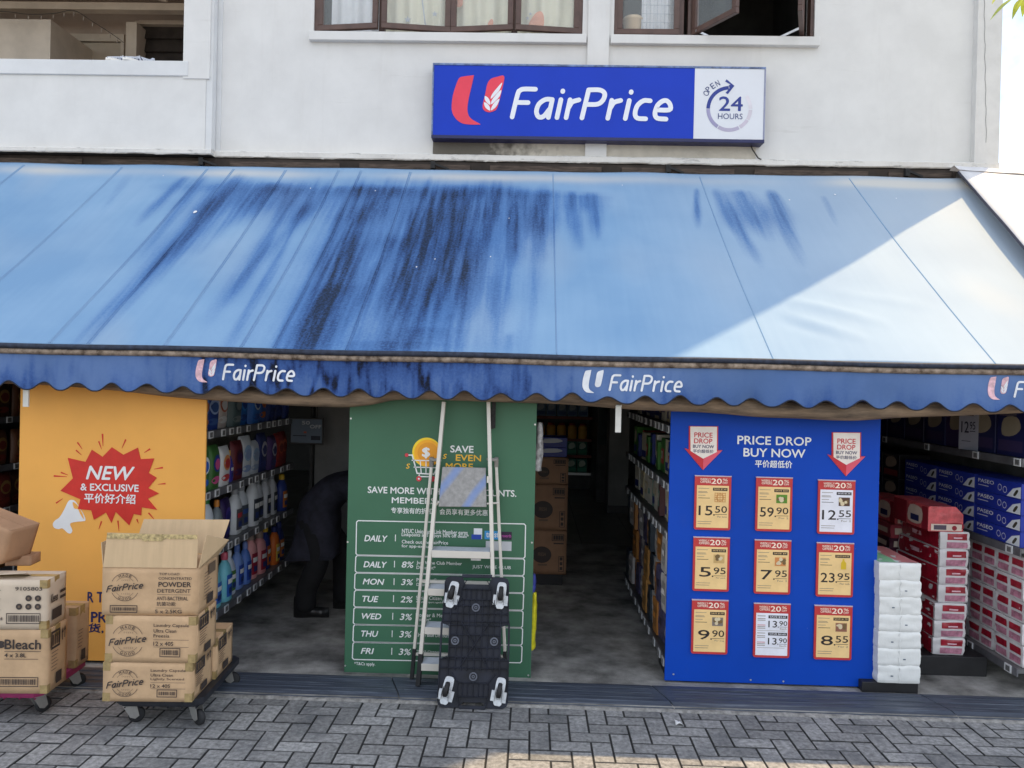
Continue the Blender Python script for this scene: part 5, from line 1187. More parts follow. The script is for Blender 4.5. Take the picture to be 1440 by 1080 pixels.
# stack on the pink dolly
def p_bleach(P, fr, fs, w, d, h):
    q = lambda t, a, b, c, e, m=0, **k: P.fit(t, a*w, b*h, c*w, e*h, fr, 0, m, **k)
    q('Bleach', .50, .70, .93, .855, bold=.03); P.poly(smooth_closed([(w*.20, h*.72), (w*.47, h*.72), (w*.49, h*.78), (w*.47, h*.83), (w*.20, h*.83)], 3), fr, -.0003)
    P.rect(w*.50, h*.665, w*.93, h*.672, fr, 0); q('4 x 3.8L', .50, .575, .76, .64, bold=.03); P.rect(w*.50, h*.545, w*.90, h*.552, fr, 0); barcode(P, w*.44, h*.12, w*.90, h*.26, fr, 0); sides_print(P, fs, d, h, 0)
def p_tissue(P, fr, fs, w, d, h):
    q = lambda t, a, b, c, e, m=0, **k: P.fit(t, a*w, b*h, c*w, e*h, fr, 0, m, **k)
    q('9105803', .62, .795, .95, .87, bold=.02); q('Kleenex', .10, .50, .44, .70, bold=.02, shear=.35); P.line(smooth_open([(w*.05, h*.44), (w*.25, h*.48), (w*.44, h*.40)], 5), .004, fr, 0); P.line(smooth_open([(w*.25, h*.76), (w*.36, h*.78), (w*.44, h*.80)], 5), .004, fr, 0)
    for i in range(2):
        for j in range(3 if i else 2): P.disc(w*(.90-.115*j), h*(.64-.17*i), h*.062, fr, 0, 0, 16); P.rect(w*(.90-.115*j)-.006, h*(.64-.17*i)-.006, w*(.90-.115*j)+.005, h*(.64-.17*i)+.006, fr, .0005, 1)
    q('36x24', .34, .19, .47, .26, bold=.02); barcode(P, w*.52, h*.13, w*.93, h*.33, fr, 0); P.fit('Kleenex', d*.12, h*.5, d*.5, h*.68, fs, 0, 0, .02, .3)
    P.rect(d*.6, h*.62, d*.9, h*.68, fs, 0); P.rect(d*.6, h*.5, d*.9, h*.56, fs, 0); P.rect(d*.2, h*.14, d*.7, h*.36, fs, 0)
G2 = 'cartons stacked on the pink dolly'
M_PINK = mat('pink_plastic', srgb(158, 52, 102), .45, .15, 10)
deck_dolly('pink plastic platform dolly under the bleach carton', (at(66, 990, 4.2).x-.52, 4.12, 0), R(2.5), .52, .50, M_PINK, .125, (10, 60, 15, 40))
lb = at(66, 982.5, 4.10); wB = .44; hB1 = at(68, 886, 4.10).z - ZD
rb = R(4)
carton('kraft bleach carton with a black rounded mark, lowest on the pink dolly', (lb.x - wB, 4.10-.03, ZD), rb, wB, .195, hB1, None, p_bleach, group=G2)
lt = at(65.5, 880, 4.10); zB2 = ZD + hB1 + .002; hB2 = at(66, 816, 4.10).z - zB2; wT = .42
k2 = carton('pale carton marked 9105803 on top of the bleach carton', (lt.x - wT, 4.10-.035, zB2), rb + R(1), wT, .20, hB2, M_PALE, p_tissue, group=G2)
flap(k2, [(.1, .10, hB2+.003), (.28, .105, hB2+.003), (.30, .02, hB2+.035), (.12, .0, hB2+.028)], M_PALE)
l3b = at(86, 951, 4.47); hB3 = at(88, 854, 4.47).z - ZD
carton('tall plain kraft carton at the back of the pink dolly, beside the yellow board', (at(107, 900, 4.47).x - .27, 4.455, ZD), R(1), .27, .145, hB3, None, lambda P, fr, fs, w, d, h: sides_print(P, fs, d, h, 0, False), group=G2)
l4 = at(6, 792, 4.25); a4 = R(17)
carton('brown carton tipped on its edge on top of the pale carton, far left', (l4.x - .30*math.cos(a4), 4.25, l4.z + .30*math.sin(a4)), R(-6), .30, .22, .20, M_KRAFT2, lambda P, fr, fs, w, d, h: barcode(P, w*.62, h*.04, w*.95, h*.2, fr, 0), group=G2, tape=False, roty=17)
carton('small brown carton lying flat beside the tilted open carton', (at(2, 803, 4.33).x, 4.36, zB2+hB2+.003), R(8), .135, .12, .055, M_KRAFT2, None, group=G2, tape=False)
# litter
mb = MB(); p = at(951, 1004, 4.4)
mb.grid(4, 4, lambda u, v: (at(946, 1004, 4.43).x + .045*u, 4.33 + .05*v, .006 + .014*math.sin(u*3+v*2) + .01*noise.noise(Vector((u*3, v*3, 2)))))
o = mb.build('paper_scrap', mat('paper_white', (.75, .75, .76), .8)); so_ = o.modifiers.new('t', 'SOLIDIFY'); so_.thickness = .001
tag(o, 'small crumpled white paper scrap on the pavers below the blue board', 'litter')
# ================================================================== racks and goods
M_RACK = mat('rack_metal', (.20, .20, .20), .5, .15, 8, metal=.2); M_RACKD = mat('rack_dark', (.06, .06, .06), .5, .2, 8); M_PEG = mat('peg_board', (.34, .31, .26), .6, .1, 6)
M_TAGW = mat('tag_case_white', (.62, .63, .64), .4, .05); M_TAGS = mat('tag_screen', (.16, .16, .16), .35, .3, 90); M_RAIL = mat('tag_rail', (.11, .11, .12), .4, .2)
def rack(label, X, s, Y0, Y1, shelves, depth=.42, tags=9, m=None, top=2.0, pegs=False):
    """s = +1: goods face +X with the shelf fronts at X"""
    root = empty('shelf_unit', label, 'shelf', (X - s*depth, (Y0+Y1)/2, .012)); inv_ = Matrix.Translation(-root.location)
    fr = facing_right(X) if s > 0 else facing_left(X); loc = (lambda y: y) if s > 0 else (lambda y: -y)
    mb = MB(); xb = X - s*depth; mb.box(min(xb, xb-s*.03), max(xb, xb-s*.03), Y0+.02, Y1, .06, top)
    o = mb.build('back_panel', M_PEG if pegs else (m or M_RACK), root); o.matrix_parent_inverse = inv_
    mb = MB()
    for y in (Y0+.03, Y1-.05): mb.box(min(xb, xb+s*.04), max(xb, xb+s*.04), y, y+.035, .012, top)
    o = mb.build('post', m or M_RACK, root); o.matrix_parent_inverse = inv_
    for i, z in enumerate(shelves):
        mb = MB(); mb.box(min(xb, X-s*.004), max(xb, X-s*.004), Y0+.01, Y1, z-.025, z)
        o = mb.build('shelf', m or M_RACK, root); o.matrix_parent_inverse = inv_
        mb = MB(); mb.box(min(X-s*.0035, X+s*.006), max(X-s*.0035, X+s*.006), Y0+.01, Y1, z-.046, z+.004); q = mb.build('tag_rail', M_RAIL, o)
        n = tags
        for k in range(n):
            y = Y0 + .06 + (Y1-Y0-.14)*(k + .25*math.sin(k*5+i*3))/n
            t = MB(); t.box(min(X+s*.007, X+s*.014), max(X+s*.007, X+s*.014), y, y+.066, z-.044, z+.004, 0)
            t.box(min(X+s*.0145, X+s*.0155), max(X+s*.0145, X+s*.0155), y+.009, y+.05, z-.037, z-.004, 1)
            t.build('price_tag', [M_TAGW, M_TAGS], o)
    return root
# --- goods makers: local front is -Y, base at z=0, centred in x
def place(o, X, Y, z, s, jitter=True):
    if jitter:
        k = random.uniform(.93, 1.05); o.scale = (random.uniform(.95, 1.04), 1, k); Y += random.uniform(-.012, .012); X += s*random.uniform(-.03, .012)
    o.location = (X, Y, z); o.rotation_euler = (0, 0, (R(90) if s > 0 else R(-90)) if s else 0)
    if jitter: o.rotation_euler[2] += R(random.uniform(-6, 6))
def bottle(body, cap, lab, h=.30, w=.13, d=.085, style=0, lab2=None):
    mb = MB(); r = 1
    prof = {0: [(.92, 0), (1, .02), (1, .1), (.97, .35), (.98, .52), (.9, .62), (.66, .74), (.36, .82), (.3, .84), (.3, .86)],
            1: [(.9, 0), (1, .02), (1, .5), (.94, .62), (.75, .74), (.45, .83), (.33, .86), (.33, .87)],
            2: [(.9, 0), (1, .03), (.93, .3), (1, .55), (.85, .72), (.42, .82), (.4, .84)]}[style]
    off = (lambda z: .018*max(0, z/h-.5)) if style == 1 else None
    mb.lathe([(p*w/2, z*h) for p, z in prof], (0, 0, 0), 20, 0, 1, d/w, off, 2.6)
    root = mb.build('detergent_bottle', body)
    zt = prof[-1][1]*h; c = MB(); cr = prof[-1][0]*w/2
    cr2 = min(cr*1.15, d*.42)
    ox = off(h*.86) if off else 0
    c.lathe([(cr2, zt-.006), (cr2, zt+.02), (cr2*.92, h-.004), (cr2*.8, h), (0, h+.0005)], (ox, 0, 0), 14); c.build('cap', cap, root)
    t = MB()
    def lb(x0, z0, x1, z1, m, k): 
        t.grid(8, 4, lambda u, v: ((x0+(x1-x0)*u), -(d/2)*1.0*max(.05, 1-abs((x0+(x1-x0)*u)/(w/2))**2.6)**(1/2.6) - .0015*k, z0+(z1-z0)*v), m, True)
    lb(-w*.36, h*.10, w*.36, h*.55, 0, 1); lb(-w*.30, h*.36, w*.30, h*.46, 1, 2); lb(-w*.22, h*.16, w*.24, h*.28, 2, 2)
    t.build('sticker', [lab, lab2 or M_TW, pm(40, 60, 120)], root)
    return root
def pouch(col, col2, h=.26, w=.2, d=.07, col3=None, col4=None):
    mb = MB()
    def f(s): return lambda u, v: ((u-.5)*w*(1-.06*math.sin(v*3.1)), s*(d/2)*(1-(2*v-1)**4*.9 if v > .5 else 1-.25*(1-2*v)**2)*(max(0, 1-(2*u-1)**4))**.5*(1 if v < .93 else .1) , v*h)
    mb.grid(12, 12, f(-1), 0, True); mb.grid(12, 12, f(1), 0, True, True)
    root = mb.build('detergent_pouch', col); fr = Frame((0, -d/2-.0015, 0), (1, 0, 0), (0, 0, 1)); t = MB()
    g = lambda u, v: None
    n = 18
    def patch(cx, cz, rx, rz_, m, k):
        vs = [(cx, cz)] + [(cx + rx*math.cos(2*math.pi*i/n), cz + rz_*math.sin(2*math.pi*i/n)) for i in range(n)]
        P = []
        for x, z in vs:
            v = max(0.02, min(.98, z/h)); u = max(.02, min(.98, x/w+.5)); y = f(-1)(u, v)[1]; P.append((x, y - .0015*k, z))
        t.add(P, [(0, 1+i, 1+(i+1) % n) for i in range(n)], m, True)
    patch(0, h*.58, w*.34, h*.20, 0, 1); patch(.0, h*.56, w*.24, h*.13, 1, 2); patch(-w*.05, h*.2, w*.36, h*.09, 2, 1)
    t.build('print', [col2, col4 or col3 or col, col3 or pm(230, 230, 230)], root)
    return root
def box_pack(name, col, col2, col3, w, d, h, text=None, stripes=2):
    mb = MB(); mb.box(-w/2, w/2, 0, d, 0, h); root = mb.build(name, col, None, .004)
    fr = Frame((0, -.001, 0), (1, 0, 0), (0, 0, 1)); t = MB()
    t.rect(-w*.42, h*.1, w*.42, h*.34, fr, 0, 0)
    t.poly(smooth_closed([(-w*.3, h*.45), (w*.1, h*.45), (w*.35, h*.62), (w*.2, h*.85), (-w*.25, h*.8)], 3), fr, 0, 1)
    if text: t.fit(text, -w*.36, h*.14, w*.2, h*.3, fr, .0008, 2, .02)
    for k in range(stripes): t.rect(-w*.4, h*(.9-.03*k), w*.2, h*(.91-.03*k), fr, 0, 1)
    t.build('print', [col2, col3, M_TW], root)
    return root
def soft_pack(name, w, d, h, m, prints, mats, seed=0):
    """plastic-wrapped tissue: a pillowy block"""
    mb = MB(); n = 10
    def P(x, y, z):
        bx, by, bz = x/w*2, (y-d/2)/d*2, (z-h/2)/h*2
        e = noise.noise(Vector((x*16+seed, y*16, z*22)))*.006 + noise.noise(Vector((x*40+seed, y*40, z*50)))*.0025
        k = 1 - .022*(abs(bz)**8) ; kz = 1 - .035*(abs(bx)**10)
        return (x*k + e*bx, d/2 + (y-d/2)*k + e*by, h/2 + (z-h/2)*kz + e*.6)
    G = lambda fn, fl=False: mb.grid(n, n, fn, 0, True, fl)
    G(lambda u, v: P((u-.5)*w, 0, v*h)); G(lambda u, v: P((.5-u)*w, d, v*h)); G(lambda u, v: P(w/2, u*d, v*h)); G(lambda u, v: P(-w/2, d-u*d, v*h)); G(lambda u, v: P((u-.5)*w, v*d, h)); G(lambda u, v: P((.5-u)*w, v*d, 0))
    root = mb.build(name, m)
    if prints:
        t = MB()
        for face, u0, v0, u1, v1, mi, k in prints:
            fn = {'f': lambda u, v: P((u-.5)*w, 0, v*h), 'r': lambda u, v: P(w/2, u*d, v*h), 'l': lambda u, v: P(-w/2, d-u*d, v*h), 't': lambda u, v: P((u-.5)*w, v*d, h)}[face]
            nv = {'f': (0, -1, 0), 'r': (1, 0, 0), 'l': (-1, 0, 0), 't': (0, 0, 1)}[face]
            t.grid(8, 4, lambda u, v: tuple(a + b*.0018*k for a, b in zip(fn(u0+(u1-u0)*u, v0+(v1-v0)*v), nv)), mi, True)
        t.build('print', mats, root)
    return root
C = pm
# --- left aisle rack (behind the yellow board, faces right)
XL = yx1 - .045
SH = [.265, .70, 1.105, 1.505]
rack('grey shelf rack of laundry goods in the left aisle, behind the yellow board', XL, 1, 4.98, 6.95, SH, .44, 10, None, 2.0, True)
def lab(desc, k, shelf, where): return tag_words('%s, %s along the %s shelf %s' % (desc, ORD[k], shelf, where))
def tag_words(s): return s
SN = ['lowest', 'second lowest', 'third lowest', 'top']
GL = 'laundry goods on the left aisle rack'
def setgood(o, desc, k, shelf, cat, where='behind the yellow board', g=GL): tag(o, lab(desc, k, shelf, where), cat, g)
# lowest shelf
row = [('purple detergent bottle', lambda: bottle(C(84, 40, 140), C(60, 30, 110), C(190, 180, 220), .33, .16, .10, 1)), ('purple detergent bottle', lambda: bottle(C(74, 36, 130), C(60, 30, 110), C(190, 180, 220), .34, .16, .10, 1)),
       ('turquoise bottle', lambda: bottle(C(120, 196, 210), C(60, 130, 150), C(60, 110, 190), .34, .15, .10, 0)),
       ('turquoise bottle', lambda: bottle(C(120, 196, 210), C(200, 90, 110), C(50, 100, 190), .34, .15, .10, 0)),
       ('white bottle with green sticker', lambda: bottle(C(196, 206, 220), C(200, 206, 214), C(80, 130, 60), .34, .12, .09, 0)),
       ('pale blue bottle', lambda: bottle(C(120, 150, 210), C(90, 120, 190), C(50, 80, 170), .34, .13, .09, 0)),
       ('blue bottle', lambda: bottle(C(90, 126, 200), C(120, 140, 200), C(40, 70, 160), .34, .12, .09, 0)),
       ('pink softener bottle', lambda: bottle(C(226, 160, 158), C(150, 130, 120), C(160, 40, 60), .36, .14, .10, 2)),
       ('pink softener bottle', lambda: bottle(C(220, 150, 150), C(150, 130, 120), C(160, 40, 60), .36, .14, .10, 2)),
       ('dark blue bottle with yellow cap', lambda: bottle(C(36, 52, 120), C(220, 180, 50), C(210, 110, 40), .36, .13, .09, 1)),
       ('orange bottle', lambda: bottle(C(206, 104, 40), C(40, 50, 110), C(230, 200, 90), .34, .13, .09, 1)),
       ('navy bottle', lambda: bottle(C(36, 46, 100), C(40, 50, 110), C(200, 120, 60), .34, .13, .09, 1))]
y = 5.06
for k, (dn, fn) in enumerate(row):
    o = fn(); place(o, XL-.07, y, SH[0]+.001, 1); setgood(o, dn, k, SN[0], 'bottle'); y += .158
# second shelf
row = [('white bottle with green cap', lambda: bottle(C(206, 212, 218), C(44, 120, 60), C(226, 130, 60), .30, .14, .09, 1)),
       ('white bottle with green cap', lambda: bottle(C(206, 212, 218), C(44, 120, 60), C(70, 150, 80), .36, .155, .10, 1)),
       ('grey bottle with orange cap', lambda: bottle(C(120, 128, 132), C(206, 130, 50), C(70, 96, 80), .33, .11, .08, 0)),
       ('dark purple pouch', lambda: pouch(C(44, 30, 80), C(80, 60, 150), .28, .16, .07, C(40, 40, 120))),
       ('white bottle with grey cap', lambda: bottle(C(208, 212, 216), C(150, 154, 160), C(86, 84, 92), .36, .15, .10, 1, C(190, 60, 70))),
       ('white bottle with grey cap', lambda: bottle(C(200, 206, 212), C(150, 154, 160), C(80, 86, 96), .36, .15, .10, 1, C(60, 90, 160))),
       ('white bottle with grey cap', lambda: bottle(C(206, 210, 214), C(150, 154, 160), C(60, 66, 76), .37, .15, .10, 1)),
       ('white bottle with grey cap', lambda: bottle(C(198, 202, 208), C(140, 146, 152), C(60, 66, 76), .37, .15, .10, 1)),
       ('white bottle with grey cap', lambda: bottle(C(196, 200, 206), C(140, 146, 152), C(60, 66, 76), .36, .14, .10, 1)),
       ('white bottle with grey cap', lambda: bottle(C(196, 200, 206), C(140, 146, 152), C(60, 66, 76), .36, .14, .10, 1)),
       ('yellow capped blue bottle', lambda: bottle(C(40, 60, 130), C(214, 176, 50), C(200, 120, 50), .33, .13, .09, 1))]
y = 5.06
for k, (dn, fn) in enumerate(row):
    o = fn(); place(o, XL-.07, y, SH[1]+.001, 1); setgood(o, dn, k, SN[1], 'bottle' if 'bottle' in dn else 'pouch'); y += .172
row = [('green pouch with blue oval', C(60, 110, 60), C(220, 226, 230), C(40, 100, 200)), ('green pouch with pink base', C(60, 104, 50), C(40, 60, 150), C(220, 90, 150)), ('white and orange pouch', C(206, 206, 206), C(220, 150, 90), C(190, 60, 60)),
       ('blue bottle with yellow cap', 0, 0, 0), ('dark red pouch', C(100, 40, 46), C(70, 30, 40), C(60, 30, 80)), ('white softener pouch', C(202, 208, 214), C(150, 180, 210), C(140, 160, 200)), ('white softener pouch', C(196, 204, 214), C(150, 180, 210), C(150, 170, 200)),
       ('navy pouch', C(40, 50, 100), C(190, 190, 200), C(50, 60, 120)), ('purple pouch', C(70, 50, 100), C(190, 190, 200), C(50, 60, 120)), ('red pouch', C(140, 40, 36), C(180, 90, 60), C(120, 40, 40)), ('red pouch', C(130, 40, 36), C(180, 90, 60), C(120, 40, 40))]
y = 5.08
for k, (dn, a, b, c) in enumerate(row):
    if not a: o = bottle(C(70, 70, 170), C(230, 180, 50), C(70, 60, 150), .22, .075, .06, 0)
    else: o = pouch(a, b, random.uniform(.27, .31), .19, .08, c)
    place(o, XL-.06, y, SH[2]+.001, 1); setgood(o, dn, k, SN[2], 'bottle' if 'bottle' in dn else 'pouch'); y += .13 if not a else .178
row = [('blue bag with orange base', C(40, 70, 140), C(90, 130, 200), C(190, 110, 60)), ('blue bag with pale circles', C(36, 60, 130), C(150, 170, 210), C(60, 90, 150)), ('white and red bag', C(190, 180, 176), C(190, 100, 70), C(210, 210, 210)), ('grey green bag', C(80, 100, 104), C(60, 80, 90), C(120, 130, 130)),
       ('bright blue bag', C(40, 110, 190), C(60, 140, 210), C(40, 70, 150)), ('bright blue bag', C(40, 104, 186), C(200, 210, 220), C(40, 70, 150)), ('blue and orange bag', C(50, 90, 160), C(190, 100, 40), C(190, 100, 40)), ('navy bag', C(30, 50, 110), C(50, 80, 150), C(40, 60, 130)), ('navy bag', C(30, 46, 100), C(50, 80, 150), C(40, 60, 130)), ('blue bag', C(40, 60, 130), C(50, 80, 150), C(40, 60, 130))]
y = 5.09
for k, (dn, a, b, c) in enumerate(row):
    o = pouch(a, b, .29, .2, .10, c); place(o, XL-.07, y, SH[3]+.001, 1); setgood(o, dn, k, SN[3], 'bag'); y += .19
# --- far-left rack beyond the yellow board
XF = at(-60, 700, 5.6).x
rack('dark snack rack at the far left of the shop front', XF, 1, 5.0, 7.6, [.3, .78, 1.12, 1.5], .4, 9, M_RACKD)
for si, z in enumerate((.3, .78, 1.12, 1.5)):
    y = 5.1
    for k in range(11):
        c = random.choice([(96, 60, 40), (70, 44, 30), (120, 80, 36), (60, 60, 66), (100, 40, 34), (60, 80, 44)])
        o = pouch(C(*c), C(150, 120, 70), .27, .19, .08, C(120, 50, 40)); place(o, XF-.06, y, z+.001, 1); y += .21
        setgood(o, 'dark snack packet', k, SN[si], 'packet', 'of the far left rack', 'snack packets on the far left rack')
# --- central aisle: rack behind the blue board, facing left
XC = bx0 + .02
SC = [.12, .93, 1.245, 1.615]
rack('dark shelf rack of bathroom goods in the middle aisle, behind the blue board', XC, -1, 4.97, 7.3, SC, .42, 11, M_RACKD)
cols = {1: [(214, 206, 190), (120, 160, 150), (206, 190, 150), (220, 212, 196), (96, 60, 60)], 2: [(216, 208, 192), (180, 60, 60), (40, 54, 130), (206, 196, 170), (60, 110, 50), (70, 130, 50)], 3: [(214, 206, 192), (60, 60, 110), (206, 190, 160), (190, 170, 140)]}
for si in (1, 2, 3):
    y = 5.05
    for k in range(13):
        c = cols[si][k % len(cols[si])] if k < 7 else random.choice(cols[si])
        o = soft_pack('bath_pack', .16, .2, random.uniform(.2, .27), C(*c), [('f', .1, .25, .9, .7, 0, 1), ('f', .2, .4, .6, .62, 1, 2), ('l', .1, .3, .8, .7, 1, 1)], [C(*random.choice(cols[si])), C(*random.choice(cols[si]))], k*3+si) if k % 3 else box_pack('goods_box', C(*c), C(40, 50, 120), C(200, 190, 170), .16, .2, .24)
        place(o, XC+.06, y, SC[si]+.001, -1); y += .17
        setgood(o, ('cream' if sum(c) > 500 else 'dark coloured') + ' packet', k, SN[si], 'packet', 'behind the blue board', 'packets on the middle aisle rack')
for k in range(13):                                           # tall patterned bags at the foot
    col = [(70, 66, 92), (196, 190, 186), (60, 56, 80), (180, 120, 60), (196, 190, 186), (50, 60, 70), (180, 130, 70)][k % 7]
    for j in range(3):
        o = soft_pack('bagged_goods', .165, .2, .25, mat('patterned_wrap', srgb(92, 88, 120), .4, .35, 30, col2=srgb(44, 42, 66)) if k % 7 in (0, 2) else C(*col), [('f', .15, .2, .8, .8, 0, 1), ('f', .2, .45, .7, .6, 1, 2)] if k % 7 not in (0, 2) else [('f', .1, .4, .5, .6, 0, 1)], [C(*[int(q*.8) for q in col]), C(*[min(255, int(q*1.25)) for q in col])], k*5+j); place(o, XC+.02, 5.06+k*.172, SC[0]+.001+j*.255, -1)
        tag(o, '%s bag, %s along, %s of the foot pile behind the blue board' % ('patterned' if k % 7 in (0, 2) else 'plain', ORD[k], ('bottom', 'middle', 'top')[j]), 'bag', 'bags piled at the foot of the middle aisle rack')
# --- right rack facing left
XR = at(1433, 930, 4.9).x
SRK = [.17, .915, 1.47]
rack('grey shelf rack of tissue goods at the far right', XR, -1, 4.90, 8.4, SRK, .45, 6, M_RACK, 1.95)
def tissue_box(k, st, y, z, w=.27):
    o = box_pack('tissue_box', C(34, 52, 140), C(30, 44, 120), C(210, 214, 222), w, .24, .105, 'TISSUE' if False else None, 1)
    return o
for st in range(3):
    for j in range(4):
        mb = MB(); w, d, h = .50, .24, .098; mb.box(-w/2, w/2, 0, d, 0, h); o = mb.build('tissue_box', C(30, 50, 150), None, .003)
        fr = Frame((0, -.001, 0), (1, 0, 0), (0, 0, 1)); t = MB(); t.fit('PASEO', -w*.44, h*.55, -w*.08, h*.8, fr, 0, 0, .01); t.rect(-w*.44, h*.35, -w*.2, h*.39, fr, 0, 0); t.arc(w*.05, h*.5, h*.2, 0, 360, .003, fr, 0, 0, 14); t.arc(w*.16, h*.42, h*.2, 0, 360, .003, fr, 0, 0, 14)
        t.poly([(w*.49, h*.05), (w*.2, h*.05), (w*.33, h*.6), (w*.49, h*.8)], fr, 0, 1); t.poly(smooth_closed([(w*.38, h*.15), (w*.44, h*.5), (w*.40, h*.55), (w*.34, h*.2)], 3), fr, .0006, 2); t.build('print', [M_TW, C(214, 220, 226), C(60, 60, 50)], o)
        place(o, XR+.012, 5.19+st*.51, SRK[1]+.002+j*.1, -1, False); tag(o, 'blue tissue box, %s up in the %s column on the right rack' % (ORD[j], ORD[st]), 'tissue box', 'blue tissue boxes on the right rack')
gd = [('black', (40, 34, 40), .24), ('black', (36, 32, 40), .24), ('maroon', (110, 36, 40), .2), ('maroon', (120, 40, 44), .2), ('maroon', (110, 36, 40), .2), ('maroon', (120, 40, 44), .2), ('maroon', (100, 36, 40), .2)]
y = 6.75
for k, (nm, c, h) in enumerate(gd[:5]):
    for j in range(2):
        o = box_pack('paper_pack', C(*c), C(150, 60, 60), C(190, 170, 150), .30, .25, .21); place(o, XR+.03, y, SRK[1]+.002+j*.213, -1, False)
        tag(o, '%s paper pack with pale badge, %s along, %s layer on the right rack' % (nm, ORD[k], 'lower' if j == 0 else 'upper'), 'paper pack', 'paper packs further back on the right rack')
    y += .31
y = 5.13
for k in range(10):
    c = [(30, 34, 84), (34, 38, 80), (60, 44, 90), (34, 40, 90), (40, 40, 70)][k % 5]
    o = box_pack('goods_box', C(*c), C(60, 50, 90), C(150, 140, 120), .30, .28, .30); place(o, XR+.05, y, SRK[2]+.002, -1, False)
    tag(o, 'dark blue box, %s along the top shelf of the right rack' % ORD[k], 'box', 'dark boxes on the top shelf of the right rack'); y += .318
sgn = empty('price_sign', 'grey price sign reading 12.95 on the top shelf at right', 'price sign', (XR+.02, 5.56, SRK[2]+.002), (0, 0, R(-68)))
mb = MB(); fr = Frame((0, -.005, 0), (1, 0, 0), (0, 0, 1)); mb.box(-.075, .075, -.004, .004, 0, .30); mb.build('card', C(150, 152, 164), sgn, .002)
mb = MB(); mb.fit('12', -.055, .12, .005, .20, fr, 0, 0, .015); mb.fit('95', .012, .145, .055, .20, fr, 0, 0, .01); mb.rect(.012, .13, .055, .135, fr, 0, 0); mb.rect(-.05, .24, .04, .246, fr, 0, 0); mb.rect(-.05, .06, .02, .064, fr, 0, 0); mb.build('printing', C(40, 40, 56), sgn)
# white-and-red tissue packs along the foot of the right rack
M_WRAP = mat('tissue_wrap', (.62, .60, .60), .35, .06, 12, bump=.25, bscale=22, spec=.6)
M_RWRAP = mat('red_wrap', srgb(160, 22, 46), .28, .2, 22, spec=.6, bump=.3, bscale=30); M_PKW = mat('pink_wrap', srgb(190, 130, 150), .3, .25, 25)
redpr = [('f', .24, .52, .92, .88, 0, 1), ('f', .22, .10, .92, .42, 1, 1), ('r', .06, .1, .5, .9, 0, 1), ('l', .04, .02, .98, .98, 0, 1), ('f', .46, .6, .7, .68, 2, 2)]
PKM = [M_RWRAP, M_PKW, C(220, 180, 190)]
for c in range(4):
    for j in range(5):
        o = soft_pack('tissue_pack', .30, .30, .134, M_WRAP, [('f', .08, .54, .46, .86, 0, 1), ('f', .08, .10, .46, .42, 1, 1), ('f', .56, .54, .94, .86, 0, 1), ('f', .56, .1, .94, .42, 1, 1), ('l', .08, .04, .96, .96, 0, 1)], PKM, c*7+j*3)
        place(o, XR + .04 + random.uniform(-.008, .008), 5.08+c*.312, SRK[0]+.002+j*.137, -1, False)
        tag(o, 'tissue pack, %s up in the %s column along the foot of the right rack' % (ORD[j], ORD[c]), 'tissue pack', 'tissue packs along the foot of the right rack')
# --- tall red and white pile on its black base
p0 = at(1316, 921, 5.22); pw = at(1360, 921, 5.22).x - p0.x
base = MB(); base.box(p0.x-.12, p0.x+pw+.12, 5.2, 5.95, .012, p0.z); tag(base.build('pallet', mat('base_black', (.018, .018, .02), .5, .2), None, .004), 'black pallet under the tall pile of red and white tissue packs', 'pallet')
xm = p0.x + pw/2; zz = p0.z + .002
for j in range(7):
    w = pw*(1.0 if j < 3 else .93); dx = -.015 if j < 3 else .012; hh = .113 if j < 3 else .117
    o = soft_pack('tissue_pack', w, .55, hh, M_WRAP, [('f', .24, .54, .92, .90, 0, 1), ('f', .22, .08, .92, .42, 1, 1), ('f', .45, .62, .75, .70, 2, 2), ('l', .03, .02, .97, .98, 0, 1), ('l', .3, .35, .55, .6, 2, 2), ('r', .04, .03, .3, .97, 1, 1)], PKM, j*5+50)
    o.location = (xm + dx + random.uniform(-.008, .008), 5.22 + (.0 if j < 3 else .02), zz); o.rotation_euler = (0, 0, R(random.uniform(-3.5, 3.5))); zz += hh + .0005
    tag(o, 'white pack with red bands, %s from the bottom of the tall tissue pile' % ORD[j], 'tissue pack', 'tissue packs in the tall pile on the black base')
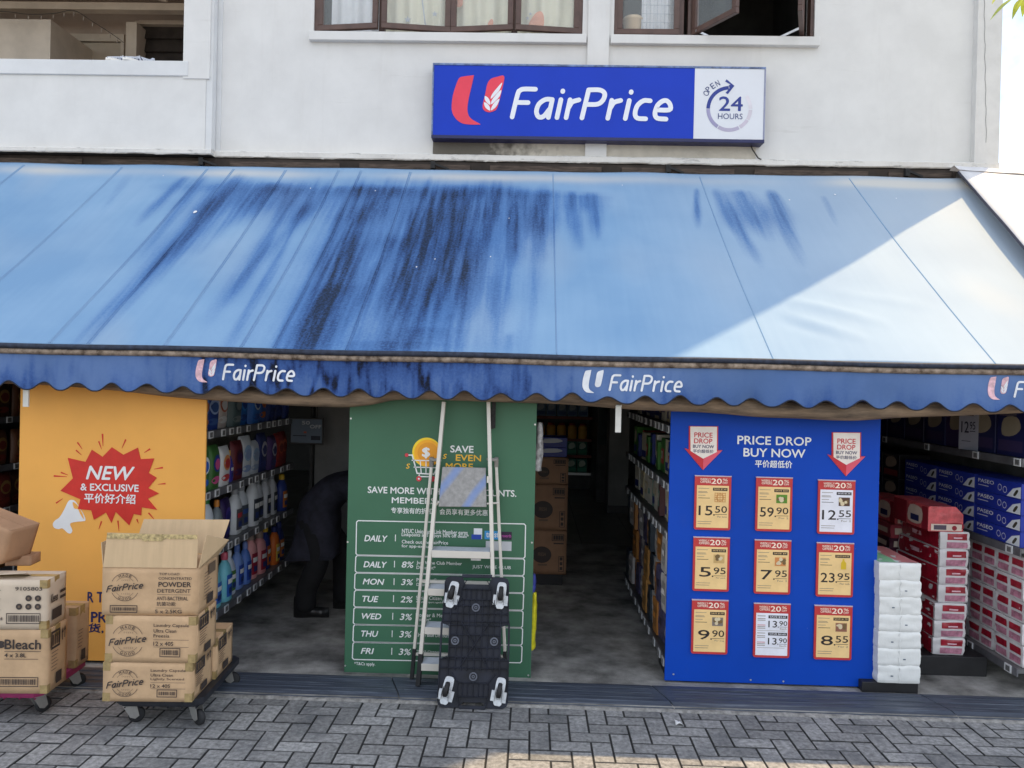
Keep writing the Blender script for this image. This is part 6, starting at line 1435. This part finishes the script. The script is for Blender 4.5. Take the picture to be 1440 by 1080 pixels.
for j in range(2):
    mb = MB(); w, d, h = pw*1.12, .5, .165; k = .05
    mb.prism([(-w/2, 0), (w/2, 0), (w/2, h-k), (w/2-k, h), (-w/2+.01, h), (-w/2, h-.01)], Frame((0, 0, 0), (1, 0, 0), (0, 0, 1)), -d, 0)
    o = mb.build('kitchen_towel_pack', mat('pink_red_wrap', srgb(206, 84, 90), .28, .22, 16, bump=.5, bscale=22, spec=.6), None, .008); fr = Frame((0, -.001, 0), (1, 0, 0), (0, 0, 1)); fl = Frame((-w/2-.001, d, 0), (0, -1, 0), (0, 0, 1)); t = MB()
    t.poly(smooth_closed([(-w*.4, h*.08), (w*.45, h*.08), (w*.45, h*.35), (-w*.1, h*.3)], 3), fr, 0, 0); t.rect(-w*.42, 0.006, w*.46, h*.3, fr, .0006, 1); t.rect(-w*.34, .012, w*.02, h*.26, fr, .0012, 2); t.disc(w*.25, h*.15, h*.1, fr, .0012, 0, 12)
    t.poly(smooth_closed([(d*.45, h*.2), (d*.8, h*.2), (d*.82, h*.8), (d*.5, h*.85)], 3), fl, 0, 1); t.rect(d*.52, h*.25, d*.75, h*.5, fl, .0006, 3); t.rect(d*.02, h*.02, d*.4, h*.95, fl, -.0002, 0); t.rect(d*.83, h*.02, d*.98, h*.95, fl, -.0002, 0)
    t.build('print', [C(140, 30, 46), C(214, 196, 180), C(80, 70, 84), C(34, 40, 90)], o)
    o.location = (xm - .05, 5.24, zz)
    if j == 1: o.location = (at(1279, 735, 5.82).x, 5.80, at(1279, 737, 5.82).z)
    tag(o, ('red and cream kitchen towel pack lying on the tall tissue pile' if j == 0 else 'upper red kitchen towel pack, set back behind the lower one'), 'kitchen towel pack')
# second, maroon pile behind it
xq = at(1281, 735, 5.82).x; ztp = at(1279, 737, 5.82).z - .003; nq = 9; hq = (ztp - .014)/nq
for j in range(nq):
    o = soft_pack('tissue_pack', .30, .48, hq*1.01, [pm(118, 34, 46, .3), pm(70, 30, 50, .3), pm(150, 60, 70, .3)][j % 3], [('f', .1, .3, .5, .75, 0, 1), ('f', .55, .2, .9, .8, 1, 1), ('l', .1, .2, .5, .8, 2, 1), ('l', .55, .3, .9, .7, 0, 1)], [C(206, 190, 170), C(40, 34, 60), C(160, 50, 60)], j*11+90)
    o.location = (xq + random.uniform(-.015, .015), 5.80 + random.uniform(-.015, .015), .013 + j*hq)
    tag(o, 'maroon wrapped pack, %s from the floor in the pile behind the tall tissue pile' % ORD[j], 'tissue pack', 'maroon packs in the rear pile')
# dark goods on the blue board's right-hand side
XB2 = bx1 - .05
rack('dark rack of tissue goods behind the right edge of the blue board', XB2, 1, 4.99, 6.9, [.1, .62, 1.05, 1.45], .4, 6, M_RACKD)
for si, z in enumerate((.1, .62, 1.05, 1.45)):
    y = 5.12
    for k in range(6):
        c = [(120, 44, 54), (60, 30, 40), (150, 70, 80), (90, 60, 50)][(k+si) % 4]
        for j in range(2 if si < 3 else 1):
            o = box_pack('paper_pack', C(*c), C(190, 150, 140), C(200, 180, 160), .27, .26, .19); place(o, XB2-.03, y, z+.002+j*.193, 1, False)
            tag(o, 'dull red paper pack, %s along the %s shelf, %s layer, behind the blue board' % (ORD[k], SN[si], ('lower', 'upper')[j]), 'paper pack', 'paper packs right behind the blue board')
        y += .29
# --- white tissue pile next to the blue board
q0 = at(1237, 962, 4.86); qw = at(1296, 962, 4.86).x - q0.x
base = MB(); base.box(q0.x-.10, q0.x+qw-.012, 4.875, 5.45, .012, q0.z+.005); tag(base.build('pallet', mat('base_black', (.018, .018, .02), .5, .2), None, .004), 'low black pallet under the pile of white toilet roll packs', 'pallet')
ztop = at(1240, 793, 4.86).z; hh = (ztop - q0.z)/7; zz = q0.z + .007
for j in range(7):
    mp = [('t', .03, .03, .5, .97, 0, 1), ('t', .52, .03, .97, .97, 1, 1)] if j == 6 else [('f', .3+.3*(j % 2), .38, .36+.3*(j % 2), .44, 2, 1)]
    o = soft_pack('toilet_roll_pack', qw*(1.02 - .02*(j > 3)), .52, hh*1.035, mat('white_wrap', (.74, .75, .73), .4, .04, 9, bump=.35, bscale=16, spec=.5), mp, [C(150, 206, 160), C(206, 130, 130), C(70, 90, 110)], j*9+4)
    o.location = (q0.x + qw/2 - .012 + random.uniform(-.005, .005) - .006*(j > 3), 4.86, zz); zz += hh*.995
    s2 = MB(); s2.tube([(.004*math.sin(i*1.3+j), -.004-.004*math.sin(i*.9), hh*(.04+.92*i/8)) for i in range(9)], .0022, 0, 5); s2.build('wrap_seam', MATS['white_wrap'], o)
    tag(o, 'white toilet roll pack, %s from the bottom of the pile beside the blue board' % ORD[j], 'toilet roll pack', 'white toilet roll packs piled beside the blue board')
# --- left aisle back: cabinet, poster, post
mb = MB(); c0, c1 = at(441, 700, 7.15).x, at(560, 700, 7.15).x; mb.box(c0, c1, 7.15, 7.7, .012, 2.5); o = mb.build('grey_cabinet', mat('cabinet_grey', (.22, .22, .215), .45, .12, 3), None, .006)
t = MB(); t.box(c0-.03, c0-.006, 7.10, 7.7, .012, 2.5); t.build('edge_post', M_RACKD, o); t = MB(); t.box(c0+.36, c0+.38, 7.12, 7.149, .9, 1.1); t.build('handle', M_STEEL, o)
tag(o, 'tall grey cabinet at the back of the left aisle, behind the bending person', 'cabinet')
pa, pb = at(407, 624, 6.85), at(455, 588, 6.85); root = empty('offer_poster', 'dark framed poster reading 50 OFF at the end of the left aisle', 'poster', (pa.x, 6.85, pa.z)); w, h = pb.x-pa.x, pb.z-pa.z
mb = MB(); mb.box(0, w, 0, .012, 0, h); mb.build('frame', M_RACKD, root, .003); fr = Frame((0, -.001, 0), (1, 0, 0), (0, 0, 1)); mb = MB(); mb.rect(.012, .012, w-.012, h-.012, fr, .0005); mb.build('sheet', C(110, 124, 140), root)
mb = MB(); mb.fit('50', w*.36, h*.74, w*.6, h*.88, fr, .0012, 0, .03); mb.fit('OFF', w*.6, h*.6, w*.94, h*.74, fr, .0012, 0, .03); mb.rect(w*.64, h*.16, w*.92, h*.32, fr, .0012, 1); mb.rect(w*.1, h*.3, w*.5, h*.33, fr, .0012, 1); mb.rect(w*.42, h*.42, w*.5, h*.48, fr, .0012, 2); mb.build('printing', [C(200, 206, 212), C(40, 46, 60), C(200, 90, 60)], root)
mb = MB(); mb.bar((pa.x+w*.8, 6.86, pa.z+h), (pa.x+w*.8, 6.86, 2.3), .012, .012); mb.build('hanger_rod', M_RACKD, root).matrix_parent_inverse = Matrix.Translation(-root.location)
# blue basket behind the person
mb = MB(); p = at(486, 850, 6.6); mb.lathe([(.16, 0), (.2, .02), (.23, .28), (.24, .30), (.22, .30), (.19, .04), (0, .035)], (p.x+.12, 6.75, .012), 20, 0, 1, .75, None, 4); o = mb.build('basket', C(30, 70, 150)); b2 = MB(); b2.tube([(p.x-.06, 6.75, .3), (p.x-.0, 6.75, .40), (p.x+.24, 6.75, .40), (p.x+.3, 6.75, .3)], .01); b2.build('handle', M_BLK, o)
tag(o, 'blue shopping basket on the floor behind the bending person', 'basket')
# --- middle aisle: cartons, fridge, pillar
yC = 7.16; xa, xb = at(742, 800, yC).x, at(796, 800, yC).x; zc0 = at(775, 808, yC).z
mb = MB(); mb.box(xa+.02, xb-.03, yC+.02, yC+.5, .012, zc0-.003); tag(mb.build('pallet', mat('pallet_black', (.02, .02, .024), .6, .2), None, .004), 'low black pallet under the brown carton stack in the middle aisle', 'pallet')
def p_brown(P, fr, fs, w, d, h):
    P.disc(w*.36, h*.45, h*.19, fr, 0, 0, 24, 1.15); P.fit('FRESH', w*.26, h*.42, w*.46, h*.50, fr, .0006, 1, .02); P.rect(w*.26, h*.2, w*.5, h*.24, fr, 0, 1)
    P.line([(w*.62, h*.78), (w*.92, h*.78), (w*.92, h*.92), (w*.62, h*.92)], .006, fr, 0, 0, True)
    for k in range(4): P.rect(w*(.65+.065*k), h*.80, w*(.65+.065*k)+.02, h*.90, fr, 0)
    P.rect(w*.66, h*.70, w*.92, h*.73, fr, 0); P.line([(w*.80, h*.08), (w*.93, h*.08), (w*.93, h*.42), (w*.80, h*.42)], .005, fr, 0, 0, True)
    for k in range(3): P.rect(w*.83, h*(.11+.11*k), w*.90, h*(.18+.11*k), fr, 0)
zq = [zc0, at(775, 746, yC).z, at(775, 681, yC).z, at(775, 643, yC).z]
M_KB = mat('brown_card_dark', (.30, .17, .10), .8, .1, 5)
for j in range(3):
    carton('brown carton, %s from the bottom of the stack in the middle aisle' % ORD[j], (xa, yC, zq[j]+.002), 0, xb-xa, .42, zq[j+1]-zq[j]-.004, M_KB, p_brown, group='brown cartons in the middle aisle', tape=False)
zb = zq[3]+.002
for j in range(2):
    hb = at(775, 629-14*j, yC).z - zb - .002
    o = box_pack('blue_carton', C(40, 56, 140), C(36, 50, 130), C(180, 184, 190), (xb-xa)*.8, .3, hb); o.location = ((xa+xb)/2+.02, yC+.02, zb); zb += hb + .002
    tag(o, '%s blue and white carton on top of the brown carton stack' % ('lower' if j == 0 else 'upper'), 'carton', 'blue cartons on the brown stack')
# clear plastic bag and yellow refill bags hung on the green board's edge
def hung(name, px, py0, py1, w, m, label, cat, Y=5.02):
    a, b = at(px, py0, Y), at(px, py1, Y); mb = MB(); h = a.z-b.z
    mb.grid(8, 20, lambda u, v: (a.x + (u-.5)*w*(.5+.6*math.sin(min(1, v*1.2)*1.57)) + .008*noise.noise(Vector((u*4, v*6, px))), Y + .02*math.sin(u*6+v*3), b.z + h*(1-v)))
    o = mb.build(name, m); sd = o.modifiers.new('t', 'SOLIDIFY'); sd.thickness = .012; return tag(o, label, cat)
hung('plastic_bag', 758, 594, 662, .045, mat('clear_plastic', (.5, .5, .5), .2, .3, 30), 'clear crumpled plastic bag hanging by the right edge of the green board', 'plastic bag')
o = hung('refill_bag', 750, 832, 913, .034, mat('yellow_bag', srgb(214, 206, 40), .35, .15, 20), 'yellow refill bag hanging low by the right edge of the green board', 'bag'); 
o = hung('refill_bag', 749, 806, 834, .03, C(60, 70, 150), 'small blue and white refill bag hanging above the yellow bag', 'bag')
# fridge with shelves of jars
YFZ = 13.6; f0, f1 = at(752, 600, YFZ).x, at(838, 600, YFZ).x; fz0 = at(800, 688, YFZ).z
fr_ = empty('open_fridge', 'open chiller cabinet at the back of the middle aisle', 'fridge', ((f0+f1)/2, YFZ, .012)); fi = Matrix.Translation(-fr_.location)
def fp(mb, n, m): o = mb.build(n, m, fr_); o.matrix_parent_inverse = fi
mb = MB(); mb.box(f0-.8, f1, YFZ, YFZ+.9, .014, at(800, 668, YFZ).z); mb.box(f0-.8, f1, YFZ+.8, YFZ+.9, at(800, 668, YFZ).z, 2.6); mb.box(f1-.06, f1, YFZ, YFZ+.8, at(800, 668, YFZ).z, 2.6); fp(mb, 'body', M_RACKD)
sz = [at(800, y, YFZ).z for y in (665, 640, 617, 586)]
for i, z in enumerate(sz):
    mb = MB(); mb.box(f0-.8, f1-.065, YFZ+.02, YFZ+.79, z-.03, z); mb.box(f0-.8, f1-.065, YFZ+.012, YFZ+.02, z-.045, z+.005, 1); fp(mb, 'shelf', [M_RACK, mat('fridge_rail', srgb(130, 70, 56) if i else (.4, .4, .4), .5) if i else M_STEEL])
    for k in range(6):
        x = f0 + .02 + k*.185
        if x > f1-.14: break
        if i in (0, 1): o = box_pack('tea_pack', C(30, 110, 90), C(40, 140, 110), C(190, 206, 190), .17, .2, .24); nm = 'green pack with white print'
        elif i == 2:
            mb = MB(); mb.lathe([(.07, 0), (.078, .02), (.078, .2), (.06, .23), (.05, .235)], (0, 0, 0), 16); o = mb.build('jar', C(214, 160, 70)); t = MB(); t.lathe([(.056, .233), (.056, .265), (0, .266)], (0, 0, 0), 16); t.build('lid', C(180, 60, 50), o); nm = 'orange jar'
        else: o = box_pack('drink_pack', C(110, 140, 170), C(60, 90, 140), C(190, 200, 206), .17, .2, .25); nm = 'pale blue pack'
        o.location = (x+.08, YFZ+.08, z+.002); tag(o, '%s, %s from the left on the %s chiller shelf' % (nm, ORD[k], SN[i]), 'pack' if i != 2 else 'jar', 'goods in the chiller')
mb = MB(); mb.box(at(856, 650, 11.2).x, at(884, 650, 11.2).x, 11.2, 11.6, .014, 3.14); o = mb.build('pillar', mat('pillar_grey', (.24, .24, .23), .7, .1, 3), None, .005); t = MB(); t.box(at(856, 650, 11.2).x-.005, at(884, 650, 11.2).x+.005, 11.19, 11.199, .014, .12); t.build('skirting', M_RACKD, o)
tag(o, 'grey interior pillar to the right of the chiller', 'pillar')
gd2 = empty('glass_door_cooler', 'dark framed glass door cooler between the chiller and the pillar', 'cooler', (at(845, 650, 12.2).x, 12.2, .014)); gi = Matrix.Translation(-gd2.location)
mb = MB(); g0, g1 = at(839, 650, 12.2).x, at(856, 650, 12.2).x; mb.box(g0, g1, 12.2, 13.2, .014, 2.5); o = mb.build('body', M_RACKD, gd2, .005); o.matrix_parent_inverse = gi
mb = MB(); mb.box(g0+.02, g1-.02, 12.185, 12.199, .9, 2.4); o = mb.build('door', mat('cooler_glass', (.06, .08, .085), .1, .1, spec=.8), gd2); o.matrix_parent_inverse = gi
# ================================================================== person bending over in the left aisle
def skin(name, joints, bones, mats_, parent=None, sub=2, root=0):
    me = bpy.data.meshes.new(name); me.from_pydata([j[0] for j in joints], bones, [])
    o = bpy.data.objects.new(name, me); COL.objects.link(o)
    if parent: o.parent = parent
    o.modifiers.new('skin', 'SKIN'); 
    sv = me.skin_vertices[0].data if me.skin_vertices else None
    if sv is None:
        bm_layer = me.attributes
    for i, j in enumerate(joints):
        r = j[1]; sv[i].radius = r if isinstance(r, tuple) else (r, r); sv[i].use_root = (i == root)
    s = o.modifiers.new('sub', 'SUBSURF'); s.levels = sub; s.render_levels = sub
    o.modifiers['skin'].use_smooth_shade = True
    for m in (mats_ if isinstance(mats_, list) else [mats_]): me.materials.append(m)
    return o
M_SKIN = mat('skin', srgb(170, 120, 90), .55, .08, 12); M_SHIRT = mat('navy_shirt', (.022, .022, .036), .85, .3, 10, bump=.9, bscale=9); M_TROU = mat('black_trousers', (.008, .008, .010), .85, .25, 10); M_HAIR = mat('black_hair', (.01, .009, .008), .5, .2, 60); M_SHOE = mat('black_shoe', (.015, .015, .016), .35, .2)
PX, PY_ = at(452, 870, 6.15).x, 6.15
per = empty('person', 'person in navy top and black trousers bending over in the left aisle', 'person', (PX, PY_, .012))
# local x = direction the person faces (right), y = depth
hip = (-.06, 0, .80); JB = [
 (hip, (.13, .10)), ((.06, 0, .92), (.125, .10)), ((.20, 0, 1.00), (.14, .105)), ((.33, 0, 1.02), (.12, .09)), ((.42, 0, 1.02), .052), ((.50, 0, 1.00), .06), ((.57, 0, .985), (.088, .08)), ((.63, 0, .955), (.075, .07)),
 ((-.07, -.10, .76), .085), ((.02, -.12, .45), .060), ((-.10, -.13, .12), .042), ((-.10, -.13, .06), .04), ((.03, -.15, .035), .032),
 ((-.05, .10, .76), .085), ((.14, .12, .46), .060), ((.14, .13, .12), .042), ((.14, .13, .06), .04), ((.27, .14, .035), .032),
 ((.30, -.17, .98), .055), ((.36, -.20, .74), .042), ((.48, -.17, .54), .030), ((.52, -.165, .47), .036),
 ((.30, .17, .98), .055), ((.38, .20, .74), .042), ((.50, .17, .55), .030), ((.54, .165, .48), .036)]
BO = [(0,1),(1,2),(2,3),(3,4),(4,5),(5,6),(6,7),(0,8),(8,9),(9,10),(10,11),(11,12),(0,13),(13,14),(14,15),(15,16),(16,17),(3,18),(18,19),(19,20),(20,21),(3,22),(22,23),(23,24),(24,25)]
# five fingers and a thumb per hand
for base, sy in ((21, -1), (25, 1)):
    bx_, by_, bz_ = JB[base][0]
    for k in range(4):
        a = len(JB); o_ = (k-1.5)*.019; L_ = (.062, .072, .068, .054)[k]
        JB += [((bx_+.008, by_+o_, bz_-.035), .0105), ((bx_+.020, by_+o_*1.1, bz_-.035-L_*.55), .0095), ((bx_+.012, by_+o_*1.15, bz_-.035-L_), .008)]
        BO += [(base, a), (a, a+1), (a+1, a+2)]
    a = len(JB); JB += [((bx_+.028, by_-sy*.026, bz_-.02), .011), ((bx_+.05, by_-sy*.036, bz_-.05), .009)]; BO += [(base, a), (a, a+1)]
skin('body', JB, BO, M_SKIN, per)
ears = MB()
for s in (-1, 1): ears.lathe([(.0, -.005), (.02, 0), (.022, .01), (.012, .03), (0, .034)], (.545, s*.083, .985), 8, 0, .7, .4)
ears.build('ear', M_SKIN, per)
fc = MB()
for s in (-1, 1): fc.lathe([(0, 0), (.009, .004), (.009, .012), (0, .016)], (.685, s*.032, .952), 8)
fc.build('eye', pm(230, 230, 226), per)
fc = MB(); fc.tube([(.665, 0, .965), (.71, 0, .925), (.695, 0, .91)], [.010, .015, .008]); fc.build('nose', M_SKIN, per)
fc = MB(); fc.tube([(.675, -.022, .893), (.685, 0, .890), (.675, .022, .893)], [.004, .006, .004]); fc.build('mouth', pm(140, 80, 74), per)
skin('hair', [((.55, 0, 1.03), (.07, .085)), ((.50, 0, .99), (.06, .08)), ((.60, 0, 1.045), (.055, .07)), ((.655, 0, 1.02), (.035, .06))], [(1, 0), (0, 2), (2, 3)], M_HAIR, per)
skin('shirt', [((-.06, 0, .47), (.215, .20)), ((-.07, 0, .66), (.215, .19)), ((-.02, 0, .86), (.20, .16)), ((.09, 0, 1.0), (.185, .15)), ((.22, 0, 1.07), (.18, .14)), ((.34, 0, 1.045), (.13, .11)), ((.40, 0, 1.035), .075),
     ((.30, -.18, 1.0), .075), ((.35, -.215, .80), .068), ((.38, -.22, .70), .066), ((.30, .18, 1.0), .075), ((.37, .215, .80), .068), ((.40, .22, .70), .066)], [(0,1),(1,2),(2,3),(3,4),(4,5),(5,6),(4,7),(7,8),(8,9),(4,10),(10,11),(11,12)], M_SHIRT, per, 2, 1)
skin('trousers', [((-.06, 0, .78), (.14, .13)), ((-.07, -.11, .70), .10), ((.01, -.13, .45), .10), ((-.09, -.135, .22), .088), ((-.09, -.135, .03), .088), ((-.05, .11, .70), .10), ((.14, .13, .46), .10), ((.14, .135, .22), .088), ((.14, .135, .03), .088)], [(0,1),(1,2),(2,3),(3,4),(0,5),(5,6),(6,7),(7,8)], M_TROU, per)
for x, y in ((-.10, -.13), (.14, .13)):
    s = MB(); s.grid(12, 12, lambda u, v: (x-.08+.27*u, y + .048*math.cos(v*2*math.pi)*min(1, 5*(1-u)+.2)*min(1, 6*u+.4), .042 + (.04 + .05*max(0, 1-1.7*u))*math.sin(v*2*math.pi) + .03*max(0, 1-1.7*u))); s.build('shoe', M_SHOE, per)
b = MB(); b.box(.24, .27, -.16, -.145, 1.02, 1.06); b.build('badge', pm(210, 40, 40), per, .003)

# ================================================================== tree at the right, reaching into the top corner
M_LEAF = mat('leaf_green', srgb(168, 190, 60), .4, .3, 8); M_LEAF2 = mat('leaf_yellow_green', srgb(206, 210, 80), .4, .25, 8); M_BARK = mat('bark', (.14, .11, .08), .9, .3, 18, bump=.6)
tree = empty('tree', 'tree with long drooping yellow green leaves at the top right corner', 'tree', (6.1, 4.6, 0)); ti = Matrix.Translation(-tree.location)
def tp(mb, n, m): o = mb.build(n, m, tree); o.matrix_parent_inverse = ti; return o
rnd = random.Random(5)
tip = at(1446, 2, 5.0)
mb = MB(); trunk = smooth_open([(6.1, 4.6, 0), (6.05, 4.62, 1.5), (6.0, 4.7, 3.0), (5.8, 4.75, 4.2), (5.7, 4.8, 5.6)], 5); mb.tube(trunk, [.13-.0035*i for i in range(len(trunk))], 0, 12); tp(mb, 'trunk', M_BARK)
mb = MB(); ends = []
for k in range(16):
    i0 = rnd.randint(10, len(trunk)-1); p = Vector(trunk[i0]); a = rnd.uniform(0, 6.28); L = rnd.uniform(.8, 1.7); q = p + Vector((math.cos(a)*L, math.sin(a)*L*.8, rnd.uniform(.3, 1.1)))
    if q.x < 4.55 or (q.x/q.y < .75 and q.z < 5.2): continue
    mb.tube([p, (p+q)/2 + Vector((0, 0, .15)), q], [.035, .022, .008], 0, 7); ends += [((p+q)/2 + Vector((0, 0, .15)), q)]
p = Vector(trunk[14]); q = tip + Vector((.07, 0, .12)); mb.tube([p, (p+q)/2 + Vector((0, 0, .2)), q], [.03, .018, .005], 0, 7); tp(mb, 'branch', M_BARK)
mb = MB()
def leaf(p, d, L, w, m):
    d = d.normalized(); s = d.cross(Vector((rnd.uniform(-.3, .3), rnd.uniform(-.3, .3), 1))).normalized(); n = s.cross(d); vs = []
    prof = (0, .5, .9, 1, .8, .45, .05)
    for i, k in enumerate(prof):
        t = i/6; c = p + d*L*t + Vector((0, 0, -L*.35*t*t)); vs += [c - s*w*k/2 + n*w*.12*k, c, c + s*w*k/2 + n*w*.12*k]
    mb.add(vs, [(i*3+j, i*3+j+1, i*3+j+4, i*3+j+3) for i in range(6) for j in (0, 1)], m, True)
for a, b in ends:
    for k in range(70):
        c = a + (b-a)*rnd.uniform(.2, 1.1) + Vector((rnd.gauss(0, .16), rnd.gauss(0, .16), rnd.gauss(0, .13))); leaf(c, Vector((rnd.uniform(-1, 1), rnd.uniform(-1, 1), rnd.uniform(-.6, .3))), rnd.uniform(.14, .24), rnd.uniform(.035, .055), 0 if rnd.random() < .7 else 1)
p_, q_ = Vector(trunk[14]), tip + Vector((.07, 0, .12)); m_ = (p_+q_)/2 + Vector((0, 0, .2))
for k in range(60):                                        # leaves along the twig that reaches over the awning
    u = rnd.uniform(.1, .8); c = (p_ + (m_-p_)*u*2 if u < .5 else m_ + (q_-m_)*(u-.5)*2) + Vector((rnd.gauss(0, .05), rnd.gauss(0, .06), rnd.gauss(0, .04))); leaf(c, Vector((rnd.uniform(-.6, 1), rnd.uniform(-1, 1), rnd.uniform(-.5, .2))), rnd.uniform(.14, .22), rnd.uniform(.035, .05), 0 if rnd.random() < .6 else 1)
for (ax, ay), (ex, ey), w in (((1438, -8), (1402, 22), .06), ((1440, -6), (1428, 20), .05), ((1446, -6), (1440, 17), .05), ((1414, -12), (1399, 3), .05), ((1450, -4), (1462, 14), .05), ((1436, -20), (1406, -4), .05)):
    A, B = at(ax, ay, 5.0), at(ex, ey, 4.95); d = B-A + Vector((0, 0, .35*(B-A).length*.9)); leaf(A, d, (B-A).length*1.05, w, 1 if w < .055 else 0)
tp(mb, 'crown', [M_LEAF, M_LEAF2])
bpy.context.view_layer.update()
